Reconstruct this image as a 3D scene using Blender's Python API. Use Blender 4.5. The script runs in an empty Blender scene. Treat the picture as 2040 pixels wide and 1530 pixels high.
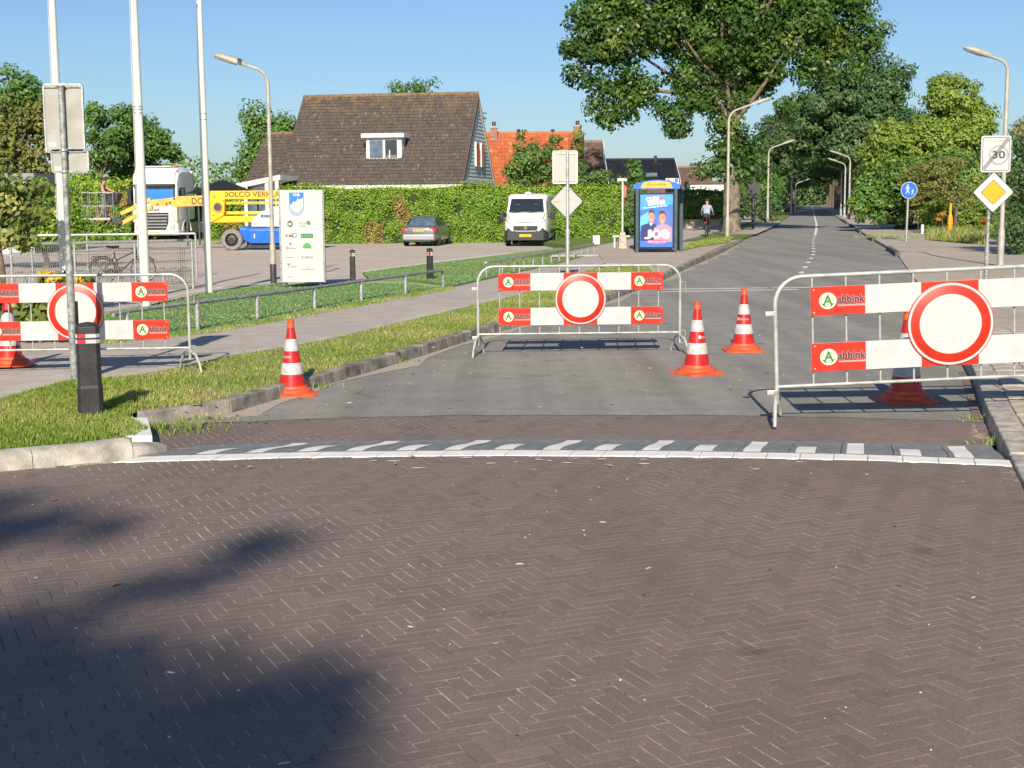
import bpy, bmesh, math, random
import numpy as np
from mathutils import Vector, Matrix
R_ = math.radians
SC = bpy.context.scene
COL = SC.collection
random.seed(7)
RNG = np.random.default_rng(11)

# ------------------------------------------------------------------ camera
CAM_H, FPX, PITCH, ROLL = 1.9, 2800.0, R_(7.39), R_(0.4)
cf = Vector((0, math.cos(PITCH), -math.sin(PITCH)))
cu0 = Vector((0, math.sin(PITCH), math.cos(PITCH)))
cr0 = Vector((1, 0, 0))
cr = cr0 * math.cos(ROLL) - cu0 * math.sin(ROLL)
cu = cu0 * math.cos(ROLL) + cr0 * math.sin(ROLL)
cam = bpy.data.cameras.new('camera')
cam.sensor_width = 36.0
cam.lens = 36.0 * FPX / 2040.0
cam.clip_start = 0.05
cam.clip_end = 6000
camo = bpy.data.objects.new('camera', cam)
COL.objects.link(camo)
camo.matrix_world = Matrix(((cr.x, cu.x, -cf.x, 0), (cr.y, cu.y, -cf.y, 0), (cr.z, cu.z, -cf.z, CAM_H), (0, 0, 0, 1)))
SC.camera = camo

# ------------------------------------------------------------------ sky and sun
SUN_EL, SUN_AZ = R_(29.5), R_(3.5)          # light travels towards +Y, a touch to the right
w = bpy.data.worlds.new('World'); SC.world = w; w.use_nodes = True
nt = w.node_tree; nt.nodes.clear()
sky = nt.nodes.new('ShaderNodeTexSky'); sky.sky_type = 'NISHITA'; sky.sun_disc = False
sky.sun_elevation = SUN_EL; sky.sun_rotation = math.pi + SUN_AZ
sky.air_density = 0.95; sky.dust_density = 0.65; sky.ozone_density = 6.0
bg = nt.nodes.new('ShaderNodeBackground'); bg.inputs[1].default_value = 0.078
wo = nt.nodes.new('ShaderNodeOutputWorld')
nt.links.new(sky.outputs[0], bg.inputs[0]); nt.links.new(bg.outputs[0], wo.inputs[0])
sl = bpy.data.lights.new('sun', 'SUN'); sl.energy = 4.6; sl.angle = R_(0.53); sl.color = (1.0, 0.885, 0.71)
so = bpy.data.objects.new('sun', sl); COL.objects.link(so)
SUN_DIR = Vector((math.sin(SUN_AZ) * math.cos(SUN_EL), math.cos(SUN_AZ) * math.cos(SUN_EL), -math.sin(SUN_EL)))
so.rotation_euler = SUN_DIR.to_track_quat('-Z', 'Y').to_euler()
so.location = (-4, -30, 25)
SC.view_settings.view_transform = 'Standard'; SC.view_settings.look = 'None'
SC.view_settings.exposure = 0.5; SC.view_settings.gamma = 1.0
try: SC.view_settings.use_curve_mapping = False
except Exception: pass

# ------------------------------------------------------------------ survey helpers: photo point -> place on the ground / at a distance
def _dir(px, py):
    return cf + cr * ((px - 1020) / FPX) - cu * ((py - 765) / FPX)
def G(px, py, z=0.0):
    d = _dir(px, py); t = (z - CAM_H) / d.z
    return Vector((d.x * t, d.y * t, z))
def V(px, py, Y):
    d = _dir(px, py); t = Y / d.y
    return Vector((d.x * t, Y, CAM_H + d.z * t))

# ------------------------------------------------------------------ materials
MATS = {}
def pm(name, col, rough=0.6, var=0.12, scale=6.0, bump=0.0, bscale=40.0, metal=0.0, spec=0.5, coat=0.0, col2=None, emit=0.0, trans=0.0):
    """procedural material: colour broken up by two noises, optional fine relief"""
    if name in MATS: return MATS[name]
    m = bpy.data.materials.new(name); m.use_nodes = True
    t = m.node_tree; b = t.nodes['Principled BSDF']
    tc = t.nodes.new('ShaderNodeTexCoord')
    n1 = t.nodes.new('ShaderNodeTexNoise'); n1.inputs['Scale'].default_value = scale; n1.inputs['Detail'].default_value = 6
    t.links.new(tc.outputs['Object'], n1.inputs['Vector'])
    mx = t.nodes.new('ShaderNodeMix'); mx.data_type = 'RGBA'
    c2 = col2 if col2 else tuple(max(0, c * (1 - 2 * var)) for c in col)
    c1 = col if col2 else tuple(min(1, c * (1 + var)) for c in col)
    mx.inputs[6].default_value = (*c2, 1); mx.inputs[7].default_value = (*c1, 1)
    mr = t.nodes.new('ShaderNodeMapRange'); mr.inputs[1].default_value = 0.3; mr.inputs[2].default_value = 0.7
    t.links.new(n1.outputs[0], mr.inputs[0]); t.links.new(mr.outputs[0], mx.inputs[0])
    t.links.new(mx.outputs[2], b.inputs['Base Color'])
    b.inputs['Roughness'].default_value = rough; b.inputs['Metallic'].default_value = metal
    b.inputs['Specular IOR Level'].default_value = spec; b.inputs['Coat Weight'].default_value = coat
    if coat: b.inputs['Coat Roughness'].default_value = 0.06
    if bump:
        n2 = t.nodes.new('ShaderNodeTexNoise'); n2.inputs['Scale'].default_value = bscale; n2.inputs['Detail'].default_value = 5
        t.links.new(tc.outputs['Object'], n2.inputs['Vector'])
        bp = t.nodes.new('ShaderNodeBump'); bp.inputs['Strength'].default_value = bump; bp.inputs['Distance'].default_value = 0.02
        t.links.new(n2.outputs[0], bp.inputs['Height']); t.links.new(bp.outputs[0], b.inputs['Normal'])
    MATS[name] = m
    return m

def glass_mat(name, col=(0.02, 0.03, 0.04), rough=0.04):
    m = pm(name, col, rough=rough, var=0.1, scale=2, spec=0.9)
    return m

def leaf_mat(name, stops, rough=0.45, transl=0.22):
    """leaf colour picked per leaf from the 'tint' attribute"""
    m = bpy.data.materials.new(name); m.use_nodes = True
    t = m.node_tree; b = t.nodes['Principled BSDF']; out = t.nodes['Material Output']
    at = t.nodes.new('ShaderNodeAttribute'); at.attribute_name = 'tint'
    rp = t.nodes.new('ShaderNodeValToRGB')
    e = rp.color_ramp.elements
    for i, (p, c) in enumerate(stops):
        if i < 2: el = e[i]; el.position = p
        else: el = e.new(p)
        el.color = (*c, 1)
    t.links.new(at.outputs['Fac'], rp.inputs[0]); t.links.new(rp.outputs[0], b.inputs['Base Color'])
    b.inputs['Roughness'].default_value = rough; b.inputs['Specular IOR Level'].default_value = 0.35
    tr = t.nodes.new('ShaderNodeBsdfTranslucent'); t.links.new(rp.outputs[0], tr.inputs[0])
    mx = t.nodes.new('ShaderNodeMixShader'); mx.inputs[0].default_value = transl
    t.links.new(b.outputs[0], mx.inputs[1]); t.links.new(tr.outputs[0], mx.inputs[2]); t.links.new(mx.outputs[0], out.inputs[0])
    MATS[name] = m
    return m

def ground_mat(name, a, b_, speck=(0.6, 0.58, 0.55), sp_amt=0.25, sc_big=0.35, sc_mid=3.0, sc_fine=160.0, bump=0.35, rough=0.9, stain=None, stain_amt=0.0):
    """large sheet: patchy base, mid noise, fine stone speckle and relief, in world metres"""
    m = bpy.data.materials.new(name); m.use_nodes = True
    t = m.node_tree; p = t.nodes['Principled BSDF']
    g = t.nodes.new('ShaderNodeNewGeometry')
    def noise(s, d=6, rough=0.55):
        n = t.nodes.new('ShaderNodeTexNoise'); n.inputs['Scale'].default_value = s; n.inputs['Detail'].default_value = d; n.inputs['Roughness'].default_value = rough
        t.links.new(g.outputs['Position'], n.inputs['Vector']); return n
    def mix(fac, c1, c2):
        x = t.nodes.new('ShaderNodeMix'); x.data_type = 'RGBA'
        for i, c in ((6, c1), (7, c2)):
            if isinstance(c, tuple): x.inputs[i].default_value = (*c, 1)
            else: t.links.new(c, x.inputs[i])
        if isinstance(fac, float): x.inputs[0].default_value = fac
        else: t.links.new(fac, x.inputs[0])
        return x.outputs[2]
    def rng(v, lo, hi, o0=0.0, o1=1.0):
        r = t.nodes.new('ShaderNodeMapRange'); r.inputs[1].default_value = lo; r.inputs[2].default_value = hi
        r.inputs[3].default_value = o0; r.inputs[4].default_value = o1
        t.links.new(v, r.inputs[0]); return r.outputs[0]
    nb, nm, nf = noise(sc_big, 4), noise(sc_mid, 8), noise(sc_fine, 3)
    c = mix(rng(nb.outputs[0], .35, .65), a, b_)
    c = mix(rng(nm.outputs[0], .35, .75, 0, .5), c, tuple(x * 0.62 for x in b_))
    c = mix(rng(nf.outputs[0], .55, .75, 0, sp_amt), c, speck)
    c = mix(rng(nf.outputs[0], .45, .25, 0, sp_amt * 1.4), c, tuple(x * 0.35 for x in b_))
    if stain:
        ns = noise(1.3, 8, .65)
        c = mix(rng(ns.outputs[0], .55, .7, 0, stain_amt), c, stain)
    t.links.new(c, p.inputs['Base Color'])
    p.inputs['Roughness'].default_value = rough; p.inputs['Specular IOR Level'].default_value = 0.25
    bp = t.nodes.new('ShaderNodeBump'); bp.inputs['Strength'].default_value = bump; bp.inputs['Distance'].default_value = 0.008
    t.links.new(nf.outputs[0], bp.inputs['Height']); t.links.new(bp.outputs[0], p.inputs['Normal'])
    MATS[name] = m
    return m

# ------------------------------------------------------------------ mesh building
class MB:
    def __init__(s): s.v = []; s.f = []; s.mi = []
    def add(s, vs, fs, mi=0):
        o = len(s.v); s.v += [tuple(x) for x in vs]
        for f in fs: s.f.append(tuple(i + o for i in f)); s.mi.append(mi)
        return s
    def box(s, x0, x1, y0, y1, z0, z1, mi=0, M=None):
        vs = [(x, y, z) for z in (z0, z1) for y in (y0, y1) for x in (x0, x1)]
        if M is not None: vs = [M @ Vector(v) for v in vs]
        return s.add(vs, [(0, 2, 3, 1), (4, 5, 7, 6), (0, 1, 5, 4), (2, 6, 7, 3), (0, 4, 6, 2), (1, 3, 7, 5)], mi)
    def hexa(s, p, mi=0):          # 8 corners: bottom 4 (ccw), top 4 (ccw)
        return s.add(p, [(3, 2, 1, 0), (4, 5, 6, 7), (0, 1, 5, 4), (1, 2, 6, 5), (2, 3, 7, 6), (3, 0, 4, 7)], mi)
    def tube(s, pts, r, n=8, mi=0, caps=True, closed=False):
        pts = [Vector(p) for p in pts]; k = len(pts)
        rs = r if isinstance(r, (list, tuple)) else [r] * k
        up = None; rings = []
        for i in range(k):
            if closed: d = (pts[(i + 1) % k] - pts[i - 1])
            else: d = pts[min(i + 1, k - 1)] - pts[max(i - 1, 0)]
            if d.length < 1e-9: d = Vector((0, 0, 1))
            d.normalize()
            if up is None:
                up = Vector((0, 0, 1)) if abs(d.z) < .9 else Vector((1, 0, 0))
            a = d.cross(up)
            if a.length < 1e-6: a = d.orthogonal()
            a.normalize(); b = a.cross(d); b.normalize(); up = b
            rings.append([pts[i] + (a * math.cos(2 * math.pi * j / n) + b * math.sin(2 * math.pi * j / n)) * rs[i] for j in range(n)])
        vs = [v for rg in rings for v in rg]; fs = []
        last = k if closed else k - 1
        for i in range(last):
            i2 = (i + 1) % k
            for j in range(n):
                fs.append((i * n + j, i * n + (j + 1) % n, i2 * n + (j + 1) % n, i2 * n + j))
        if caps and not closed:
            fs.append(tuple(range(n))[::-1]); fs.append(tuple((k - 1) * n + j for j in range(n)))
        return s.add(vs, fs, mi)
    def cyl(s, p0, p1, r0, r1=None, n=12, mi=0, caps=True):
        return s.tube([p0, p1], [r0, r0 if r1 is None else r1], n, mi, caps)
    def lathe(s, prof, n=24, c=(0, 0, 0), mi=0, M=None, caps=True):
        vs = []
        for (r, z) in prof:
            for j in range(n):
                a = 2 * math.pi * j / n
                v = Vector((r * math.cos(a), r * math.sin(a), z))
                if M is not None: v = M @ v
                vs.append(v + Vector(c))
        fs = []
        for i in range(len(prof) - 1):
            for j in range(n):
                fs.append((i * n + j, i * n + (j + 1) % n, (i + 1) * n + (j + 1) % n, (i + 1) * n + j))
        if caps and prof[0][0] > 1e-6: fs.append(tuple(range(n))[::-1])
        if caps and prof[-1][0] > 1e-6: fs.append(tuple((len(prof) - 1) * n + j for j in range(n)))
        return s.add(vs, fs, mi)
    def prism(s, poly, o, u, v, wv, mi=0):
        """polygon in plane (o,u,v) pushed along wv"""
        o, u, v, wv = Vector(o), Vector(u), Vector(v), Vector(wv)
        n = len(poly)
        a = [o + u * p[0] + v * p[1] for p in poly]; b = [p + wv for p in a]
        fs = [tuple(range(n))[::-1], tuple(range(n, 2 * n))] + [(i, (i + 1) % n, n + (i + 1) % n, n + i) for i in range(n)]
        return s.add(a + b, fs, mi)
    def loft(s, rings, mi=0, caps=True):
        n = len(rings[0]); vs = [v for r in rings for v in r]; fs = []
        for i in range(len(rings) - 1):
            for j in range(n):
                fs.append((i * n + j, i * n + (j + 1) % n, (i + 1) * n + (j + 1) % n, (i + 1) * n + j))
        if caps: fs.append(tuple(range(n))[::-1]); fs.append(tuple((len(rings) - 1) * n + j for j in range(n)))
        return s.add(vs, fs, mi)
    def quad(s, a, b, c, d, mi=0): return s.add([a, b, c, d], [(0, 1, 2, 3)], mi)
    def mesh(s, name, mats, smooth=None, fixn=True):
        me = bpy.data.meshes.new(name)
        me.from_pydata(s.v, [], s.f)
        for m in (mats if isinstance(mats, (list, tuple)) else [mats]): me.materials.append(m)
        if any(s.mi): me.polygons.foreach_set('material_index', s.mi)
        if fixn:
            bm = bmesh.new(); bm.from_mesh(me); bmesh.ops.recalc_face_normals(bm, faces=bm.faces); bm.to_mesh(me); bm.free()
        if smooth:
            me.polygons.foreach_set('use_smooth', [True] * len(me.polygons))
            try: me.set_sharp_from_angle(angle=R_(smooth))
            except Exception: pass
        me.update()
        return me
    def build(s, name, mats, parent=None, smooth=None, bevel=0, loc=None, fixn=True, seg=2):
        ob = bpy.data.objects.new(name, s.mesh(name, mats, smooth, fixn))
        COL.objects.link(ob)
        if parent is not None: ob.parent = parent
        if loc is not None: ob.location = loc
        if bevel:
            md = ob.modifiers.new('bevel', 'BEVEL'); md.width = bevel; md.segments = seg; md.limit_method = 'ANGLE'; md.angle_limit = R_(35)
        return ob

def tag(o, label=None, cat=None, group=None, kind=None):
    if label: o['label'] = label
    if cat: o['category'] = cat
    if group: o['group'] = group
    if kind: o['kind'] = kind
    return o
def thing(name, label, cat, loc=(0, 0, 0), rz=0.0, group=None, rot=None, scale=None):
    o = bpy.data.objects.new(name, None); COL.objects.link(o); o.empty_display_size = 0.2
    o.location = loc; o.rotation_euler = rot if rot else (0, 0, rz)
    if scale: o.scale = (scale,) * 3 if not isinstance(scale, (tuple, list)) else scale
    return tag(o, label, cat, group)
def dup(root, loc, rz=None, label=None, scale=None):
    r = root.copy(); COL.objects.link(r); r.location = loc
    if rz is not None: r.rotation_euler = (0, 0, rz)
    if scale: r.scale = (scale,) * 3 if not isinstance(scale, (tuple, list)) else scale
    if label: r['label'] = label
    def rec(src, dst):
        for ch in list(src.children):
            if ch.name.startswith('__'): continue
            c = ch.copy(); COL.objects.link(c); c.parent = dst
            rec(ch, c)
    rec(root, r)
    return r
def link_mesh(name, me, parent=None, loc=(0, 0, 0), rot=(0, 0, 0)):
    o = bpy.data.objects.new(name, me); COL.objects.link(o); o.parent = parent; o.location = loc; o.rotation_euler = rot
    return o
def struct(o): o['kind'] = 'structure'; return o

# lettering: real letter shapes, fitted to a width x height box, lying in the local xz plane facing -y
def letters(txt, width=None, height=None, depth=0.002):
    cu_ = bpy.data.curves.new('lettering', 'FONT'); cu_.body = txt; cu_.size = 1.0; cu_.resolution_u = 3
    cu_.align_x = 'CENTER'; cu_.align_y = 'CENTER'
    tmp = bpy.data.objects.new('tmp_text', cu_)
    me0 = bpy.data.meshes.new_from_object(tmp)
    vs = np.array([v.co[:] for v in me0.vertices]) if len(me0.vertices) else np.zeros((0, 3))
    fs = [tuple(p.vertices) for p in me0.polygons]
    bpy.data.objects.remove(tmp); bpy.data.curves.remove(cu_); bpy.data.meshes.remove(me0)
    lo, hi = vs.min(0), vs.max(0)
    vs[:, :2] -= (lo + hi)[:2] / 2; sz = (hi - lo)
    sx = width / sz[0] if width else None; sy = height / sz[1] if height else None
    sx = sx or sy; sy = sy or sx
    return [(x * sx, -depth, y * sy) for x, y, _ in vs], fs
def text_part(txt, mat, parent, loc, width=None, height=None, rz=0.0, name='lettering', shear=0.0, ry=0.0, bold=0.0):
    vs, fs = letters(txt, width, height)
    vs = [(x + shear * z, y, z) for x, y, z in vs]
    mb = MB().add(vs, fs)
    if bold:
        for dx, dz in ((bold, 0), (-bold, 0), (0, bold), (0, -bold)):
            mb.add([(x + dx, y - 0.0002 * (dx > 0) - 0.0001 * (dz > 0) + .0001 * (dz < 0), z + dz) for x, y, z in vs], fs)
    o = mb.build(name, mat, parent, fixn=False)
    o.location = loc; o.rotation_euler = (0, ry, rz)
    return o

# ------------------------------------------------------------------ foliage
def leaves_mesh(name, C, N, size, tint, mat, aspect=0.55, seed=0):
    """one small folded leaf (4 corners) per centre"""
    rng = np.random.default_rng(seed)
    n = len(C); N = N / np.maximum(np.linalg.norm(N, axis=1, keepdims=True), 1e-6)
    t = rng.normal(size=(n, 3)); t -= (t * N).sum(1, keepdims=True) * N
    t /= np.maximum(np.linalg.norm(t, axis=1, keepdims=True), 1e-6)
    b = np.cross(N, t)
    s = (size * rng.uniform(.65, 1.25, n))[:, None] if np.isscalar(size) else (size * rng.uniform(.75, 1.2, n))[:, None]
    P = np.empty((n, 4, 3))
    P[:, 0] = C - t * s * .5; P[:, 2] = C + t * s * .5 + N * s * .06
    P[:, 1] = C + b * s * aspect * .5 + N * s * .12; P[:, 3] = C - b * s * aspect * .5 + N * s * .12
    me = bpy.data.meshes.new(name)
    me.vertices.add(n * 4); me.vertices.foreach_set('co', P.reshape(-1))
    me.loops.add(n * 4); me.loops.foreach_set('vertex_index', np.arange(n * 4, dtype=np.int32))
    me.polygons.add(n); me.polygons.foreach_set('loop_start', np.arange(0, n * 4, 4, dtype=np.int32))
    me.polygons.foreach_set('loop_total', np.full(n, 4, dtype=np.int32))
    me.update(calc_edges=True)
    a = me.attributes.new('tint', 'FLOAT', 'FACE'); a.data.foreach_set('value', np.clip(tint, 0, 1).astype(np.float32))
    me.materials.append(mat)
    return me
def crown_points(blobs, clump_r, density, per, seed, shell=0.55, flat=0.75, updrift=0.25, out=0.8):
    """clumps through each ellipsoid's outer volume, leaves on the clumps"""
    rng = np.random.default_rng(seed); Cs, Ns, Ts, CL = [], [], [], []
    for (cx, cy, cz, rx, ry, rz) in blobs:
        area = 4 * math.pi * ((rx * ry) ** 1.6 / 3 + (rx * rz) ** 1.6 / 3 + (ry * rz) ** 1.6 / 3) ** (1 / 1.6)
        k = max(3, int(area * density / (clump_r ** 2 * 3.1)))
        d = rng.normal(size=(k, 3)); d /= np.linalg.norm(d, axis=1, keepdims=True)
        rad = rng.uniform(shell, 1.0, (k, 1)) * rng.uniform(.88, 1.1, (k, 1))
        cc = np.array([cx, cy, cz]) + d * rad * np.array([rx, ry, rz])
        cr_ = clump_r * rng.uniform(.6, 1.35, k)
        for i in range(k):
            m = max(6, int(per * (cr_[i] / clump_r) ** 2 * rng.uniform(.7, 1.2)))
            q = rng.normal(size=(m, 3)); q /= np.linalg.norm(q, axis=1, keepdims=True)
            rr = rng.uniform(.35, 1.0, (m, 1)) ** .6 * rng.uniform(.85, 1.2, (m, 1))
            p = cc[i] + q * rr * cr_[i] * np.array([1, 1, flat])
            Cs.append(p); Ns.append(q * out + d[i] * .35 + rng.normal(size=(m, 3)) * .45 + np.array([0, -.30, updrift]))
            Ts.append(np.full(m, rng.normal(.5, .16)) + rng.normal(0, .13, m)); CL.append((cc[i], cr_[i]))
    return np.concatenate(Cs), np.concatenate(Ns), np.concatenate(Ts), CL
def limb_mesh(mb, p0, p1, r0, r1, bend=0.12, n=7, k=5, rnd=random):
    p0, p1 = Vector(p0), Vector(p1); L = (p1 - p0).length
    off = Vector((rnd.uniform(-1, 1), rnd.uniform(-1, 1), rnd.uniform(0, .6))) * L * bend
    pts = []; rs = []
    for i in range(k):
        t = i / (k - 1); pts.append(p0.lerp(p1, t) + off * math.sin(math.pi * t)); rs.append(r0 + (r1 - r0) * t)
    mb.tube(pts, rs, n)
def tree(name, label, base, blobs, trunk_r, trunk_top, mat, bark, clump_r=.8, density=1.0, per=60, leaf=.2, seed=1, group=None, limbs=14, tint_shift=0.0, cat='tree', **kw):
    """base: world point; blobs: ellipsoids relative to the base"""
    root = thing(name, label, cat, base, group=group)
    C, N, T, CL = crown_points(blobs, clump_r, density, per, seed, **kw)
    me = leaves_mesh('crown', C, N, leaf, T + tint_shift, mat, seed=seed)
    link_mesh('crown', me, root)
    rnd = random.Random(seed); mb = MB()
    tt = Vector((rnd.uniform(-.2, .2), rnd.uniform(-.2, .2), trunk_top))
    pts = [Vector((0, 0, -.1)), Vector((0, 0, .25)), tt * .35, tt * .7, tt]
    mb.tube(pts, [trunk_r * 1.45, trunk_r * 1.08, trunk_r, trunk_r * .85, trunk_r * .62], 12)
    for c, r in rnd.sample(CL, min(limbs, len(CL))):
        t = rnd.uniform(.55, 1.0)
        limb_mesh(mb, tt * t, Vector(c), trunk_r * .36, trunk_r * .06, rnd=rnd)
    mb.build('trunk', bark, root, smooth=60, fixn=False)
    return root
# ================================================================== shared materials
M_galv = pm('galvanised_steel', (.50, .51, .50), .42, .16, 14, .08, 120, metal=.55)
M_galv_old = pm('weathered_galvanised', (.33, .35, .34), .6, .3, 22, .15, 90, metal=.25)
M_tube = pm('pale_zinc_tube', (.46, .475, .45), .45, .2, 9, .05, 80, metal=.2)
M_red = pm('red_reflective_film', (.54, .026, .009), .36, .13, 13)
M_white = pm('white_reflective_film', (.50, .507, .51), .38, .045, 9)
M_wpaint = pm('white_paint', (.62, .62, .59), .5, .05, 3)
M_roadpaint = pm('worn_road_paint', (.80, .79, .76), .8, .16, 18, .1, 60, col2=(.66, .65, .62))
M_orange = pm('orange_rubber', (.66, .10, .03), .55, .14, 9, .06, 60)
M_conered = pm('cone_red', (.50, .018, .014), .33, .16, 15)
M_conewhite = pm('cone_white_sleeve', (.48, .495, .495), .42, .14, 14)
M_black = pm('black_plastic', (.022, .022, .024), .5, .25, 9, .08, 60)
M_rubber = pm('tyre_rubber', (.03, .03, .03), .8, .2, 20, .1, 60)
M_dark = pm('dark_grey_metal', (.06, .065, .07), .5, .2, 10, metal=.3)
M_green = pm('logo_green', (.03, .20, .06), .5, .05)
M_cream = pm('logo_cream', (.74, .72, .48), .5, .05)
M_maroon = pm('lettering_maroon', (.10, .008, .012), .5, .05)
M_brown_txt = pm('lettering_brown', (.10, .035, .012), .5, .05)
M_concrete = pm('concrete', (.46, .43, .38), .9, .2, 9, .35, 70)
M_kerb = pm('kerb_concrete', (.29, .265, .225), .92, .34, 5, .45, 60)
M_kerb_pale = pm('pale_kerb_concrete', (.44, .41, .355), .92, .24, 7, .5, 70)
M_slab = pm('ramp_slab_grey', (.20, .214, .228), .9, .16, 12, .3, 110)
M_tile = pm('pavement_tile', (.50, .44, .365), .92, .26, 4, .4, 80)
M_wood_old = pm('weathered_wood', (.17, .15, .10), .9, .3, 12, .4, 40)
M_bark = pm('bark', (.15, .12, .085), .95, .35, 5, .8, 14)
M_bark_pale = pm('pale_bark', (.20, .165, .12), .95, .32, 3, .9, 10)
M_glass = glass_mat('dark_window_glass')
M_glass_blue = pm('reflecting_window_glass', (.10, .15, .21), .08, .2, 3, spec=.9)
M_asphalt = ground_mat('asphalt', (.325, .308, .28), (.28, .265, .242), sp_amt=.55, sc_fine=85, stain=(.20, .195, .19), stain_amt=.3)
def road_wear(m, slope=.23):
    t = m.node_tree; p = t.nodes['Principled BSDF']; src = p.inputs['Base Color'].links[0].from_socket
    g = t.nodes.new('ShaderNodeNewGeometry'); mp = t.nodes.new('ShaderNodeMapping'); mp.inputs['Rotation'].default_value = (0, 0, math.atan(slope)); mp.inputs['Scale'].default_value = (1.6, .05, 1)
    t.links.new(g.outputs['Position'], mp.inputs[0]); n = t.nodes.new('ShaderNodeTexNoise'); n.inputs['Scale'].default_value = 1.0; n.inputs['Detail'].default_value = 7; n.inputs['Roughness'].default_value = .6; t.links.new(mp.outputs[0], n.inputs['Vector'])
    v = t.nodes.new('ShaderNodeTexVoronoi'); v.feature = 'DISTANCE_TO_EDGE'; v.inputs['Scale'].default_value = .55; 
    n2 = t.nodes.new('ShaderNodeTexNoise'); n2.inputs['Scale'].default_value = 1.4; n2.inputs['Detail'].default_value = 8; t.links.new(g.outputs['Position'], n2.inputs['Vector'])
    ad = t.nodes.new('ShaderNodeVectorMath'); ad.operation = 'ADD'; t.links.new(g.outputs['Position'], ad.inputs[0]); t.links.new(n2.outputs['Color'], ad.inputs[1]); t.links.new(ad.outputs[0], v.inputs['Vector'])
    def mr(o, a, b, c, d):
        r = t.nodes.new('ShaderNodeMapRange'); r.inputs[1].default_value = a; r.inputs[2].default_value = b; r.inputs[3].default_value = c; r.inputs[4].default_value = d; t.links.new(o, r.inputs[0]); return r.outputs[0]
    def mul(f, c, k):
        x = t.nodes.new('ShaderNodeMix'); x.data_type = 'RGBA'; x.blend_type = 'MULTIPLY'; t.links.new(f, x.inputs[0]); t.links.new(c, x.inputs[6]); x.inputs[7].default_value = (k, k, k * .98, 1); return x.outputs[2]
    c = mul(mr(n.outputs[0], .42, .66, 0, .8), src, .72)
    cr_ = t.nodes.new('ShaderNodeMath'); cr_.operation = 'MULTIPLY'; t.links.new(mr(v.outputs[0], .0, .012, 1, 0), cr_.inputs[0]); t.links.new(mr(n2.outputs[0], .5, .62, 0, .7), cr_.inputs[1])
    c = mul(cr_.outputs[0], c, .35)
    t.links.new(c, p.inputs['Base Color'])
road_wear(M_asphalt)

M_path = ground_mat('footpath_asphalt', (.50, .445, .395), (.45, .405, .36), sp_amt=.22, stain=(.28, .25, .215), stain_amt=.3)
M_parking = ground_mat('parking_paving', (.56, .485, .42), (.505, .435, .38), sp_amt=.16, stain=(.33, .285, .25), stain_amt=.4, bump=.25)
M_pave_r = ground_mat('pavement_right', (.50, .43, .36), (.43, .375, .315), sp_amt=.3, sc_fine=60, stain=(.27, .245, .17), stain_amt=.5)
M_joint = ground_mat('joint_sand', (.72, .63, .51), (.12, .098, .08), speck=(.68, .6, .5), sp_amt=.4, sc_big=10, sc_mid=40, sc_fine=150)
def patchy_joint(m):
    t = m.node_tree; p = t.nodes['Principled BSDF']; src = p.inputs['Base Color'].links[0].from_socket
    g = t.nodes.new('ShaderNodeNewGeometry'); n = t.nodes.new('ShaderNodeTexNoise'); n.inputs['Scale'].default_value = .42; n.inputs['Detail'].default_value = 5; t.links.new(g.outputs['Position'], n.inputs['Vector'])
    r = t.nodes.new('ShaderNodeMapRange'); r.inputs[1].default_value = .44; r.inputs[2].default_value = .60; r.inputs[4].default_value = .85; t.links.new(n.outputs[0], r.inputs[0])
    x = t.nodes.new('ShaderNodeMix'); x.data_type = 'RGBA'; t.links.new(r.outputs[0], x.inputs[0]); t.links.new(src, x.inputs[6]); x.inputs[7].default_value = (.135, .105, .092, 1); t.links.new(x.outputs[2], p.inputs['Base Color'])
patchy_joint(M_joint)
M_soil = ground_mat('verge_soil', (.34, .30, .15), (.22, .24, .08), speck=(.5, .43, .27), sp_amt=.4, sc_big=.8, sc_mid=4, sc_fine=70, bump=.6)
M_lawn = ground_mat('lawn_ground', (.17, .23, .055), (.13, .19, .045), speck=(.28, .3, .12), sp_amt=.3, sc_big=.3, sc_fine=40, bump=.8)
M_turf = ground_mat('artificial_turf', (.17, .27, .10), (.135, .235, .085), speck=(.25, .36, .15), sp_amt=.4, sc_big=.5, sc_mid=6, sc_fine=90, bump=.9, rough=.75)
L_grass = leaf_mat('grass_blades', [(0, (.09, .16, .02)), (.35, (.19, .31, .04)), (.62, (.31, .40, .075)), (.82, (.50, .43, .18)), (1, (.60, .50, .28))], .5, .3)

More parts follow.
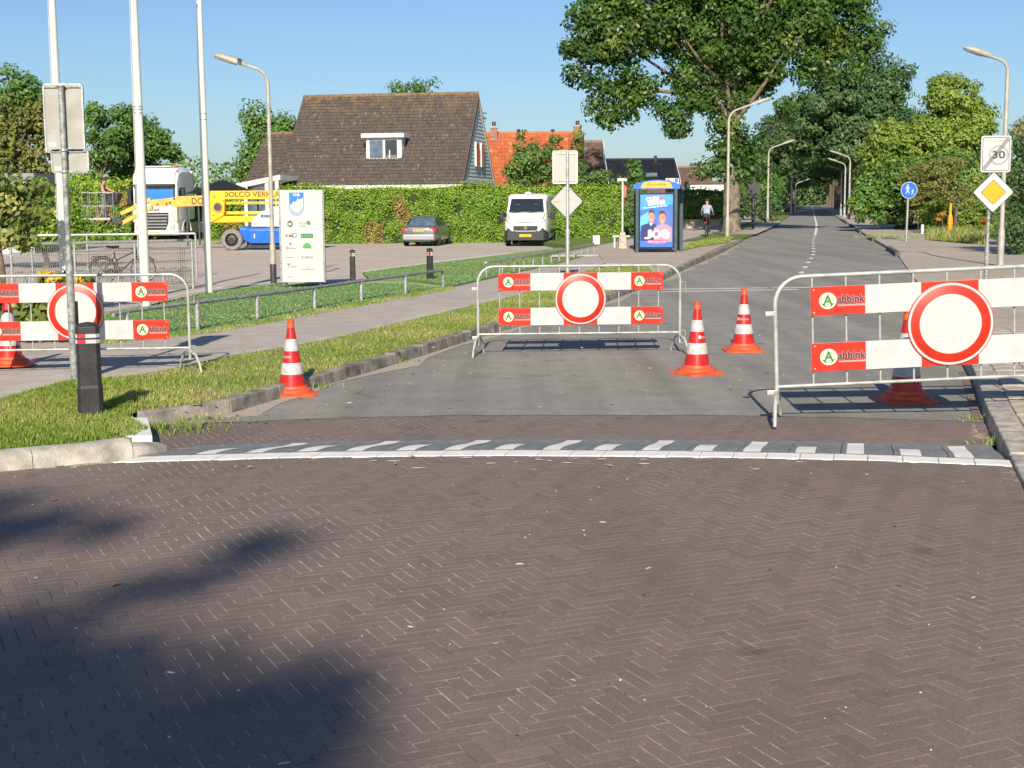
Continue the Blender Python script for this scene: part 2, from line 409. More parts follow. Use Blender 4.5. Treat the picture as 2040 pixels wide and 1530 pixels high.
# brick material: per-brick shade + grime
def brick_mat():
    m = bpy.data.materials.new('clinker_brick'); m.use_nodes = True
    t = m.node_tree; p = t.nodes['Principled BSDF']
    g = t.nodes.new('ShaderNodeNewGeometry'); oi = t.nodes.new('ShaderNodeObjectInfo')
    ad = t.nodes.new('ShaderNodeMath'); ad.operation = 'ADD'; fr = t.nodes.new('ShaderNodeMath'); fr.operation = 'FRACT'
    t.links.new(g.outputs['Random Per Island'], ad.inputs[0]); t.links.new(oi.outputs['Random'], ad.inputs[1]); t.links.new(ad.outputs[0], fr.inputs[0])
    rp = t.nodes.new('ShaderNodeValToRGB'); e = rp.color_ramp.elements
    e[0].position = 0; e[0].color = (.168, .131, .120, 1); e[1].position = 1; e[1].color = (.215, .163, .145, 1)
    x = e.new(.5); x.color = (.190, .147, .132, 1); x = e.new(.93); x.color = (.203, .153, .135, 1)
    t.links.new(fr.outputs[0], rp.inputs[0])
    n = t.nodes.new('ShaderNodeTexNoise'); n.inputs['Scale'].default_value = .7; n.inputs['Detail'].default_value = 8
    t.links.new(g.outputs['Position'], n.inputs['Vector'])
    n2 = t.nodes.new('ShaderNodeTexNoise'); n2.inputs['Scale'].default_value = 95; n2.inputs['Detail'].default_value = 4
    t.links.new(g.outputs['Position'], n2.inputs['Vector'])
    def mr(v, a, b, c, d):
        r = t.nodes.new('ShaderNodeMapRange'); r.inputs[1].default_value = a; r.inputs[2].default_value = b; r.inputs[3].default_value = c; r.inputs[4].default_value = d
        t.links.new(v, r.inputs[0]); return r.outputs[0]
    def mixc(f, a, bcol):
        q = t.nodes.new('ShaderNodeMix'); q.data_type = 'RGBA'; t.links.new(f, q.inputs[0]); t.links.new(a, q.inputs[6]); q.inputs[7].default_value = (*bcol, 1); return q.outputs[2]
    c = mixc(mr(n.outputs[0], .4, .7, 0, .4), rp.outputs[0], (.205, .165, .142))
    c = mixc(mr(n2.outputs[0], .5, .75, 0, .4), c, (.13, .10, .095))
    c = mixc(mr(n2.outputs[0], .42, .28, 0, .4), c, (.36, .32, .28))
    t.links.new(c, p.inputs['Base Color']); p.inputs['Roughness'].default_value = .78; p.inputs['Specular IOR Level'].default_value = .3
    b = t.nodes.new('ShaderNodeBump'); b.inputs['Strength'].default_value = .5; b.inputs['Distance'].default_value = .004
    t.links.new(n2.outputs[0], b.inputs['Height']); t.links.new(b.outputs[0], p.inputs['Normal'])
    n5 = t.nodes.new('ShaderNodeTexNoise'); n5.inputs['Scale'].default_value = .33; n5.inputs['Detail'].default_value = 6; n5.inputs['Roughness'].default_value = .65
    mp = t.nodes.new('ShaderNodeMapping'); mp.inputs['Rotation'].default_value = (0, 0, .24); mp.inputs['Scale'].default_value = (2.2, .6, 1); t.links.new(g.outputs['Position'], mp.inputs[0]); t.links.new(mp.outputs[0], n5.inputs['Vector'])
    c = mixc(mr(n5.outputs[0], .50, .68, 0, .5), p.inputs['Base Color'].links[0].from_socket, (.125, .094, .083))
    n6 = t.nodes.new('ShaderNodeTexNoise'); n6.inputs['Scale'].default_value = 2.6; n6.inputs['Detail'].default_value = 5; t.links.new(g.outputs['Position'], n6.inputs['Vector'])
    c = mixc(mr(n6.outputs[0], .66, .72, 0, .45), c, (.075, .058, .05))
    t.links.new(c, p.inputs['Base Color'])
    MATS['brick'] = m
    return m
M_brick = brick_mat()

# ================================================================== lines of the place
PZ = 0.08                                                  # the raised brick table
def W(l, z=0.0): return [G(x, y, z) for x, y in l]
def extend(pts, Y1):
    a, b = pts[-2], pts[-1]; d = (b - a) / (b.y - a.y); return pts + [b + d * (Y1 - b.y)]
def resample(pts, step):
    out = [pts[0].copy()]; acc = 0
    for a, b in zip(pts, pts[1:]):
        L = (b - a).length; pos = step - acc
        while pos <= L: out.append(a.lerp(b, pos / L)); pos += step
        acc = (acc + L) % step
    return out
def offset(pts, d, z=None):
    """shift a line sideways, to its left when d > 0"""
    out = []
    for i, p in enumerate(pts):
        t = pts[min(i + 1, len(pts) - 1)] - pts[max(i - 1, 0)]; t.z = 0; t.normalize()
        q = p + Vector((-t.y, t.x, 0)) * d
        if z is not None: q.z = z
        out.append(q)
    return out
def fx(pts, Y):                                            # x of a line at a given distance
    ys = [p.y for p in pts]; xs = [p.x for p in pts]
    return float(np.interp(Y, ys, xs))
def fy(pts, X):
    xs = [p.x for p in pts]; ys = [p.y for p in pts]
    return float(np.interp(X, xs, ys))
def strip(name, A, B, mat, rows=1, kind='structure', parent=None):
    A = [Vector(p) for p in A]; B = [Vector(p) for p in B]; n = len(A); mb = MB()
    vs = [a.lerp(b, r / rows) for r in range(rows + 1) for a, b in zip(A, B)]
    mb.add(vs, [(r * n + i, r * n + i + 1, (r + 1) * n + i + 1, (r + 1) * n + i) for r in range(rows) for i in range(n - 1)])
    o = mb.build(name, mat, parent)
    for p in o.data.polygons: pass
    if kind and parent is None: o['kind'] = kind
    return o
def poly(name, pts, mat, kind='structure', parent=None):
    mb = MB(); mb.add(pts, [tuple(range(len(pts)))])
    bm = bmesh.new(); vs = [bm.verts.new(p) for p in pts]; bm.faces.new(vs); bmesh.ops.triangulate(bm, faces=bm.faces)
    me = bpy.data.meshes.new(name); bm.to_mesh(me); bm.free(); me.materials.append(mat)
    o = link_mesh(name, me, parent)
    if kind and parent is None: o['kind'] = kind
    return o

RL = W([(288, 849), (424, 834), (540, 799), (640, 770), (800, 722), (955, 672), (1100, 633), (1200, 605), (1317, 561), (1349, 544), (1439, 504), (1481, 481), (1521, 465), (1547, 451), (1580, 427)])
RL = [RL[0] + Vector((-.55, -1.0, 0)) * 0.0] + RL[1:]
RL = extend(RL, 900)
RR = W([(1985, 890), (1960, 835), (1935, 755), (1780, 508), (1715, 468), (1690, 449), (1665, 433)])
RR = extend(RR, 900)
RRn = [RR[0] + (RR[1] - RR[0]) / (RR[1].y - RR[0].y) * (yy - RR[0].y) for yy in (-20, 0, 5, 9)] + RR     # carried on towards the viewer
L0 = W([(225, 922), (600, 912), (1000, 908), (1400, 911), (1750, 918), (2017, 929)], PZ)
L2 = W([(330, 893), (700, 880), (1000, 877), (1400, 878), (1750, 884), (1905, 889)])
L3 = W([(330, 848), (640, 836), (900, 829), (1420, 829), (1700, 834), (1970, 843)])
BAND = 0.20

# ---- base ground to the horizon
mb = MB(); mb.add([(-3000, -300, -.32), (3000, -300, -.32), (3000, 5000, -.32), (-3000, 5000, -.32)], [(0, 1, 2, 3)])
struct(mb.build('ground', M_lawn))

# ---- road
ys = [11.2, 12.5, 14, 16, 18, 20, 22, 25, 28, 32, 36, 40, 45, 50, 55, 60, 70, 80, 100, 130, 160, 220, 300, 450, 700]
A = [Vector((fx(RL, y) - .2 if y > 12.4 else -3.2, y, 0)) for y in ys]; B = [Vector((fx(RR, y) + .2, y, 0)) for y in ys]
strip('road', A, B, M_asphalt, rows=4)

# ---- brick table: sand bed under the bricks, then the bricks (herringbone, three to one)
LK = W([(338, 897), (260, 916), (130, 929), (0, 942), (-150, 958)], PZ) + [Vector((-9, 9.15, PZ)), Vector((-24, 8.6, PZ))]         # foot of the rounded corner kerb
def brick_ok(x, y):
    if x > fx(RRn, y) - .02 or y < 1.6 or x < -9.6: return False
    return True
bed = MB()
def ypl(x): return fy(L0, x)
xs = np.linspace(-24, 4.2, 34)
bed.add([(x, -10, PZ - .0020) for x in xs] + [(x, ypl(x) - .005, PZ - .0020) for x in xs], [(i, i + 1, 35 + i, 34 + i) for i in range(33)])
table = struct(bed.build('brick_road_table', M_joint))
Wm, Lm, J = .0685, 3 * .0685, .0048
D1, D2 = R_(-24.5), R_(65.5)                                # azimuths of the two brick directions
e1 = Vector((math.sin(D1), math.cos(D1), 0)); e2 = Vector((math.sin(D2), math.cos(D2), 0))
ang2 = math.atan2(e2.y, e2.x)
J1, J2 = .0026, .0068                                      # joints across and along the line of sight
def brick_verts(l, w_, top=0.0, c=.0010, h=.05, jl=J, jw=J):
    a, b = l / 2 - jl / 2, w_ / 2 - jw / 2
    return [(-a, -b, -h), (a, -b, -h), (a, b, -h), (-a, b, -h), (-a, -b, -c), (a, -b, -c), (a, b, -c), (-a, b, -c),
            (-a + c, -b + c, top), (a - c, -b + c, top), (a - c, b - c, top), (-a + c, b - c, top)]
BF = [(0, 1, 5, 4), (1, 2, 6, 5), (2, 3, 7, 6), (3, 0, 4, 7), (4, 5, 9, 8), (5, 6, 10, 9), (6, 7, 11, 10), (7, 4, 8, 11), (8, 9, 10, 11)]
brick_meshes = []
for k in range(8):
    rn = random.Random(k); vs = brick_verts(Lm, Wm, jl=J2 if k < 4 else J1, jw=J1 if k < 4 else J2)
    vs = [(x + rn.uniform(-.0016, .0016), y + rn.uniform(-.0013, .0013), z + (rn.uniform(-.001, .0008) if z > -.04 else 0)) for x, y, z in vs]
    brick_meshes.append(MB().add(vs, BF).mesh('brick', M_brick, fixn=False))
cells = []
n3 = 3
for j in range(-140, 190):
    for i in range(-190, 140):
        k = (i - j) % (2 * n3)
        # the H brick starts where k == 0, the V brick starts (lowest cell) where i-j == 2n-1
        if k == 0: cells.append((i + 1.5, j + .5, 0))
        if k == 2 * n3 - 1: cells.append((i + .5, j + 1.5, 1))
items = []
inv_h = 1.0 / FPX
for (ci, cj, vert) in cells:
    p = e2 * (ci * Wm) + e1 * (cj * Wm) + Vector((-1.0, 6.0, 0))
    x, y = p.x, p.y
    if y < 1.6 or y > 12.9 or x < -9.5 or x > 4.6: continue
    zone = None
    if brick_ok(x, y) and y < fy(L0, x) + .04:
        if x < LK[0].x and y > np.interp(x, [q.x for q in LK][::-1], [q.y for q in LK][::-1]) - .02: continue
        zone = 0
    elif -3.25 < x < fx(RR, y) - .1 and fy(L2, x) - .05 < y < fy(L3, x) + .08:
        zone = 1
    else: continue
    items.append((p, vert, zone))
def in_view(p):
    d = p - Vector((0, 0, CAM_H)); f = d.dot(cf)
    if f <= 0.1: return False
    px = 1020 + FPX * d.dot(cr) / f; py = 765 - FPX * d.dot(cu) / f
    return 10 < px < 2030 and py < 1518
near = sorted([it for it in items if it[2] == 0 and in_view(Vector((it[0].x, it[0].y, PZ)))], key=lambda it: it[0].length)[:300]
near_ids = set(id(it) for it in near)
rb = random.Random(5)
stuff = MB(); stuff2 = MB()
def heave(x, y):
    return .0008 + .0006 * math.sin(x * 2.1 + y)
for it in items:
    p, vert, zone = it
    base = PZ if zone == 0 else 0.006
    z = base + heave(p.x, p.y) * (1 if zone == 0 else .3) + rb.uniform(-.0006, .0006)
    a = ang2 if not vert else ang2 + math.pi / 2
    tx, ty = rb.uniform(-.003, .003), rb.uniform(-.003, .003); a += rb.uniform(-.01, .01)
    if id(it) in near_ids:
        o = link_mesh('brick', brick_meshes[rb.randrange(4) + 4 * vert], table, (p.x, p.y, z), (tx, ty, a))
    else:
        ca, sa = math.cos(a), math.sin(a)
        vs = []
        for (x, y, zz) in brick_verts(Lm * rb.uniform(.992, 1.0), Wm * rb.uniform(.985, 1.0), jl=J1 if vert else J2, jw=J2 if vert else J1):
            vs.append((p.x + x * ca - y * sa, p.y + x * sa + y * ca, z + zz + x * tx * .6 + y * ty))
        (stuff if zone == 0 else stuff2).add(vs, BF)
o = stuff.build('brick_field', M_brick, table, fixn=False); o['kind'] = 'stuff'
strip('brick_strip_bed', [Vector((x, fy(L2, x), -.004 + .008)) for x in np.linspace(-3.3, 4.3, 20)], [Vector((x, fy(L3, x), .004)) for x in np.linspace(-3.3, 4.3, 20)], M_joint)
bs = bpy.data.objects['brick_strip_bed']; bs['kind'] = 'structure'
o = stuff2.build('brick_field', M_brick, bs, fixn=False); o['kind'] = 'stuff'
mb = MB(); mb.add([(-24, -10, PZ - .001), (-9.4, -10, PZ - .001), (-9.4, 9.05, PZ - .001), (-24, 8.5, PZ - .001)], [(0, 1, 2, 3)]); mb.add([(-9.4, -10, PZ - .001), (fx(RRn, -10), -10, PZ - .001), (fx(RRn, 1.62), 1.62, PZ - .001), (-9.4, 1.62, PZ - .001)], [(0, 1, 2, 3)])
mb.build('worn_brick_sheet', M_brick, table)
# edging course of bricks along the right kerb
rowm = MB().add(brick_verts(.2, .075), BF).mesh('edge_brick', M_brick, fixn=False)

ex = np.linspace(-3.05, 4.35, 40)
strip('asphalt_edge', [Vector((x, fy(L3, x) + .012 * math.sin(x * 9), .0095)) for x in ex], [Vector((x + .1, fy(L3, x) + .5, .002)) for x in ex], M_asphalt)
# ---- ramp of the table: slabs, white edge blocks, white teeth
ramp = thing('speed_table_ramp', 'grey concrete ramp with white tooth markings across the brick road', 'ramp')
SL = .25
def rp_pt(x0, t, up=0.0):
    y0 = fy(L0, x0) + BAND; y1 = fy(L2, x0 + SL * 1.2)
    y = y0 + (y1 - y0) * t
    return Vector((x0 + SL * (y - y0), y, PZ * (1 + math.cos(math.pi * t)) / 2 + up + .0085))
xa, xb = L0[0].x + .12, L0[-1].x + .02
NS = 17; step = (xb - xa) / NS
rbase = MB(); T = [i / 8 for i in range(9)]
for k in range(NS):
    x0, x1 = xa + k * step + .003, xa + (k + 1) * step - .003
    ring = MB(); xm = [x0, x1]
    top = [rp_pt(x, t) for t in T for x in xm]; bot = [p - Vector((0, 0, .08)) for p in top]
    fs = [(2 * i, 2 * i + 1, 2 * i + 3, 2 * i + 2) for i in range(8)]
    n = len(top); fs += [(2 * i, 2 * i + 2, n + 2 * i + 2, n + 2 * i) for i in range(8)] + [(2 * i + 1, n + 2 * i + 1, n + 2 * i + 3, 2 * i + 3) for i in range(8)] + [(0, n, n + 1, 1), (16, 17, n + 17, n + 16)]
    ring.add(top + bot, fs); ring.build('ramp_slab', M_slab, ramp, smooth=40)
    long = k % 2 == 0
    if 1 <= k:
        f0, f1 = (.1, .44) if long else (.12, .5); tm = .93 if long else .52
        TT = [tm * i / 8 for i in range(9)]
        xs2 = [x0 + step * f0, x0 + step * f1]
        vs = [rp_pt(x, t, .003) for t in TT for x in xs2]
        MB().add(vs, [(2 * i, 2 * i + 1, 2 * i + 3, 2 * i + 2) for i in range(8)]).build('white_tooth', M_roadpaint, ramp)
nb = 27; sb = (L0[-1].x - L0[0].x) / nb
for k in range(nb):
    x0, x1 = L0[0].x + k * sb + .003, L0[0].x + (k + 1) * sb - .003
    a, b = Vector((x0, fy(L0, x0), PZ)), Vector((x1, fy(L0, x1), PZ)); dz = Vector((0, 0, .0065 + random.uniform(0, .001)))
    q = Vector((SL * BAND, BAND - .004, 0)) if k else Vector((SL * BAND + .1, BAND - .004, 0))
    mb = MB(); dn = Vector((0, 0, -.08))
    mb.hexa([a + dn, b + dn, b + q + dn, a + q + dn, a + dz, b + dz, b + q + dz, a + q + dz]); mb.build('edge_block', M_roadpaint, ramp)

# ---- left side: kerbs, verge, footpath, turf, parking
kerbL = offset(RL, .0); kl = [p for p in RL if p.y < 64]
kl = resample(kl, .12)
kerb = thing('kerb_line_left', None, None); del_keys = None
kerb['kind'] = 'structure'; kerb.name = 'kerb_left'
pts = resample([p for p in RL if p.y < 70], 1.0)
rk = random.Random(3)
for i, (a, b) in enumerate(zip(pts, pts[1:])):
    d = (b - a).normalized(); nrm = Vector((-d.y, d.x, 0)); L = (b - a).length - .008
    mb = MB(); hgt = .125 if not (40 < a.y < 53) else .17
    h0, h1 = hgt + rk.uniform(-.012, .008), hgt + rk.uniform(-.012, .008)
    s0 = a + d * .004; s1 = a + d * (L + .004); wv = nrm * .14
    lo = Vector((0, 0, -.05))
    mb.hexa([s0 + lo, s1 + lo, s1 + wv + lo, s0 + wv + lo, s0 + nrm * .018 + Vector((0, 0, h0)), s1 + nrm * .018 + Vector((0, 0, h1)), s1 + wv + Vector((0, 0, h1)), s0 + wv + Vector((0, 0, h0))])
    mb.build('kerb_stone', M_kerb, kerb, bevel=.012)
# gutter sand at the foot of the kerb
gut = [p for p in resample(RL, .8) if p.y < 60]
rr = random.Random(8)
strip('gutter_grit', [p + Vector((.02, 0, .004)) for p in gut], [p + Vector((.16 + .09 * math.sin(i * 1.3) + rr.uniform(-.05, .1), 0, .004)) for i, p in enumerate(gut)], ground_mat('grit', (.46, .41, .34), (.39, .35, .285), sp_amt=.5, sc_mid=8, sc_fine=80))

# rounded corner kerb of the side street
ck = W([(338, 897), (300, 908), (160, 925), (0, 940), (-150, 958)], PZ)
ck += [Vector((-9, 9.15, PZ)), Vector((-24, 8.6, PZ))]
kc = thing('kerb_corner', None, None); kc['kind'] = 'structure'
ckr = resample(ck, .12)
segs = [(0, 3), (3, 9), (9, 16), (16, 24)] + [(i, min(i + 8, len(ckr) - 1)) for i in range(24, len(ckr) - 2, 8)]
for (i0, i1) in segs:
    ps = [p for p in ckr[i0:i1 + 1]]
    if len(ps) < 2: continue
    rings = []
    for i, p in enumerate(ps):
        gi = i0 + i; t = (ckr[min(gi + 1, len(ckr) - 1)] - ckr[max(gi - 1, 0)]).normalized(); nn = Vector((t.y, -t.x, 0))   # to the island side
        if i == 0 and i0: p = p + t * .006
        tp = .125 if i0 else .10 * (.55 + .15 * i)
        rings.append([p + Vector((0, 0, -.1)), p + nn * .035 + Vector((0, 0, tp * .72)), p + nn * .09 + Vector((0, 0, tp)), p + nn * .19 + Vector((0, 0, tp)), p + nn * .2 + Vector((0, 0, -.1))])
    MB().loft(rings).build('kerb_stone', M_kerb_pale, kc, smooth=50)

VZ = .13
V0 = [Vector((p.x, p.y, VZ - .01)) for p in offset(RL, .13)]
P0 = W([(288, 750), (408, 720), (640, 681), (900, 620), (1032, 589), (1182, 536)], VZ)
isl = W([(-160, 925), (0, 902), (140, 888), (265, 871), (296, 858), (255, 832)], VZ) 
k0 = [p for p in V0 if p.y < 13.2]
isl += [V0[0] + Vector((-.1, 0, 0))] + W([(288, 750), (130, 762), (0, 798), (-160, 838)], VZ)
poly('verge_island', isl, M_soil)
n_i = len(isl); MB().add([p - Vector((0, 0, .002)) for p in isl] + [p - Vector((0, 0, .3)) for p in isl], [(i, (i + 1) % n_i, n_i + (i + 1) % n_i, n_i + i) for i in range(n_i)]).build('verge_edge', M_soil, bpy.data.objects['verge_island'])
vys = [p.y for p in P0]
yy = np.linspace(max(V0[0].y, 12.0), P0[-1].y - .2, 26)
def yat(pts, t):
    return pts
def along(pts, n):
    L = [0]
    for a, b in zip(pts, pts[1:]): L.append(L[-1] + (b - a).length)
    return [Vector([float(np.interp(L[-1] * i / (n - 1), L, [p[k] for p in pts])) for k in range(3)]) for i in range(n)]
Vseg = [p for p in V0 if p.y < G(1317, 561).y + .1]
sv = poly('side_verge', [Vector((-24, 8.75, VZ - .002)), Vector((-9, 9.33, VZ - .002)), isl[0] + Vector((0, 0, -.002)), isl[-1] + Vector((0, 0, -.002)), Vector((-24, 13.42, VZ - .002))], M_soil)
verge = strip('verge', along(Vseg, 30), along(P0 + W([(1290, 528)], VZ), 30), M_soil, rows=2)
# footpath
P0full = [Vector((-24, 13.4, VZ))] + W([(-200, 850), (0, 798), (130, 762), (288, 750), (408, 720), (640, 681), (900, 620), (1032, 589), (1182, 536), (1206, 524)], VZ)
P1full = [Vector((-24, 17.2, .08))] + W([(-200, 718), (0, 698), (120, 690), (334, 669), (420, 660), (640, 620), (900, 573), (1000, 550), (1100, 528), (1190, 504)], .08)
for p in P0full: p.z = VZ + .006
path = strip('footpath', P0full, P1full, M_path, rows=3)
ed = offset(along(P0full, 80), .0)
strip('path_edging', [p + Vector((0, .02, .005)) for p in ed], [p + Vector((0, .02, .005)) for p in offset(ed, .24 * 1.0)], ground_mat('path_edge_concrete', (.54, .49, .42), (.47, .43, .37), sp_amt=.25, stain=(.2, .19, .12), stain_amt=.5))
# bus stop platform
poly('bus_platform', W([(1206, 524), (1300, 527), (1350, 530), (1438, 490), (1470, 478), (1400, 480), (1340, 484), (1240, 490), (1190, 504)], .14), M_pave_r)
# parking and turf: ground falls a little towards the car park
Tl = [Vector((-24, 22.5, -.12))] + W([(-200, 640), (0, 620), (120, 612), (334, 593), (425, 575), (540, 562), (720, 542), (900, 518), (1010, 506), (1180, 487)], -.12)
strip('parking_near', [Vector((p.x, p.y, .05)) for p in P1full], [Vector((p.x, p.y, -.15)) for p in Tl], M_parking, rows=3)
strip('parking', [Vector((p.x, p.y, -.15)) for p in Tl], [Vector((p.x * 3.0 if p.x < 0 else p.x * 1.7, 86, -.15)) for p in Tl], M_parking, rows=6)
def tz(f): return .075 * (1 - f) - .115 * f
T1 = W([(190, 622), (334, 596), (425, 577), (540, 564), (650, 561), (720, 567), (860, 567), (893, 572)], -.06)
T0 = W([(190, 683), (334, 669), (420, 660), (520, 642), (640, 620), (740, 602), (840, 584), (898, 573)], .085)
for p in T1: p.z = -.10 if p.x < G(650, 560).x else -.02
strip('artificial_turf_left', T0, T1, M_turf, rows=4)
T1 = W([(722, 543), (800, 532), (900, 520), (1010, 507), (1110, 494), (1184, 487)], -.10)
T0 = W([(735, 552), (810, 556), (905, 572), (1000, 551), (1100, 529), (1190, 505)], .04)
for p in T0[2:]: p.z = .085
strip('artificial_turf_right', T0, T1, M_turf, rows=4)
# white edging strip of the turf
wl = along(W([(425, 575), (540, 562)], -.09), 12); strip('turf_edging', wl, [p + Vector((0, .3, 0)) for p in wl], M_roadpaint)
wl = along(W([(722, 541), (900, 518), (1012, 505)], -.09), 20); strip('turf_edging', wl, [p + Vector((0, .42, 0)) for p in wl], M_roadpaint)
wl = along(W([(330, 592), (380, 582), (425, 575)], -.09), 8); strip('turf_edging', wl, [p + Vector((0, .25, 0)) for p in wl], M_roadpaint)
# parking bay markings
for (a, b) in (((720, 512), (880, 505)), ((445, 515), (470, 512)), ((600, 518), (650, 515))):
    A_, B_ = G(*a, -.146), G(*b, -.146); n_ = Vector((0, .16, 0))
    strip('parking_marking', [A_, B_], [A_ + n_, B_ + n_], M_roadpaint)
# verge and path further along the road, behind the bus stop
vy = [47, 52, 58, 66, 77.5, 78, 90, 110, 140, 180, 240, 330, 500]
strip('far_verge', [Vector((fx(RL, y) - .15, y, .11)) for y in vy], [Vector((fx(RL, y) - (40 if y > 77.8 else 9.5 if y > 60 else 6.5), y, -.12 if y > 77.8 else .06)) for y in vy], M_lawn, rows=3)
fp0 = W([(1335, 487), (1400, 474), (1440, 461), (1490, 446), (1530, 434)], .10); fp1 = W([(1290, 484), (1370, 466), (1425, 452), (1480, 440), (1525, 431)], .06)
for p in fp0 + fp1: p.z = .16 - .12 * 0
strip('far_footpath', [Vector((fx(RL, y) - 2.6, y, .13)) for y in vy[:10]], [Vector((fx(RL, y) - 5.4, y, .12)) for y in vy[:10]], M_path)
strip('verge_patch', W([(1360, 498), (1395, 490), (1450, 483)], .17), W([(1375, 486), (1405, 479), (1462, 472)], .17), M_lawn)
# pale layby strip beside the road beyond the oak
strip('layby', [Vector((fx(RL, y) - .02, y, .012 + .11)) for y in (74, 85, 100, 120)], [Vector((fx(RL, y) - 1.5, y, .125)) for y in (74, 85, 100, 120)], M_pave_r)

# ---- right side
def rx(y): return fx(RRn, y)
ry = [-8, 2, 6, 9, 12, 15, 18, 21, 23, 25, 28, 33, 40, 45, 48, 52, 60, 75, 100, 140, 200, 320, 500]
def zr(y): return .11 if y < 22 or y > 46.5 else .03
strip('pavement_right', [Vector((rx(y) + .14, y, zr(y))) for y in ry], [Vector((rx(y) + 5.2, y, .12)) for y in ry], M_pave_r, rows=2)
strip('garden_ground', [Vector((rx(y) + 5.1, y, .115)) for y in ry], [Vector((rx(y) + 160, y, .10)) for y in ry], M_lawn, rows=3)
kr = thing('kerb_right', None, None); kr['kind'] = 'structure'
ya = 3.0
def kstone(y0, y1, mat=M_kerb_pale, hh=.12, w_=.2):
    a, b = Vector((rx(y0 + .004), y0 + .004, 0)), Vector((rx(y1 - .004), y1 - .004, 0)); d = (b - a).normalized(); n_ = Vector((d.y, -d.x, 0))
    lo = Vector((0, 0, -.06)); h0 = Vector((0, 0, hh + rk.uniform(-.01, .008)))
    mb = MB(); mb.hexa([a + lo, b + lo, b + n_ * w_ + lo, a + n_ * w_ + lo, a + n_ * .02 + h0, b + n_ * .02 + h0, b + n_ * w_ + h0, a + n_ * w_ + h0])
    mb.build('kerb_stone', mat, kr, bevel=.012)
y = ya
while y < 22: kstone(y, y + .97); y += .97
for y0, y1 in ((46.8, 48.8), (48.8, 50.9), (50.9, 53), (64, 66), (66, 68), (68, 70), (79, 81), (81, 83), (83, 85), (97, 100), (100, 103), (110, 114), (114, 118), (118, 122), (122, 126), (126, 130)):
    kstone(y0, y1, pm('dark_kerb', (.13, .125, .12), .95, .3, 6, .3, 40), .15, .18)
# row of long bricks lying along the right kerb
for i in range(36):
    y = 8.1 + i * .205
    if fy(L0, rx(y)) - .1 < y < 11.3: continue
    o = link_mesh('edge_brick', rowm, kr, (rx(y) - .06, y, (PZ if y < 10.4 else .006) + .002), (0, 0, math.atan2(1, .26)))
# pavement tiles next to the right kerb
tile_m = MB(); tile_m.add([(-.147, -.147, -.03), (.147, -.147, -.03), (.147, .147, -.03), (-.147, .147, -.03), (-.147, -.147, .008), (.147, -.147, .008), (.147, .147, .008), (-.147, .147, .008), (-.142, -.142, .012), (.142, -.142, .012), (.142, .142, .012), (-.142, .142, .012)], BF)
tm_ = tile_m.mesh('paving_tile', M_tile, fixn=False)
tp = bpy.data.objects['pavement_right']
ar = math.atan2(1, .26) - math.pi / 2
rt = random.Random(4)
for i in range(44):
    for j in range(5):
        y = 6.5 + i * .302 - j * .075; x = rx(6.5 + i * .302) + .385 + j * .298
        link_mesh('paving_tile', tm_, tp, (x, y, .112 + rt.uniform(-.004, .004)), (rt.uniform(-.012, .012), rt.uniform(-.012, .012), ar + rt.uniform(-.01, .01)))

# ---- painted markings on the asphalt
mk = thing('road_markings', None, None); mk['kind'] = 'structure'
def rm(y): return (fx(RL, y) + fx(RR, y)) / 2 + .3
for i in range(13):
    y = 36.5 + i * 3.0
    A_, B_ = Vector((rm(y), y, .005)), Vector((rm(y + .9), y + .9, .005)); n_ = Vector((.13, 0, 0))
    MB().add([A_ - n_ * .5, A_ + n_ * .5, B_ + n_ * .5, B_ - n_ * .5], [(0, 1, 2, 3)]).build('lane_dash', M_roadpaint, mk)
pp = [Vector((rm(y), y, .005)) for y in (76, 90, 110, 140, 180, 230, 300, 420, 600)]
n_ = Vector((.075, 0, 0))
MB().add([p - n_ for p in pp] + [p + n_ for p in pp], [(i, i + 1, 9 + i + 1, 9 + i) for i in range(8)]).build('centre_line', M_roadpaint, mk)
for (p, q) in (((1312, 577), (1532, 574)), ((1318, 582), (1545, 578)), ((1540, 574), (1640, 573)), ((1556, 578), (1592, 577))):
    A_, B_ = G(*p, .005), G(*q, .005); n_ = Vector((0, .2, 0))
    MB().add([A_, B_, B_ + n_, A_ + n_], [(0, 1, 2, 3)]).build('cross_line', M_roadpaint, mk)
# white painted strip at the island's tip
a, b = G(236, 832, VZ + .012), G(290, 868, VZ + .012)
dn = Vector((0, 0, -.2)); q4 = [b + Vector((-.19, 0, 0)), b + Vector((.05, 0, 0)), a + Vector((.24, 0, 0)), a]
MB().hexa([q + dn for q in q4] + q4).build('kerb_marking', M_roadpaint, mk)
poly('verge_infill', [G(240, 836, .118), V0[0] + Vector((0, 0, -.005)), V0[1] + Vector((0, 0, -.005)), G(350, 738, .118), G(270, 755, .118)], M_soil)
poly('corner_infill', W([(290, 912), (350, 902), (430, 892), (430, 878), (330, 880), (280, 850), (270, 880)], .0015), M_joint)
# worn paint flecks on the bricks under the white edge
for i in range(26):
    x = rr.gauss(.45, .55) if i < 18 else rr.uniform(-1, 3); y = fy(L0, x) - abs(rr.gauss(.05, .25)) - .03; s = rr.uniform(.008, .03)
    vs = [(x + s * rr.uniform(.6, 2.2) * math.cos(a_) , y + s * .6 * math.sin(a_), PZ + heave(x, y) + .006) for a_ in np.linspace(0, 5.2, 6)]
    MB().add(vs, [tuple(range(6))]).build('paint_fleck', M_roadpaint, mk)

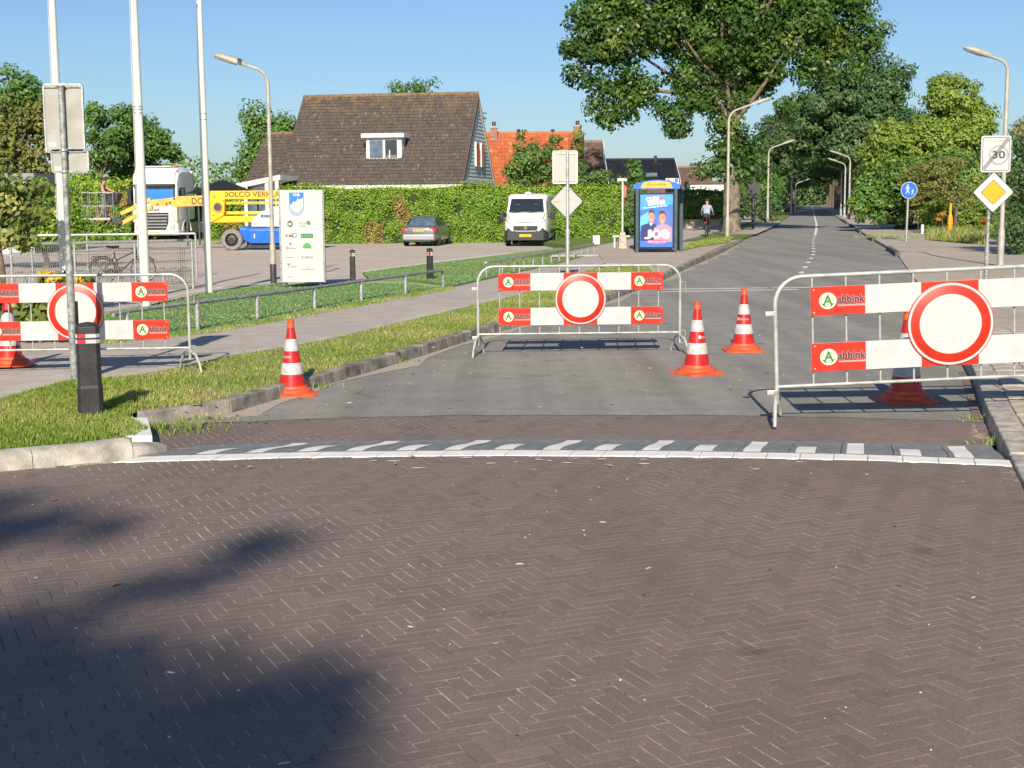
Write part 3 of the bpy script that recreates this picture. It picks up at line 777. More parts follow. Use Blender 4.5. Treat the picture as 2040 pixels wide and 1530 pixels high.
# ---- turned-down edges so that no sheet ends in the air
def skirt(nm, d=.3):
    o = bpy.data.objects[nm]; bm = bmesh.new(); bm.from_mesh(o.data)
    be = [e for e in bm.edges if e.is_boundary]
    r = bmesh.ops.extrude_edge_only(bm, edges=be)
    for v in [g for g in r['geom'] if isinstance(g, bmesh.types.BMVert)]: v.co.z -= d
    bm.to_mesh(o.data); bm.free()
for nm in ('artificial_turf_left', 'artificial_turf_right', 'footpath', 'bus_platform', 'far_verge', 'pavement_right', 'verge', 'far_footpath', 'verge_patch'): pass
# ---- grass blades
def tri_sample(tris, n, rng):
    T = np.array(tris); ar = np.linalg.norm(np.cross(T[:, 1] - T[:, 0], T[:, 2] - T[:, 0]), axis=1) / 2
    k = rng.choice(len(T), n, p=ar / ar.sum()); u, v = rng.random(n), rng.random(n); s = u + v > 1; u[s] = 1 - u[s]; v[s] = 1 - v[s]
    return T[k, 0] + (T[k, 1] - T[k, 0]) * u[:, None] + (T[k, 2] - T[k, 0]) * v[:, None]
def mesh_tris(o):
    me = o.data; me.calc_loop_triangles(); vs = np.array([v.co[:] for v in me.vertices])
    return [vs[list(t.vertices)] for t in me.loop_triangles]
def blades(name, P, h, wd, seed, mat=L_grass, dry=0.0):
    rng = np.random.default_rng(seed); n = len(P)
    hh = h * rng.uniform(.45, 1.25, n); a = rng.uniform(0, 2 * math.pi, n)
    side = np.stack([np.cos(a), np.sin(a), np.zeros(n)], 1) * (wd * rng.uniform(.6, 1.3, n))[:, None]
    lean = np.stack([rng.normal(0, .45, n), rng.normal(0, .45, n), np.ones(n)], 1); lean /= np.linalg.norm(lean, axis=1, keepdims=True)
    tip = P + lean * hh[:, None]; mid = P + lean * (hh * .55)[:, None] * np.array([.7, .7, 1.05])
    Q = np.stack([P - side, P + side, mid + side * .75, tip, mid - side * .75], 1)
    me = bpy.data.meshes.new(name); me.vertices.add(n * 5); me.vertices.foreach_set('co', Q.reshape(-1))
    me.loops.add(n * 5); me.loops.foreach_set('vertex_index', np.arange(n * 5, dtype=np.int32))
    me.polygons.add(n); me.polygons.foreach_set('loop_start', np.arange(0, n * 5, 5, dtype=np.int32)); me.polygons.foreach_set('loop_total', np.full(n, 5, dtype=np.int32))
    me.update(calc_edges=True)
    patch = .5 + .5 * np.sin(P[:, 0] * 1.9 + 1.3 * np.sin(P[:, 1] * 1.1)) * np.sin(P[:, 1] * 2.3 + P[:, 0])
    t = np.clip(rng.normal(.36, .18, n) + patch * .34 + dry, 0, 1)
    at = me.attributes.new('tint', 'FLOAT', 'FACE'); at.data.foreach_set('value', t.astype(np.float32)); me.materials.append(mat)
    o = link_mesh(name, me); return o
rg = np.random.default_rng(2)
P = tri_sample(mesh_tris(bpy.data.objects['verge_island']), 30000, rg); P = P[P[:, 1] > 8]
tag(blades('grass', P, .05, .0042, 1), 'sunlit green and straw grass on the corner island by the bollard', 'grass', kind='stuff')
P = tri_sample(mesh_tris(sv), 16000, rg)
tag(blades('grass', P, .055, .006, 12), 'grass of the verge running off to the left along the side street', 'grass', kind='stuff')
P = tri_sample(mesh_tris(bpy.data.objects['verge_infill']), 2600, rg)
tag(blades('grass', P, .055, .0045, 11), 'grass between the corner island and the road kerb', 'grass', kind='stuff')
P = tri_sample(mesh_tris(verge), 42000, rg)
tag(blades('grass', P, .04, .005, 2, dry=.03), 'grass strip between the footpath and the left kerb', 'grass', kind='stuff')
tt = [np.array(t) for nm in ('verge_patch',) for t in mesh_tris(bpy.data.objects[nm])]
P = tri_sample(tt, 2500, rg)
tag(blades('grass', P, .1, .014, 3), 'short grass patch at the foot of the oak by the bus stop', 'grass', kind='stuff')
# weeds along the kerb foot and ragged grass along the path edges
P = []
for (px_, py_, n_, s_) in ((395, 838, 60, .12), (360, 851, 120, .2), (330, 862, 150, .18), (300, 855, 120, .15), (625, 772, 60, .12), (800, 722, 40, .1), (1012, 652, 50, .15), (1960, 838, 60, .1), (1985, 885, 60, .1)):
    g_ = G(px_, py_); q = np.tile(np.array(g_), (n_, 1)); q[:, :2] += rg.normal(0, s_, (n_, 2)) * np.array([1.4, .5]); P.append(q)
P = np.concatenate(P)
tag(blades('weeds', P, .07, .006, 5), 'small weeds sprouting at the foot of the kerbs', 'weeds', kind='stuff')
pe = along(T0 and W([(190, 685), (334, 671), (420, 662), (640, 622), (900, 575)], .09), 300)
P = np.array([p[:] for p in pe for _ in range(12)]); P[:, :2] += rg.normal(0, .07, (len(P), 2))
tag(blades('grass', P, .05, .006, 6, dry=.06), 'ragged grass fringe between artificial turf and footpath', 'grass', kind='stuff')
L_turf = leaf_mat('turf_fibres', [(0, (.095, .19, .055)), (.5, (.165, .275, .09)), (1, (.27, .37, .15))], .5, .15)
tt = [np.array(t) for nm in ('artificial_turf_left', 'artificial_turf_right') for t in mesh_tris(bpy.data.objects[nm])]
P = tri_sample(tt, 45000, rg)
tag(blades('turf_fibres', P, .03, .011, 8, L_turf), 'bright green fibres of the artificial turf beside the footpath', 'turf', kind='stuff')
# grit, twigs and crumbs lying on the bricks and asphalt
gm = MB(); rq = random.Random(21)
for i in range(330):
    if i < 180: x, y, z = rq.uniform(-5.5, 3.3), rq.uniform(3.6, 9.9), PZ + .0015
    else: x, y, z = rq.uniform(-2, 4), rq.uniform(12.8, 22), .001
    if x > fx(RRn, y) - .05: continue
    s = rq.uniform(.0015, .0055) * (1 if i < 180 else 1.4); a = rq.uniform(0, 6.3); l = s * rq.choice((1, 1, 1.4, 4))
    c_, s_ = math.cos(a), math.sin(a)
    gm.add([(x + (u * l) * c_ - (v * s) * s_, y + (u * l) * s_ + (v * s) * c_, z + hh * s * .9) for u, v, hh in ((-1, -1, 0), (1, -1, 0), (1, 1, 0), (-1, 1, 0), (-.5, -.5, 1), (.5, -.5, 1), (.5, .5, 1), (-.5, .5, 1))], [(0, 1, 5, 4), (1, 2, 6, 5), (2, 3, 7, 6), (3, 0, 4, 7), (4, 5, 6, 7)], rq.choice((0, 0, 1)))
tag(gm.build('grit', [pm('pale_grit', (.55, .48, .38), .9, .2), pm('dark_grit', (.06, .05, .042), .9, .2)], fixn=False), 'crumbs of grit and twigs scattered over bricks and asphalt', 'grit', kind='stuff')
# fallen leaves
L_dead = leaf_mat('dead_leaves', [(0, (.22, .12, .05)), (.5, (.40, .26, .12)), (1, (.55, .45, .25))], .7, .1)
P = []
for (px_, py_, z_, n_, sx_, sy_) in ((1060, 527, .09, 420, 1.6, .5), (1150, 500, .09, 350, 2.0, .8), (500, 632, .09, 60, 1.2, .3), (1165, 545, .14, 120, 1, .5), (850, 590, .09, 50, 2, .5), (430, 815, .14, 40, .8, .3), (700, 700, .14, 60, 2, .6), (1900, 545, .1, 60, 2, 2), (900, 920, .085, 4, 1, .4), (1300, 1000, .085, 2, 1.2, 1)):
    g_ = G(px_, py_, z_ + .012); q = np.tile(np.array(g_), (n_, 1)); q[:, 0] += rg.normal(0, sx_, n_); q[:, 1] += rg.normal(0, sy_, n_); P.append(q)
P = np.concatenate(P)
me = leaves_mesh('fallen_leaves', P, np.tile([0, 0, 1.0], (len(P), 1)) + rg.normal(0, .25, (len(P), 3)), .055, rg.random(len(P)), L_dead, seed=4)
tag(link_mesh('fallen_leaves', me), 'dry brown leaves scattered along the path and kerb', 'leaves', kind='stuff')
for nm in ('artificial_turf_left', 'artificial_turf_right', 'footpath', 'bus_platform', 'far_verge', 'pavement_right', 'verge', 'far_footpath', 'verge_patch'): skirt(nm)
# ================================================================== crowd barriers with sign boards
def logo(parent, x0, zc, w_, h_, y):
    """cream roundel with a green A, firm's name and a line of small print; red field from x0, w_ wide"""
    r = h_ * .29; cx = x0 + w_ * .27
    mb = MB(); mb.lathe([(r, -.0012), (r, .0012)], 24, M=Matrix.Rotation(math.pi / 2, 4, 'X')); o = mb.build('logo_roundel', M_cream, parent); o.location = (cx, y - .0015, zc)
    text_part('A', M_green, parent, (cx, y - .0035, zc + r * .1), r * 1.05, r * 1.15, name='logo_letter', bold=.003)
    mb = MB(); mb.tube([(cx + r * .72 * math.cos(a), y - .003, zc + r * .72 * math.sin(a)) for a in np.linspace(R_(200), R_(250), 6)], .0045, 5)
    mb.tube([(cx + r * .72 * math.cos(a), y - .003, zc + r * .72 * math.sin(a)) for a in np.linspace(R_(290), R_(340), 6)], .0045, 5); mb.build('logo_arc', M_green, parent)
    text_part('abbink', M_white, parent, (x0 + w_ * .705, y - .002, zc + h_ * .05), w_ * .52, h_ * .27, name='lettering_edge', bold=.0042)
    text_part('abbink', M_maroon, parent, (x0 + w_ * .705, y - .0035, zc + h_ * .05), w_ * .515, h_ * .265, bold=.0022)
    text_part('verkeerstechniek', M_white, parent, (x0 + w_ * .715, y - .0025, zc - h_ * .165), w_ * .52, h_ * .085, name='small_print', bold=.0006)

def barrier(label, p0, rz, S=1.0, tilt=0.0, hooks=True, foot=(-.25, .2)):
    """local x along the barrier from its left post, z up"""
    root = thing('crowd_barrier', label, 'barrier', p0, group='crowd barriers closing the road', rot=(0, -tilt, rz), scale=S)
    L, H, r, rc = 2.5, 1.09, .0165, .2
    mb = MB(); pts = [(0, 0, .13), (0, 0, .3), (0, 0, .6), (0, 0, H - rc)]
    pts += [(rc - rc * math.cos(a), 0, H - rc + rc * math.sin(a)) for a in np.linspace(.2, math.pi / 2, 7)]
    pts += [(L * .5, 0, H)] + [(L - rc + rc * math.sin(a), 0, H - rc + rc * math.cos(a)) for a in np.linspace(0, math.pi / 2 - .2, 7)]
    pts += [(L, 0, H - rc), (L, 0, .6), (L, 0, .13)]
    mb.tube(pts, r, 10); mb.build('frame', M_tube, root, smooth=60)
    MB().tube([(0, 0, .26), (L, 0, .26)], .0135, 8).build('bottom_rail', M_tube, root, smooth=60)
    n = 9; barm = MB().tube([(0, 0, .26), (0, 0, H - .01)], .0085, 8).mesh('bar', M_tube, 60)
    for i in range(n):
        link_mesh('bar', barm, root, (.27 + i * .245, .002, 0))
    for xe in (0, L):
        mb = MB(); mb.tube([(0, -.31, .0), (0, -.26, .10), (0, -.16, .19), (0, 0, .225), (0, .16, .19), (0, .26, .10), (0, .31, .0)], .015, 8)
        o = mb.build('foot', M_tube, root, smooth=60); o.location = (xe, 0, .0)
        o.rotation_euler = (0, 0, foot[0] if xe == 0 else foot[1])
    for z in (.22, H - .27):
        MB().box(-.075, .0, -.018, .018, z - .018, z + .018).build('lug', M_tube, root, bevel=.004)
        if hooks: MB().tube([(L, 0, z + .06), (L + .055, 0, z + .06), (L + .065, 0, z + .05), (L + .065, 0, z - .06)], .0075, 6).build('hook', M_tube, root, smooth=60)
    b0, bl, bh = .25, 2.03, .215
    segs = [(0, .195, M_red), (.195, .395, M_white), (.395, .6, M_red), (.6, .805, M_white), (.805, 1.0, M_red)]
    for zc in (.90, .475):
        mb = MB().box(b0, b0 + bl, -.034, -.026, zc - bh / 2, zc + bh / 2)
        bd = mb.build('board', M_white, root)
        for a, b, m in segs:
            f = MB().box(b0 + bl * a + .0005, b0 + bl * b - .0005, -.0365, -.0335, zc - bh / 2 + .001, zc + bh / 2 - .001).build('red_field' if m is M_red else 'white_field', m, bd)
        for a in (0, .805): logo(bd, b0 + bl * a + (.02 if a == 0 else .0), zc, bl * .19, bh, -.0365)
        for a in (.012, .988):
            for dz in (-.4, .4):
                o = MB().lathe([(.006, 0), (.006, .004)], 8, M=Matrix.Rotation(math.pi / 2, 4, 'X')).build('rivet', M_galv, bd); o.location = (b0 + bl * a, -.0365, zc + bh * dz)
    R90 = Matrix.Rotation(math.pi / 2, 4, 'X')
    cx, cz, rr_ = b0 + bl * .4975, .685, .315
    d = MB().lathe([(rr_, 0), (rr_, .012), (rr_ - .004, .014)], 64, M=R90).build('round_sign', M_red, root, smooth=40); d.location = (cx, -.037, cz)
    def ring(r0, r1, y, m, nm):
        mb = MB(); k = 64
        mb.add([(r_ * math.cos(2 * math.pi * j / k), -y, r_ * math.sin(2 * math.pi * j / k)) for r_ in (r0, r1) for j in range(k)], [(j, (j + 1) % k, k + (j + 1) % k, k + j) for j in range(k)])
        return mb.build(nm, m, d)
    ring(rr_ * .925, rr_ * .98, .0165, M_white, 'white_rim')
    mb = MB(); mb.lathe([(0, .0155), (rr_ * .715, .0155), (rr_ * .715, .0145)], 64, M=R90); mb.build('white_face', M_white, d)
    return root

pL, pR = G(953, 708), G(1354, 703)
barrier('crowd barrier standing across the middle of the road with the round red sign', pL, math.atan2(pR.y - pL.y, pR.x - pL.x), S=(pR - pL).length / 2.5)
pL = G(1549, 838, .03)
barrier('nearest and largest crowd barrier, its right end cut off by the picture edge', pL, R_(0.5), S=(1.165, 1.12, 1.12), tilt=R_(2.2), hooks=True)
pR = G(380, 738, .13); th = R_(4); Lb = 2.5 * .945
barrier('crowd barrier across the left footpath behind the black bollard and grey signpost', (pR.x - Lb * math.cos(th), pR.y - Lb * math.sin(th), .13), th, S=.945, foot=(-.3, .55))

# ================================================================== traffic cones
def wrap_text(txt, mat, parent, zc, width, height, rfun, a0):
    vs, fs = letters(txt, width, height, 0)
    out = []
    for x, _, z in vs:
        r = rfun(zc + z) + .004; a = a0 + x / r
        out.append((r * math.sin(a), -r * math.cos(a), zc + z))
    MB().add(out, fs).build('lettering', mat, parent, fixn=False)
def cone(label, p, H, rz, a0, tip=0.0):
    root = thing('traffic_cone', label, 'traffic cone', p, rz, group='traffic cones', scale=H)
    def rf(z): return .178 + (.045 - .178) * (z - .10) / (.9 - .10)
    b = .312; pts = [(-b, -b * .72), (-b * .72, -b), (b * .72, -b), (b, -b * .72), (b, b * .72), (b * .72, b), (-b * .72, b), (-b, b * .72)]
    mb = MB()
    def rg_(s, z): return [Vector((x * s, y * s, z)) for x, y in pts]
    mb.loft([rg_(1, 0), rg_(1.0, .018), rg_(.86, .035), rg_(.80, .045)]); mb.build('base', M_orange, root, bevel=.004)
    MB().lathe([(.255, .04), (.25, .075), (.225, .09), (.205, .092), (.195, .125), (.175, .128)], 32).build('base_ring', M_orange, root, smooth=35)
    MB().lathe([(rf(.10), .10), (rf(.895), .895)], 32).build('body', M_conered, root, smooth=40)
    for z0, z1 in ((.278, .43), (.585, .745)):
        MB().lathe([(rf(z0) + .001, z0), (rf(z0) + .0035, z0 + .003), (rf(z1) + .0035, z1 - .003), (rf(z1) + .001, z1)], 32).build('white_band', M_conewhite, root, smooth=40)
    MB().lathe([(.05, .89), (.05, .935), (.043, .95), (.043, .965), (.047, .97), (.046, .995), (.03, 1.0)], 24).build('collar', M_orange, root, smooth=40)
    wrap_text('abbink', M_white, root, .515, .15, .035, rf, a0)
    mb = MB(); a1 = a0 - 0.95
    vs = []; zc = .515
    for k in range(12):
        dx, dz = .026 * math.cos(k * math.pi / 6), .026 * math.sin(k * math.pi / 6); r = rf(zc + dz) + .004; a = a1 + dx / r; vs.append((r * math.sin(a), -r * math.cos(a), zc + dz))
    mb.add(vs, [tuple(range(12))]).build('logo_roundel', M_white, root, fixn=False)
    return root
cone('traffic cone standing against the left kerb, in front of the verge', G(583, 786), .755, R_(18), R_(-48))
cone('left one of the two cones beside the middle barrier, nearer to the viewer', G(1388, 744), .80, R_(35), R_(32))
cone('right one of the two cones beside the middle barrier, further back', G(1481, 699), .80, R_(2), R_(-8))
cone('traffic cone half hidden behind the nearest barrier, its lower white band shaded', G(1804, 799), .87, R_(5), R_(180))
cone('traffic cone at the left picture edge behind the footpath barrier', G(20, 727, .13), .80, R_(12), R_(140))

# ================================================================== bollards
M_bred = pm('bollard_red', (.5, .02, .04), .5, .05)
M_bollard = pm('charcoal_recycled_plastic', (.028, .028, .03), .62, .3, 7, .15, 50)
def bollard(label, p, rz, w_, H):
    root = thing('bollard', label, 'bollard', p, rz, group='black bollards with red and white bands')
    def sec(s, z, c=.28): 
        h = w_ / 2 * s; k = h * (1 - c)
        return [Vector(q) for q in ((-k, -h, z), (k, -h, z), (h, -k, z), (h, k, z), (k, h, z), (-k, h, z), (-h, k, z), (-h, -k, z))]
    MB().loft([sec(1.0, -.05), sec(1.0, H * .3), sec(.93, H * .33), sec(.93, H * .955), sec(.62, H * .985), sec(.1, H)]).build('post', M_bollard, root, bevel=.006)
    for k, z in enumerate((H * .80, H * .86)):
        hh = H * .02
        bd = MB().loft([sec(.945, z - hh), sec(.945, z + hh)], caps=False).build('white_band', M_white, root)
        h = w_ / 2 * .95
        MB().add([(-h * 1.0, -h * .7, z - hh), (-h * .72, -h * 1.0, z - hh), (-h * .15, -h * 1.003, z - hh), (-h * .15, -h * 1.003, z + hh), (-h * .72, -h * 1.0, z + hh), (-h * 1.0, -h * .7, z + hh)], [(0, 1, 4, 5), (1, 2, 3, 4)]).build('red_band', M_bred, bd)
    return root
bollard('tall black bollard on the grass island in front of the signpost', G(182, 826, VZ), R_(14), .205, .79)
bollard('black bollard on the turf just right of the white sponsor board', G(703, 557, -.03), R_(10), .145, .76)
bollard('black bollard by the end post of the low tube railing', G(857, 562, -.03), R_(25), .145, .83)

# wooden stake next to the signpost
p = G(152, 757, VZ); r0 = thing('wooden_post', 'weathered square wooden post just behind the grey signpost', 'post', p, R_(12))
MB().loft([[Vector((x * .045, y * .045, z)) for x, y in ((-1, -1), (1, -1), (1.05, 1), (-1, 1))] for z in (-.05, .3, .75, .80)]).build('stake', M_wood_old, r0, bevel=.006)

# ================================================================== signposts
M_signback = pm('aluminium_sign_back', (.42, .43, .42), .55, .08, 5, metal=.15, col2=(.40, .41, .39))
M_signback_d = pm('weathered_sign_back', (.40, .395, .37), .6, .15, 6, metal=.1, col2=(.29, .29, .26))
M_signrim = pm('sign_rim', (.62, .63, .60), .5, .05)
def rrect(w_, h_, r, n=5):
    out = []
    for cx, cz, a0 in ((w_ / 2 - r, h_ / 2 - r, 0), (-w_ / 2 + r, h_ / 2 - r, 90), (-w_ / 2 + r, -h_ / 2 + r, 180), (w_ / 2 - r, -h_ / 2 + r, 270)):
        for k in range(n + 1): a = R_(a0 + 90 * k / n); out.append((cx + r * math.cos(a), cz + r * math.sin(a)))
    return out
def diamond(s, r=.03):
    return [((x - z) * .7071, (x + z) * .7071) for x, z in rrect(s, s, r)]
def plate(parent, outline, c, front_mat, name='sign_plate', y0=.03, th=.02, face=-1, inner=None, rim=None):
    """flat sign plate with a folded rim; outline in the local xz plane"""
    pl = MB().prism(outline, (c[0], y0, c[2]), (1, 0, 0), (0, 0, 1), (0, th, 0)).build(name, front_mat, parent)
    if rim:
        ins = [(x * .93, z * .95) for x, z in outline]; n = len(outline); mb = MB(); yy_ = y0 - .012
        mb.add([(c[0] + x, y0 + .001, c[2] + z) for x, z in outline] + [(c[0] + x, yy_, c[2] + z) for x, z in outline] + [(c[0] + x, yy_, c[2] + z) for x, z in ins] + [(c[0] + x, y0 - .0005, c[2] + z) for x, z in ins],
               [(k * n + i, k * n + (i + 1) % n, (k + 1) * n + (i + 1) % n, (k + 1) * n + i) for k in range(3) for i in range(n)])
        mb.build('rim', rim, pl)
    return pl
p = G(149, 761, VZ); sp = thing('signpost', 'grey galvanised signpost seen from behind with a tall and a small plate', 'signpost', p)
s = FPX / p.y
zt = V(120, 172, p.y).z - VZ
MB().tube([(0, 0, -.1), (0, 0, 1.22), (0, 0, 1.27), (0, 0, 1.3)], [.039, .039, .037, .028], 14).build('sleeve', M_galv_old, sp, smooth=50)
MB().tube([(0, 0, 1.25), (0, 0, zt)], .028, 14).build('pole', M_galv_old, sp, smooth=50)
c = V(128, 235, p.y); cz = c.z - VZ
for (w_, h_, zc, xo) in ((.395, .67, cz, .005), (.375, .225, V(138, 321, p.y).z - VZ, .045)):
    pl = plate(sp, rrect(w_, h_, .035), (xo, 0, zc), M_signback_d, y0=.042, rim=M_galv)
    for dz in (-h_ * .46, h_ * .46):
        MB().box(xo - w_ * .46, xo + w_ * .46, .024, .041, zc + dz - .012, zc + dz + .012).build('bracket', M_galv_old, pl)
        MB().tube([(.034 * math.cos(a), .034 * math.sin(a), zc + dz) for a in np.linspace(0, 2 * math.pi, 13)[:-1]], .008, 6, closed=True).build('clamp', M_galv, pl, smooth=60)
    MB().box(xo - w_ * .42, xo - w_ * .22, .0395, .0415, zc - h_ * .42, zc - h_ * .42 + .045).build('sticker', M_white, pl)

p = G(1131, 560, .12); sp = thing('signpost', 'slim signpost behind the middle barrier with a square and a diamond plate seen from behind', 'signpost', p, R_(2))
MB().tube([(0, 0, -.05), (0, 0, V(1130, 435, p.y).z - .4), (0, 0, V(1130, 435, p.y).z - .33), (0, 0, V(1127, 303, p.y).z - .12)], [.05, .05, .034, .034], 12).build('pole', M_galv, sp, smooth=50)
c1, c2 = V(1126, 333, p.y), V(1129, 401, p.y); k = p.y / FPX
pl = plate(sp, rrect(50 * k, 65 * k, .04), (c1.x - p.x, 0, c1.z - .12), M_signback, y0=.045, rim=M_signrim)
for dz in (-.3, .3): MB().box(-.2, .2, .03, .044, c1.z - .12 + dz - .012, c1.z - .12 + dz + .012).build('bracket', M_galv, pl)
MB().box(c1.x - p.x - .26, c1.x - p.x - .1, .042, .0445, c1.z - .12 - .36, c1.z - .12 - .31).build('sticker', pm('pink_sticker', (.6, .35, .3), .6, .1), pl)
pl = plate(sp, diamond(49 * k, .05), (c2.x - p.x, 0, c2.z - .12), M_signback, y0=.045, rim=M_dark)
MB().box(-.1, .1, .03, .044, c2.z - .12 + .26, c2.z - .12 + .285).build('bracket', M_galv, pl)
MB().box(-.32, -.18, .042, .0445, c2.z - .15, c2.z - .105).build('sticker', MATS['pink_sticker'], pl)

# end of 30 zone and priority road
M_yel = pm('sign_amber', (.80, .36, .01), .4, .04)
M_ink = pm('sign_ink', (.03, .03, .035), .5, .05)
M_grey_ring = pm('sign_grey', (.34, .34, .35), .5, .05)
p = G(1963, 592, .11); k = p.y / FPX
sp = thing('signpost', 'signpost with the end of zone 30 plate above an amber priority diamond', 'signpost', p, R_(-3))
MB().tube([(0, 0, -.05), (0, 0, .9), (0, 0, .95), (0, 0, V(1980, 280, p.y).z - .11)], [.042, .042, .032, .032], 12).build('pole', M_galv_old, sp, smooth=50)
c1, c2 = V(1982, 307, p.y), V(1977, 383, p.y)
z1, x1, z2, x2 = c1.z - .11, c1.x - p.x, c2.z - .11, c2.x - p.x
w_, h_ = 58 * k, 71 * k
pl = plate(sp, rrect(w_, h_, .04), (x1, 0, z1), M_white, y0=-.06)
def outline(parent, ol, c, y, t, mat, name):
    n = len(ol); mx = max(abs(a[0]) for a in ol); mb = MB(); f = 1 - t / mx
    mb.add([(c[0] + a, y, c[1] + b) for a, b in ol] + [(c[0] + a * f, y, c[1] + b * (1 - t / max(abs(q[1]) for q in ol))) for a, b in ol], [(i, (i + 1) % n, n + (i + 1) % n, n + i) for i in range(n)])
    return mb.build(name, mat, parent, fixn=False)
outline(pl, rrect(w_ * .9, h_ * .91, .03), (x1, z1), -.0635, .008, M_ink, 'border')
text_part('ZONE', M_grey_ring, pl, (x1 + .06, -.0625, z1 + h_ * .36), w_ * .42, h_ * .075)
text_part('30', M_dark, pl, (x1 + .05, -.0625, z1 - h_ * .02), w_ * .42, h_ * .2, bold=.004)
mb = MB(); kk = 40; ro, ri = w_ * .34, w_ * .265
mb.add([(x1 + .05 + r_ * math.cos(2 * math.pi * j / kk), -.063, z1 - .02 + r_ * math.sin(2 * math.pi * j / kk)) for r_ in (ro, ri) for j in range(kk)], [(j, (j + 1) % kk, kk + (j + 1) % kk, kk + j) for j in range(kk)]); mb.build('ring', M_grey_ring, pl, fixn=False)
for off in (-.022, 0, .022):
    a, b = Vector((x1 - w_ * .4 + off * .8, -.0645, z1 - h_ * .41 - off * .6)), Vector((x1 + w_ * .4 + off * .8, -.0645, z1 + h_ * .41 - off * .6)); d_ = (b - a).normalized(); n_ = Vector((-d_.z, 0, d_.x)) * .0055
    MB().add([a - n_, b - n_, b + n_, a + n_], [(0, 1, 2, 3)]).build('slash', M_ink, pl, fixn=False)
s_ = 57.5 * k
pl = plate(sp, diamond(s_, .035), (x2, 0, z2), M_dark, y0=-.055)
MB().prism(diamond(s_ * .965, .03), (x2, -.0585, z2), (1, 0, 0), (0, 0, 1), (0, .003, 0)).build('white_field', M_white, pl)
MB().prism(diamond(s_ * .60, .01), (x2, -.0605, z2), (1, 0, 0), (0, 0, 1), (0, .002, 0)).build('black_line', M_ink, pl)
MB().prism(diamond(s_ * .565, .008), (x2, -.0625, z2), (1, 0, 0), (0, 0, 1), (0, .002, 0)).build('amber_field', M_yel, pl)

# round blue footpath sign
M_blue = pm('sign_blue', (.015, .13, .62), .4, .05)
p = G(1805, 480, .11); k = p.y / FPX
sp = thing('footpath_sign', 'round blue sign with a white adult and child by the right pavement', 'sign', p)
c = V(1810, 379, p.y); zc, xc = c.z - .11, c.x - p.x
MB().tube([(0, 0, -.05), (xc, 0, zc + .3)], .05, 10).build('pole', M_galv, sp, smooth=50)
R90 = Matrix.Rotation(math.pi / 2, 4, 'X'); rb_ = 16.5 * k
pl = MB().lathe([(rb_, 0), (rb_, .03)], 40, M=R90).build('disc', M_white, sp, smooth=40); pl.location = (xc, -.06, zc)
o = MB().lathe([(rb_ * .93, .03), (rb_ * .93, .034)], 40, M=R90).build('blue_face', M_blue, pl)
def figure(s, ox, oz):
    mb = MB()
    mb.lathe([(0, .037), (.085 * s, .037), (.085 * s, .036)], 14, c=(ox, 0, oz + .38 * s), M=R90)
    mb.add([(ox + x * s, -.037, oz + z * s) for x, z in ((-.1, .27), (.1, .27), (.22, .02), (.16, 0), (.09, .12), (.08, -.05), (.2, -.42), (.12, -.44), (0, -.13), (-.12, -.44), (-.2, -.42), (-.08, -.05), (-.09, .12), (-.18, 0), (-.23, .04))], [tuple(range(15))])
    mb.build('pictogram', M_white, pl, fixn=False)
figure(rb_ * 1.25, -.12 * rb_ * 1.5, .12 * rb_); figure(rb_ * .78, .42 * rb_, -.22 * rb_)

# ================================================================== street lamps
M_lamp = pm('lamp_post_paint', (.40, .385, .33), .5, .15, 4)
M_lampw = pm('lamp_post_white', (.40, .39, .345), .5, .1, 4)
M_lens = pm('lamp_lens', (.42, .44, .42), .25, .1, 5, spec=.7)
def lamp(label, p, H, arm, side, mat, r=.06, headL=.75, droop=.18, yaw=0.0, sign=False, dark_base=False):
    root = thing('street_lamp', label, 'street lamp', p, yaw, group='street lamps')
    pts = [(0, 0, -.05), (0, 0, .9), (0, 0, 1.0), (0, 0, H - 1.0 * arm * .42)]
    z0 = H - 1.0 * arm * .42; R0 = arm * .30
    for a in np.linspace(.2, 1.25, 7): pts.append((side * R0 * (1 - math.cos(a)), 0, z0 + R0 * 1.05 * math.sin(a)))
    e = Vector(pts[-1]); d = Vector((side * math.cos(.32), 0, math.sin(.32)))
    xe = arm - headL * .75
    if xe > abs(e.x): pts.append(tuple(e + d * (xe - abs(e.x))))
    rs = [r * 1.15, r * 1.15, r * .85] + [r * .7] + [r * .55] * (len(pts) - 4)
    MB().tube(pts, rs, 10).build('post', mat, root, smooth=60)
    e = Vector(pts[-1]); ang = math.atan2(.33, 1)
    u = Vector((side * math.cos(ang), 0, math.sin(ang))); n_ = Vector((-side * math.sin(ang), 0, math.cos(ang)))
    # sleek cobra head: flat underside, rounded back
    rings = []
    for t, w_, h_ in ((0, .05, .05), (.12, .10, .10), (.4, .15, .13), (.75, .13, .10), (.95, .07, .05), (1.0, .02, .02)):
        c = e + u * (t * headL - .04)
        rings.append([c + Vector((0, 1, 0)) * (w_ * math.cos(a)) + n_ * (h_ * max(math.sin(a), -.3) - .01) for a in np.linspace(0, 2 * math.pi, 13)[:-1]])
    hd = MB().loft(rings).build('head', mat if mat is not M_dark else M_galv_old, root, smooth=60)
    rings = []
    for t, w_ in ((.3, .09), (.5, .13), (.8, .10), (.93, .05)):
        c = e + u * (t * headL - .04) - n_ * (.05 * (.5 + w_ * 4))
        rings.append([c + Vector((0, 1, 0)) * (w_ * math.cos(a)) + n_ * (.035 * math.sin(a)) for a in np.linspace(0, 2 * math.pi, 11)[:-1]])
    MB().loft(rings).build('lens', M_lens, hd, smooth=60)
    if dark_base: MB().tube([(0, 0, -.04), (0, 0, .42), (0, 0, .44)], [r * 1.25, r * 1.25, r * 1.16], 12).build('base_sleeve', M_dark, root, smooth=50)
    return root
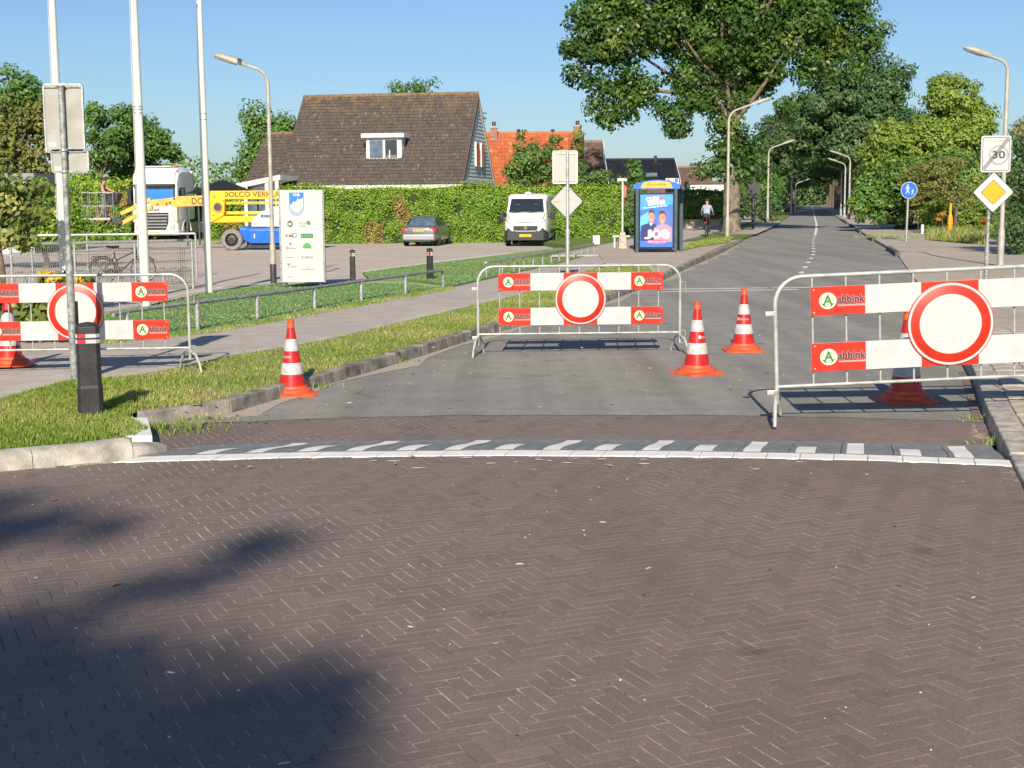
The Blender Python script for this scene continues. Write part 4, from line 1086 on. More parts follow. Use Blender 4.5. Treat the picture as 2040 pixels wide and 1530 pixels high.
p = G(545, 561, -.05); lamp('street lamp on the turf left of the sponsor board, its head pointing left', p, V(540, 133, p.y).z + .05 + .1, 1.22, -1, M_lamp, .065, .9, dark_base=True)
p = G(1993, 527, .11); lamp('street lamp behind the priority sign at the right picture edge', p, V(2008, 108, p.y).z - .11, 1.1, -1, M_lampw, .075, .85)
p = G(1449, 470, .13); lamp('tall pale street lamp in front of the oak trunk', p, V(1470, 210, p.y).z - .1, 1.95, 1, M_lampw, .09, 1.1)
p = G(1500, 457, .13); ld = lamp('dark street lamp with a sign plate beyond the oak', p, V(1500, 262, p.y).z - .1, 1.4, 1, M_dark, .085, .9)
kk = p.y / FPX; c = V(1500, 377, p.y)
plate(ld, rrect(25 * kk, 23 * kk, .08), (0, 0, c.z - .13), M_dark, y0=-.14)
p = G(1529, 444, .12); lamp('pale street lamp on the left verge, second beyond the oak', p, V(1545, 290, p.y).z, 1.9, 1, M_lampw, .10, 1.1)
for i, (bx, by, tx, ty, nm) in enumerate(((1576, 427, 1585, 349, 'far street lamp beside the dark car on the left of the road'), (1584, 424, 1596, 362, 'farthest street lamp on the left of the road'))):
    p = G(bx, by, .1); lamp(nm, p, V(tx, ty, p.y).z, 1.9, 1, M_lampw, .12, 1.2)
for i, (bx, by, tx, ty, nm) in enumerate(((1691, 437, 1690, 309, 'nearest of the three street lamps in a row on the right'), (1682, 432, 1680, 323, 'middle one of the three street lamps in a row on the right'), (1675, 429, 1670, 335, 'farthest of the three street lamps in a row on the right'))):
    p = G(bx, by, .11); lamp(nm, p, V(tx, ty, p.y).z, 1.7, -1, M_lamp, .11, 1.2, dark_base=(i == 0))

# ================================================================== flagpoles
M_flag = pm('flagpole_white', (.68, .67, .60), .4, .05, 3)
for (bx, by, tx, r_, lab, rings_) in ((417, 579, 403, .085, 'white flagpole standing on the turf, right one of the three', (226, 238)), (291, 606, 265, .097, 'white flagpole in front of the truck cab, middle of the three', (212, 218, 225)), (133, 616, 95, .088, 'white flagpole behind the grey signpost, left one of the three', ())):
    p = G(bx, by, -.05); H = 8.6
    fp = thing('flagpole', lab, 'flagpole', p, group='white flagpoles')
    MB().tube([(0, 0, -.1), (0, 0, 2), (0, 0, 5), (0, 0, H)], [r_, r_ * .97, r_ * .75, r_ * .45], 16).build('pole', M_flag, fp, smooth=60)
    MB().lathe([(r_ * .45, H), (r_ * .8, H + .05), (0, H + .13)], 12).build('finial', M_flag, fp, smooth=60)
    MB().tube([(-r_ * 1.15, -.03, .9), (-r_ * .95, -.03, 3), (-r_ * .9, -.02, 5), (-r_ * .5, 0, H)], .006, 5).build('halyard', pm('rope', (.6, .58, .5), .8, .1), fp)
    for y_ in rings_:
        zz = V(bx, y_, p.y).z + .05; rr2 = r_ * (.97 + (.75 - .97) * (zz - 2) / 3) if zz > 2 else r_
        MB().lathe([(rr2 + .002, zz - .012), (rr2 + .006, zz), (rr2 + .002, zz + .012)], 16).build('ring', M_galv, fp, smooth=60)

# ================================================================== sponsor board
M_board = pm('board_white', (.53, .53, .52), .45, .03, 2)
pa, pb = G(563, 571, -.05), G(643, 571, -.05)
sb_ = thing('sponsor_board', 'upright white club board with a blue shield and small logos on the turf', 'sign board', pa, R_(3))
k = pa.y / FPX; bw, bh_ = 82 * k, 182 * k
zb = .1
MB().box(0, bw, 0, .16, zb, zb + bh_).build('panel', M_board, sb_, bevel=.006)
MB().box(-.045, -.001, .005, .17, zb - .01, zb + bh_ + .01).build('edge_post', M_galv_old, sb_)
MB().box(bw + .001, bw + .04, .005, .17, zb - .01, zb + bh_ + .01).build('edge_post', M_galv_old, sb_)
for x in (.05, bw - .12): MB().box(x, x + .07, -.15, .3, -.06, -.0).build('foot', M_dark, sb_); MB().box(x + .01, x + .06, .05, .11, -.01, zb).build('leg', M_dark, sb_)
M_lblue = pm('shield_blue', (.02, .17, .56), .5, .04); M_lgreen = pm('shop_green', (.05, .28, .09), .5, .05); M_lgrey = pm('print_grey', (.07, .07, .075), .6, .05); M_lred = pm('print_red', (.65, .14, .08), .6, .05); M_lpale = pm('print_pale_green', (.10, .36, .12), .6, .05)
U = bw / 82.0                                            # one photo pixel on the board
def bp(x, y): return (x - 563) * U * .985 + .01, zb + bh_ - (y - 382) * (bh_ / 181)
def flat(pts, mat, nm, y=-.003): MB().add([(a, y, b) for a, b in (bp(*q) for q in pts)], [tuple(range(len(pts)))]).build(nm, mat, sb_, fixn=False)
sh = [(580, 387), (609, 387), (609, 414)] + [(594.5 + 14.5 * math.cos(a), 417 + 15 * math.sin(a)) for a in np.linspace(0, math.pi, 15)] + [(580, 414)]
flat(sh, M_lblue, 'shield')
flat([(581.2, 412), (587, 407), (588, 402), (590, 406), (595, 403), (597, 397), (599, 401), (607.8, 398)] + [(594.5 + 13.2 * math.cos(a), 417 + 13.6 * math.sin(a)) for a in np.linspace(0, math.pi, 13)], M_board, 'shield_field', -.005)
mb = MB(); aa = np.linspace(.15, math.pi - .15, 14)
mb.add([(bp(594.5 + r_ * math.cos(a), 417 + r_ * math.sin(a))[0], -.0065, bp(594.5 + r_ * math.cos(a), 417 + r_ * math.sin(a))[1]) for r_ in (11.2, 9.6) for a in aa], [(j, j + 1, 15 + j, 14 + j) for j in range(13)]); mb.build('shield_scroll', M_lblue, sb_, fixn=False)
def btxt(t, x, y, w_, h_, m, **kw): a, b = bp(x, y); text_part(t, m, sb_, (a, -.004, b), w_ * U, h_ * U, **kw)
btxt('1948', 594.5, 391.5, 12, 5, M_board, bold=.006); bpy.context.view_layer.objects.active = None
flat([(580.5 + 6 * math.cos(a) * .98, 448 + 7.2 * math.sin(a)) for a in np.linspace(R_(30), R_(330), 6)], M_lgrey, 'hexagon'); flat([(577.5, 446), (583, 446), (583, 451), (577.5, 451)], M_board, 'hexagon_field', -.005)
btxt('BLOK', 607, 447, 15, 5, M_lpale); btxt('de Maasen', 606, 452.5, 14, 2.4, M_lgrey); flat([(617 + 4 * math.cos(a), 446 + 4.5 * math.sin(a)) for a in np.linspace(0, 5.5, 9)] + [(620.5, 454)], M_lpale, 'pin')
btxt('W. Raad', 578, 471.5, 15, 3.6, M_ink, bold=.003); btxt('bouwbedrijf', 578, 468, 14, 2.0, M_ink)
mb = MB(); mb.tube([(bp(588.5 + 4.5 * math.cos(a), 470.5 + 4.5 * math.sin(a))[0], -.003, bp(588.5 + 4.5 * math.cos(a), 470.5 + 4.5 * math.sin(a))[1]) for a in np.linspace(0, 6.28, 17)[:-1]], .006, 5, closed=True); mb.build('circle', M_lgrey, sb_)
flat([(601, 467.5), (626, 467.5), (626, 476), (601, 476)], M_green, 'green_field'); btxt('groenbedrijf', 616, 471.8, 16, 3.2, M_board); flat([(604 + 2.6 * math.cos(a), 471.8 + 2.6 * math.sin(a)) for a in np.linspace(0, 5.6, 9)], M_lpale, 'green_dot', -.0055)
btxt('E', 574, 495, 4, 5, M_ink); btxt('lectra', 584, 495.5, 13, 3.4, M_lgrey); flat([(577, 484), (580, 486), (583, 484), (580.5, 491)], M_lgrey, 'arrow')
flat([(604, 494), (607, 488.5), (611, 485.5), (616, 485.5), (620, 488.5), (623, 493), (621, 496.5), (606, 496.5)], M_lpale, 'car_shape'); btxt('autoschade', 613.5, 493, 13, 2.6, M_green)
btxt('schilderwerken', 580, 513.5, 18, 2.2, M_lgrey); btxt('DE LOEKWALD', 613, 514, 23, 4.6, M_lgrey)
btxt('T', 575.5, 531, 5, 8, M_ink); btxt('bouw', 585.5, 531, 13, 5.6, M_lred, shear=.2); btxt('transport', 577, 526, 10, 1.8, M_ink)
flat([(601, 537), (627, 537), (627, 537.9), (601, 537.9)], M_lgrey, 'rule'); flat([(613, 532.5), (616, 532.5), (616, 534.5), (613, 534.5)], M_lred, 'mark')
btxt('sponsoren', 577, 552.5, 10, 2.0, M_lgrey)

# ================================================================== low tube railings
def rail_group(label, tops, bases, ztop_default, rT, continuous=True):
    root = thing('tube_railing', label, 'railing', bases[0])
    o0 = Vector(bases[0])
    return root, o0
pts_b = [G(255, 672, .08), G(394, 656, .08), G(513, 636, .08), G(627, 613, .08), G(720, 597, .08), G(808, 583, .08), G(883, 571, .06)]
tops_y = [620, 602, 588, 573, 560, 548, 538]
root, o0 = rail_group('low grey tube railing along the footpath, the long one in front of the board', None, pts_b, 0, .03)
tops = []
for b, ty, bx in zip(pts_b, tops_y, (252, 391, 512, 626, 719, 807, 881)):
    t = V(bx, ty, b.y); t.x = b.x; tops.append(t)
for b, t in zip(pts_b[:-1], tops[:-1]): MB().tube([b - o0 - Vector((0, 0, .1)), t - o0], .034, 10).build('post', M_galv, root, smooth=60)
e = tops[-1]; d_ = (tops[-1] - tops[-2]).normalized()
rl = [tops[0] - d_ * .35 + Vector((0, 0, -.02))] + tops[:-1] + [e - d_ * .12, e + Vector((0, 0, -.03)) - d_ * .03, e + Vector((0, 0, -.12)), pts_b[-1]]
MB().tube([q - o0 for q in rl], .03, 10).build('rail', M_galv_old, root, smooth=60)
bx2 = [969, 1001, 1023.5, 1043.5, 1062, 1081, 1098, 1114, 1129, 1143.5, 1158, 1170.5, 1183]
by2 = np.interp(bx2, [969, 1100, 1183], [553, 525, 504]); ty2 = np.interp(bx2, [969, 1100, 1183], [523, 501, 485])
bs_ = [G(x, y, .06) for x, y in zip(bx2, by2)]; tp_ = []
for b, x, y in zip(bs_, bx2, ty2): t = V(x, y, b.y); t.x = b.x; tp_.append(t)
root = thing('tube_railing', 'low grey railing of many short posts along the turf behind the middle barrier', 'railing', bs_[0]); o0 = bs_[0]
for b, t in zip(bs_, tp_):
    d_ = (tp_[-1] - tp_[0]).normalized()
    MB().tube([b - o0 - Vector((0, 0, .1)), t - o0 - Vector((0, 0, .14)), t - o0 - Vector((0, 0, .05)) - d_ * .01, t - o0 - d_ * .1], .028, 8).build('post', M_galv, root, smooth=60)
MB().tube([t - o0 for t in tp_], .026, 8).build('rail', M_galv, root, smooth=60)

# ================================================================== bicycle stand: mesh fences, racks, bicycle
M_wire = pm('fence_wire', (.20, .20, .19), .6, .2, 20, metal=.3)
def mesh_fence(label, A, B, H, posts, spacing=.055, hz=(.12, .4, .65)):
    root = thing('mesh_fence', label, 'fence', A); D = B - A; L = D.length; u = D.normalized()
    for i in range(posts):
        q = u * (L * i / (posts - 1)); MB().tube([q + Vector((0, 0, -.05)), q + Vector((0, 0, H))], .03, 8).build('post', M_galv, root, smooth=60)
    MB().tube([Vector((0, 0, H)), u * L + Vector((0, 0, H))], .036, 8).build('top_rail', M_galv, root, smooth=60)
    mb = MB(); n = int(L / spacing)
    for i in range(n):
        q = u * (L * (i + .5) / n); mb.tube([q + Vector((0, 0, .08)), q + Vector((0, 0, H - .2))], .0055, 3, caps=False)
    for z in hz: mb.tube([Vector((0, 0, z)), u * L + Vector((0, 0, z))], .008, 3)
    mb.tube([Vector((0, 0, H - .2)), u * L + Vector((0, 0, H - .2))], .008, 3)
    mb.build('wire_panel', M_wire, root, fixn=False)
    return root
A, B = G(26, 588, -.1), G(385, 572, -.1); mesh_fence('front wire fence of the bicycle stand with a dark top rail', A, B, V(26, 487, A.y).z + .1, 4)
A, B = G(66, 556, -.12), G(392, 550, -.12); mesh_fence('rear wire fence of the bicycle stand with a pale top rail', A, B, V(66, 469, A.y).z + .12, 4)
rk_ = thing('bicycle_rack', 'row of low wire hoops holding bicycle wheels in the stand', 'bicycle rack', G(30, 576, -.1)); o0 = Vector(rk_.location)
A, B = G(30, 574, -.1), G(380, 562, -.1); nn = 15
for i in range(nn):
    q = A.lerp(B, (i + .5) / nn) - o0
    for s_ in (-.04, .04):
        MB().tube([q + Vector((s_ + .18 * math.cos(a), -.02 + .05 * math.cos(a), .03 + .36 * math.sin(a))) for a in np.linspace(0, math.pi, 9)], .011, 5).build('hoop', M_wire, rk_)
MB().tube([Vector((0, 0, .04)), B - o0 + Vector((0, 0, .04))], .02, 6).build('base_bar', M_galv_old, rk_)

def bicycle(root, col, detail=True, wheel_r=.34):
    """side-on along local +x; ground at z 0"""
    R90_ = Matrix.Rotation(math.pi / 2, 4, 'X')
    for nm, cx in (('rear_wheel', -.53), ('front_wheel', .55)):
        wz = wheel_r
        wh = MB().tube([(cx + wheel_r * .96 * math.cos(a), 0, wz + wheel_r * .96 * math.sin(a)) for a in np.linspace(0, 2 * math.pi, 33)[:-1]], .02, 8, closed=True).build(nm, M_rubber, root, smooth=60)
        mb = MB()
        for k_ in range(14):
            a = 2 * math.pi * k_ / 14; mb.tube([(cx + .02 * math.cos(a + .6), .012 * (-1) ** k_, wz + .02 * math.sin(a + .6)), (cx + wheel_r * .93 * math.cos(a), 0, wz + wheel_r * .93 * math.sin(a))], .0022, 3)
        mb.build('spokes', M_galv, wh); MB().tube([(cx + wheel_r * .9 * math.cos(a), 0, wz + wheel_r * .9 * math.sin(a)) for a in np.linspace(0, 2 * math.pi, 33)[:-1]], .011, 6, closed=True).build('rim', M_galv, wh, smooth=60)
        MB().tube([(cx + (wheel_r + .035) * math.cos(a), 0, wz + (wheel_r + .035) * math.sin(a)) for a in (np.linspace(-.1, 2.9, 12) if cx < 0 else np.linspace(.6, 2.6, 10))], .016, 6).build('mudguard', M_black, root, smooth=60)
    mb = MB(); bb = (-.08, 0, .29); seat = (-.22, 0, .82); head = (.36, 0, .86)
    for a, b, r_ in ((bb, seat, .018), (bb, (.40, 0, .72), .02), ((.37, 0, .84), (-.17, 0, .60), .017), ((-.53, .05, .34), (-.19, .02, .72), .011), ((-.53, -.05, .34), (-.19, -.02, .72), .011), ((-.53, .05, .34), bb, .012), ((-.53, -.05, .34), bb, .012), ((.42, 0, .68), (.35, 0, .93), .02), ((.42, .05, .66), (.55, .05, .34), .013), ((.42, -.05, .66), (.55, -.05, .34), .013)):
        mb.tube([a, b], r_, 8)
    mb.build('frame', col, root, smooth=60)
    MB().tube([(-.235, 0, .8), (-.25, 0, .92)], .013, 8).build('seat_post', M_galv, root)
    MB().loft([[Vector((x, w_ * math.cos(a), z + .03 * math.sin(a))) for a in np.linspace(0, 2 * math.pi, 9)[:-1]] for x, w_, z in ((-.40, .06, .96), (-.35, .10, .955), (-.25, .08, .945), (-.12, .03, .95), (-.08, .015, .945))]).build('saddle', M_black, root, smooth=60)
    MB().tube([(.20, -.29, 1.06), (.30, -.27, 1.08), (.37, -.15, 1.06), (.35, 0, 1.03), (.37, .15, 1.06), (.30, .27, 1.08), (.20, .29, 1.06)], .012, 8).build('handlebar', M_galv, root, smooth=60)
    MB().tube([(.35, 0, .9), (.35, 0, 1.04)], .013, 8).build('stem', M_galv, root)
    mb = MB(); mb.box(-.78, -.30, -.06, .06, .715, .73); mb.tube([(-.74, .05, .72), (-.55, .05, .36)], .007, 5); mb.tube([(-.74, -.05, .72), (-.55, -.05, .36)], .007, 5); mb.build('carrier', M_dark, root)
    MB().box(-.81, -.785, -.05, .05, .64, .70).build('rear_light', pm('lamp_red', (.55, .02, .015), .3, .05), root, bevel=.008)
    MB().box(-.50, -.05, -.07, -.045, .27, .40).build('chain_guard', M_black, root, bevel=.01)
    MB().tube([(-.08, -.11, .29), (-.08, .11, .29)], .012, 6).build('crank_axle', M_dark, root)
    for s_ in (-1, 1): MB().box(-.13 + (.1 if s_ > 0 else 0), -.03 + (.1 if s_ > 0 else 0), s_ * .10, s_ * .17, .29 - s_ * .14 - .012, .29 - s_ * .14 + .012).build('pedal', M_black, root)
    return root
p = G(246, 566, -.11); bk = thing('bicycle', 'dark parked bicycle with a red rear light in the bicycle stand', 'bicycle', p, R_(38)); bicycle(bk, M_black)

# ================================================================== bus stop
p = G(1269, 503, .14); pr = G(1347, 503, .14); k = p.y / FPX
M_shelter = pm('shelter_petrol', (.045, .075, .09), .45, .12, 5)
M_shblue = pm('roof_blue', (.02, .15, .62), .45, .06, 4)
M_shyel = pm('roof_amber', (.82, .42, .05), .5, .06, 4)
bsx = thing('bus_shelter', 'bus shelter with an advert panel on its near end and an amber name board', 'bus shelter', p, R_(-4))
wS = (pr.x - p.x); hP = V(1269, 372, p.y).z - .14; DL = 3.6
for x, y in ((0, 0), (wS, 0), (0, DL), (wS, DL), (wS * 1.18, .9), (wS * 1.18, DL - .6)):
    MB().box(x - .055, x + .055, y - .05, y + .05, 0, hP - .05).build('post', M_shelter, bsx, bevel=.012)
for x in (0, wS): MB().box(x - .05, x + .05, .06, DL - .06, hP - .22, hP - .08).build('beam', M_shelter, bsx)
MB().box(wS * 1.18 - .05, wS * 1.18 + .05, 0, DL, hP - .1, hP + .02).build('gutter', M_shelter, bsx)
arc = [(-.14, hP - .08), (-.14, hP + .06)] + [(-.14 + (wS + .28) * t, hP + .06 + .17 * math.sin(math.pi * t) ** .8) for t in np.linspace(.06, .94, 14)] + [(wS + .14, hP + .06), (wS + .14, hP - .08)]
MB().prism(arc, (0, -.06, 0), (1, 0, 0), (0, 0, 1), (0, .1, 0)).build('fascia', M_shblue, bsx)
ya_ = [(wS * .09, hP - .05), (wS * .12, hP + .06)] + [(wS * t, hP + .02 + .17 * math.sin(math.pi * (t * (wS) + .14) / (wS + .28)) ** .8) for t in np.linspace(.16, .84, 10)] + [(wS * .88, hP + .06), (wS * .91, hP - .05)]
MB().prism(ya_, (0, -.068, 0), (1, 0, 0), (0, 0, 1), (0, .006, 0)).build('name_board', M_shyel, bsx)
text_part('Zwartedijkje', M_brown_txt, bsx, (wS / 2, -.0705, hP + .065), wS * .5, .085)
MB().loft([[Vector((x, y, z)) for x, z in arc[1:-1]] + [Vector((x, y, z - .05)) for x, z in reversed(arc[1:-1])] for y in (.05, DL + .1)]).build('roof', M_shelter, bsx)
gl = pm('shelter_glass', (.12, .15, .15), .05, .1, 3, spec=.8)
def glass_sheet(nm, co, parent):
    m = MATS.get('clear_glass')
    if m is None:
        m = bpy.data.materials.new('clear_glass'); m.use_nodes = True; t = m.node_tree; b = t.nodes['Principled BSDF']
        b.inputs['Base Color'].default_value = (.8, .9, .88, 1); b.inputs['Roughness'].default_value = .05; b.inputs['Transmission Weight'].default_value = 1.0; b.inputs['IOR'].default_value = 1.02
        MATS['clear_glass'] = m
    return MB().box(*co).build(nm, m, parent)
glass_sheet('back_glass', (-.01, .0, .1, DL - .1, .25, hP - .3), bsx)
glass_sheet('end_glass', (.08, wS - .08, DL - .01, DL, .25, hP - .3), bsx)
MB().box(.1, .5, .6, DL - .5, .42, .46).build('bench', M_shelter, bsx, bevel=.01)
# advert panel: a flat printed poster in a dark frame
ax0, ax1 = .075, wS - .075; az0, az1 = V(1300, 493, p.y).z - .14, V(1300, 387, p.y).z - .14
fr_ = MB().box(ax0 - .02, ax1 + .02, -.05, .1, az0 - .04, az1 + .05).build('advert_frame', pm('frame_black', (.012, .013, .02), .35, .1), bsx, bevel=.01)
aw, ah = ax1 - ax0, az1 - az0
def A2(u, v): return (ax0 + .03 + u * (aw - .06), az0 + .02 + v * (ah - .03))
def aprint(pts, col, nm, lay, curved=False):
    y = -.052 - .0012 * lay
    MB().add([(A2(*q)[0], y, A2(*q)[1]) for q in pts], [tuple(range(len(pts)))]).build(nm, pm('ink_' + nm, col, .35, .03), fr_, fixn=False)
def ell(cx, cy, rx_, ry_, n=20): return [(cx + rx_ * math.cos(2 * math.pi * i / n), cy + ry_ * math.sin(2 * math.pi * i / n)) for i in range(n)]
aprint([(0, 0), (1, 0), (1, 1), (0, 1)], (.07, .33, .78), 'poster_sky', 0)
aprint([(0, .70), (1, .82), (1, .0), (.0, 0)], (.05, .17, .62), 'poster_blue', 1)
aprint([(0, .58), (.35, .72), (.2, .38), (0, .3)], (.13, .48, .85), 'poster_pale_blue', 2)
aprint([(.35, .5), (.72, .75), (1, .55), (1, .1), (.3, .1)], (.10, .16, .55), 'poster_violet', 2)
navy, skin, pink, hair = (.03, .045, .16), (.50, .26, .18), (.40, .26, .38), (.08, .04, .02)
aprint([(.02, .12), (.02, .40), (.10, .43), (.24, .45), (.42, .45), (.55, .40), (.6, .12)], navy, 'poster_jacket', 3)
aprint([(.28, .46), (.33, .40), (.40, .46)], (.75, .75, .78), 'poster_collar', 4)
aprint(ell(.345, .575, .095, .125), skin, 'poster_face', 5); aprint([(.25, .61), (.26, .69), (.33, .72), (.42, .70), (.44, .60), (.40, .655), (.30, .66)], hair, 'poster_hair', 6)
aprint([(.42, .1), (.42, .36), (.55, .42), (.68, .44), (.85, .42), (.98, .36), (.98, .1)], pink, 'poster_shirt', 6)
aprint(ell(.68, .55, .10, .125), skin, 'poster_face', 7); aprint([(.57, .58), (.58, .67), (.66, .70), (.77, .67), (.79, .56), (.75, .635), (.62, .64)], hair, 'poster_hair', 8)
for cx, cy in ((.345, .575), (.68, .55)):
    aprint([(cx - .035, cy - .05), (cx + .035, cy - .05), (cx + .02, cy - .068), (cx - .02, cy - .068)], (.8, .7, .66), 'poster_smile', 9)
    for s_ in (-1, 1): aprint(ell(cx + s_ * .035, cy + .02, .012, .008, 8), (.05, .03, .03), 'poster_eye', 9)
aprint(ell(.52, .10, .34, .035, 24), (.78, .10, .28), 'poster_banner', 9)
def atxt(t, u, v, w_, h_, m, **kw):
    a, b = A2(u, v); text_part(t, m, fr_, (a, -.066, b), w_ * aw, h_ * ah, **kw)
M_pw = pm('poster_white', (.8, .8, .8), .4, .03); M_pp = pm('poster_pink', (.80, .12, .32), .4, .03)
atxt('COEN', .37, .915, .36, .075, M_pw, bold=.012, ry=-.12); atxt('SANDER', .50, .845, .50, .075, M_pw, bold=.012, ry=-.1); atxt('&', .66, .935, .11, .08, M_pp, bold=.01)
atxt('Elke werkdag op de radio', .47, .765, .70, .03, M_pw, ry=-.1, bold=.003)
atxt('J', .24, .24, .2, .155, M_pw, bold=.02); atxt('O', .50, .245, .23, .155, M_pw, bold=.02); atxt('e', .77, .245, .23, .15, M_pw, bold=.02)
aprint(ell(.50, .245, .055, .042), (.80, .10, .26), 'poster_dot', 13)
atxt('Elke keer Joe', .52, .10, .5, .035, M_pw, bold=.002)
# bus stop pole and flag
p2 = G(1345, 500, .14); p2.y += 2.2; p2.x = V(1347, 400, p2.y).x
st = thing('bus_stop_sign', 'amber and white bus stop flag rising behind the shelter', 'sign', (p2.x, p2.y, .14))
k2 = p2.y / FPX; zc = V(1337, 361, p2.y).z - .14
MB().tube([(0, 0, 0), (0, 0, zc + .1)], .04, 8).build('pole', M_shyel, st, smooth=60)
pl = plate(st, rrect(27 * k2, 12 * k2, .04), (-.15, 0, zc), M_board, y0=-.05)
pl2 = plate(st, rrect(27 * k2, 24 * k2, .04), (-.15, 0, zc - 18 * k2), M_shyel, y0=-.05)
MB().box(-.15 - 11 * k2, -.15 - 5 * k2, -.054, -.05, zc - .05, zc + .08).build('red_mark', M_lred, pl)
MB().box(-.15 + 5 * k2, -.15 + 11 * k2, -.054, -.05, zc - .05, zc + .1).build('blue_mark', M_lblue, pl)
# small post with a red and white pennant left of the shelter
p3 = G(1240, 497, .1); k3 = p3.y / FPX
st = thing('marker_post', 'slim pale post with a red and white pennant left of the bus shelter', 'post', p3)
MB().tube([(0, 0, .2), (0, 0, V(1240, 362, p3.y).z - .1)], .035, 8).build('pole', M_flag, st, smooth=60)
MB().loft([[Vector((x * s_, y * s_, z)) for x, y in ((-1, -1), (1, -1), (1, 1), (-1, 1))] for s_, z in ((.15, -.05), (.14, .35), (.1, .62), (.08, .64))]).build('stone_foot', M_concrete, st, bevel=.02)
MB().box(-.2, .16, -.03, .03, V(1240, 360, p3.y).z - .12, V(1240, 355, p3.y).z - .1).build('cap_bar', M_galv, st)
z0, z1 = V(1240, 395, p3.y).z - .1, V(1240, 368, p3.y).z - .1
MB().add([(.03, 0, z1), (.14, .03, z1 - .05), (.10, -.02, (z0 + z1) / 2), (.13, .02, z0 + .05), (.03, 0, z0)], [(0, 1, 2, 4), (2, 3, 4)]).build('pennant', M_lred, st)
MB().add([(.10, -.024, z1 - .1), (.145, .028, z1 - .12), (.13, .018, z0 + .1), (.10, -.024, z0 + .15)], [(0, 1, 2, 3)]).build('pennant_stripe', M_board, st)
rl3 = thing('garden_rail', 'short pale wooden rail left of the bus shelter', 'rail', G(1246, 494, .1)); o0 = Vector(rl3.location); 
MB().box(-.5, .6, -.02, .02, .42, .48).build('top_bar', M_wpaint, rl3)
for x in (-.45, .5): MB().box(x, x + .06, .021, .07, 0, .46).build('post', M_wpaint, rl3)
p4 = G(1188, 490, .0); wp = thing('white_marker', 'short white marker post on the turf in front of the hedge end', 'post', p4)
MB().box(-.15, .15, -.08, .08, 0, .45).build('block', M_wpaint, wp, bevel=.02); MB().box(-.06, .06, -.05, .05, .45, .52).build('cap', M_dark, wp)
# small right-hand things: white mailbox board, stakes, orange marker
def simple_post(nm, lab, cat, px, py, z, parts_):
    p_ = G(px, py, z); r_ = thing(nm, lab, cat, p_); k_ = p_.y / FPX
    for (n2, x0, x1, y0, y1, m) in parts_:
        MB().box(x0 * k_, x1 * k_, -.05 if n2 != 'pole' else .0, .06 if n2 != 'pole' else .05, y0 * k_, y1 * k_).build(n2, m, r_, bevel=.012)
    return r_
simple_post('mailbox', 'white mailbox on a thin post in front of the dark red shrub', 'mailbox', 1829, 459, .11, [('pole', -1, 1, 0, 24, M_galv), ('box', -8, 8, 23, 38, M_wpaint), ('lid', -8.3, 8.3, 38, 41, M_wpaint)])
simple_post('mailbox', 'small white box on the ground beside the footpath sign pole', 'mailbox', 1813, 455, .11, [('pole', -1, 1, 0, 6, M_wpaint), ('box', -4, 4, 5, 14, M_wpaint), ('slot', -3, 0, 10, 12, M_dark)])
simple_post('mailbox', 'narrow white panel above the dark red shrub left of the mailbox', 'mailbox', 1799, 452, .11, [('pole', -1, 1, 0, 28, M_wood_old), ('box', -3, 3, 20, 32, M_wpaint)])
simple_post('white_stake', 'short white stake beside the pale branch in the right garden', 'stake', 1837, 466, .11, [('stake', -2.5, 2.5, 0, 18, M_wpaint), ('top', -2.6, 2.6, 18, 19, M_wpaint)])
pO = G(1892, 469, .11); om = thing('orange_marker', 'tall pointed orange marker post in the grass on the right', 'marker post', pO)
MB().lathe([(.10, -.05), (.11, .3), (.13, .75), (.10, .95), (.06, 1.1), (.055, 1.5), (.0, 1.62)], 12).build('post', pm('orange_post', (.85, .33, .01), .45, .05), om, smooth=50)
MB().lathe([(.131, .55), (.132, .62)], 12).build('band', M_yel, om)
lg = thing('garden_log', 'pale forked branch lying in the right garden next to the orange post', 'branch', G(1850, 463, .11)); mb = MB()
mb.tube([(-.2, 0, .45), (.4, .1, .55), (1.1, 0, .8), (1.5, 0, 1.15)], [.1, .13, .15, .1], 8); mb.build('branch', M_bark_pale, lg, smooth=60); MB().tube([(.9, 0, .7), (1.3, -.1, .5), (1.5, -.1, .1)], [.12, .1, .09], 8).build('fork', M_bark_pale, lg, smooth=60)
bn = thing('dark_bin', 'dark upright bin between the shrubs on the right pavement', 'bin', G(1775, 447, .11)); MB().loft([[Vector((x * s_, y * s_, z)) for x, y in ((-1, -1), (1, -1), (1, 1), (-1, 1))] for s_, z in ((.3, 0), (.36, 1.2), (.38, 1.25), (.3, 1.4))]).build('body', M_dark, bn, bevel=.05); MB().lathe([(.16, 1.4), (.2, 1.6), (.12, 1.8), (0, 1.82)], 12).build('dome', M_dark, bn, smooth=50)
# ================================================================== vehicles
GZ = -.15
M_silver = pm('grey_car_paint', (.19, .195, .205), .3, .05, 3, metal=.5, coat=.7)
M_silver_l = pm('silver_car_paint', (.45, .45, .46), .32, .05, 3, metal=.55, coat=.6)
M_vanw = pm('white_vehicle_paint', (.74, .75, .76), .35, .04, 2, coat=.5)
M_plate = pm('yellow_number_plate', (.82, .50, .03), .45, .05)
M_tail = pm('tail_lamp_red', (.48, .018, .02), .25, .1, 6, spec=.7)
M_chrome = pm('chrome', (.6, .6, .6), .15, .05, metal=.9)
M_headl = pm('headlamp_glass', (.42, .45, .47), .12, .2, 14, spec=.9)
M_darkp = pm('bumper_plastic', (.035, .036, .04), .55, .15, 8)
M_ygold = pm('lift_yellow', (.80, .50, .012), .42, .08, 3, coat=.2)
M_yold = pm('lift_ochre', (.78, .42, .07), .5, .12, 4)
M_lblue2 = pm('lift_blue', (.01, .14, .62), .4, .08, 3, coat=.2)
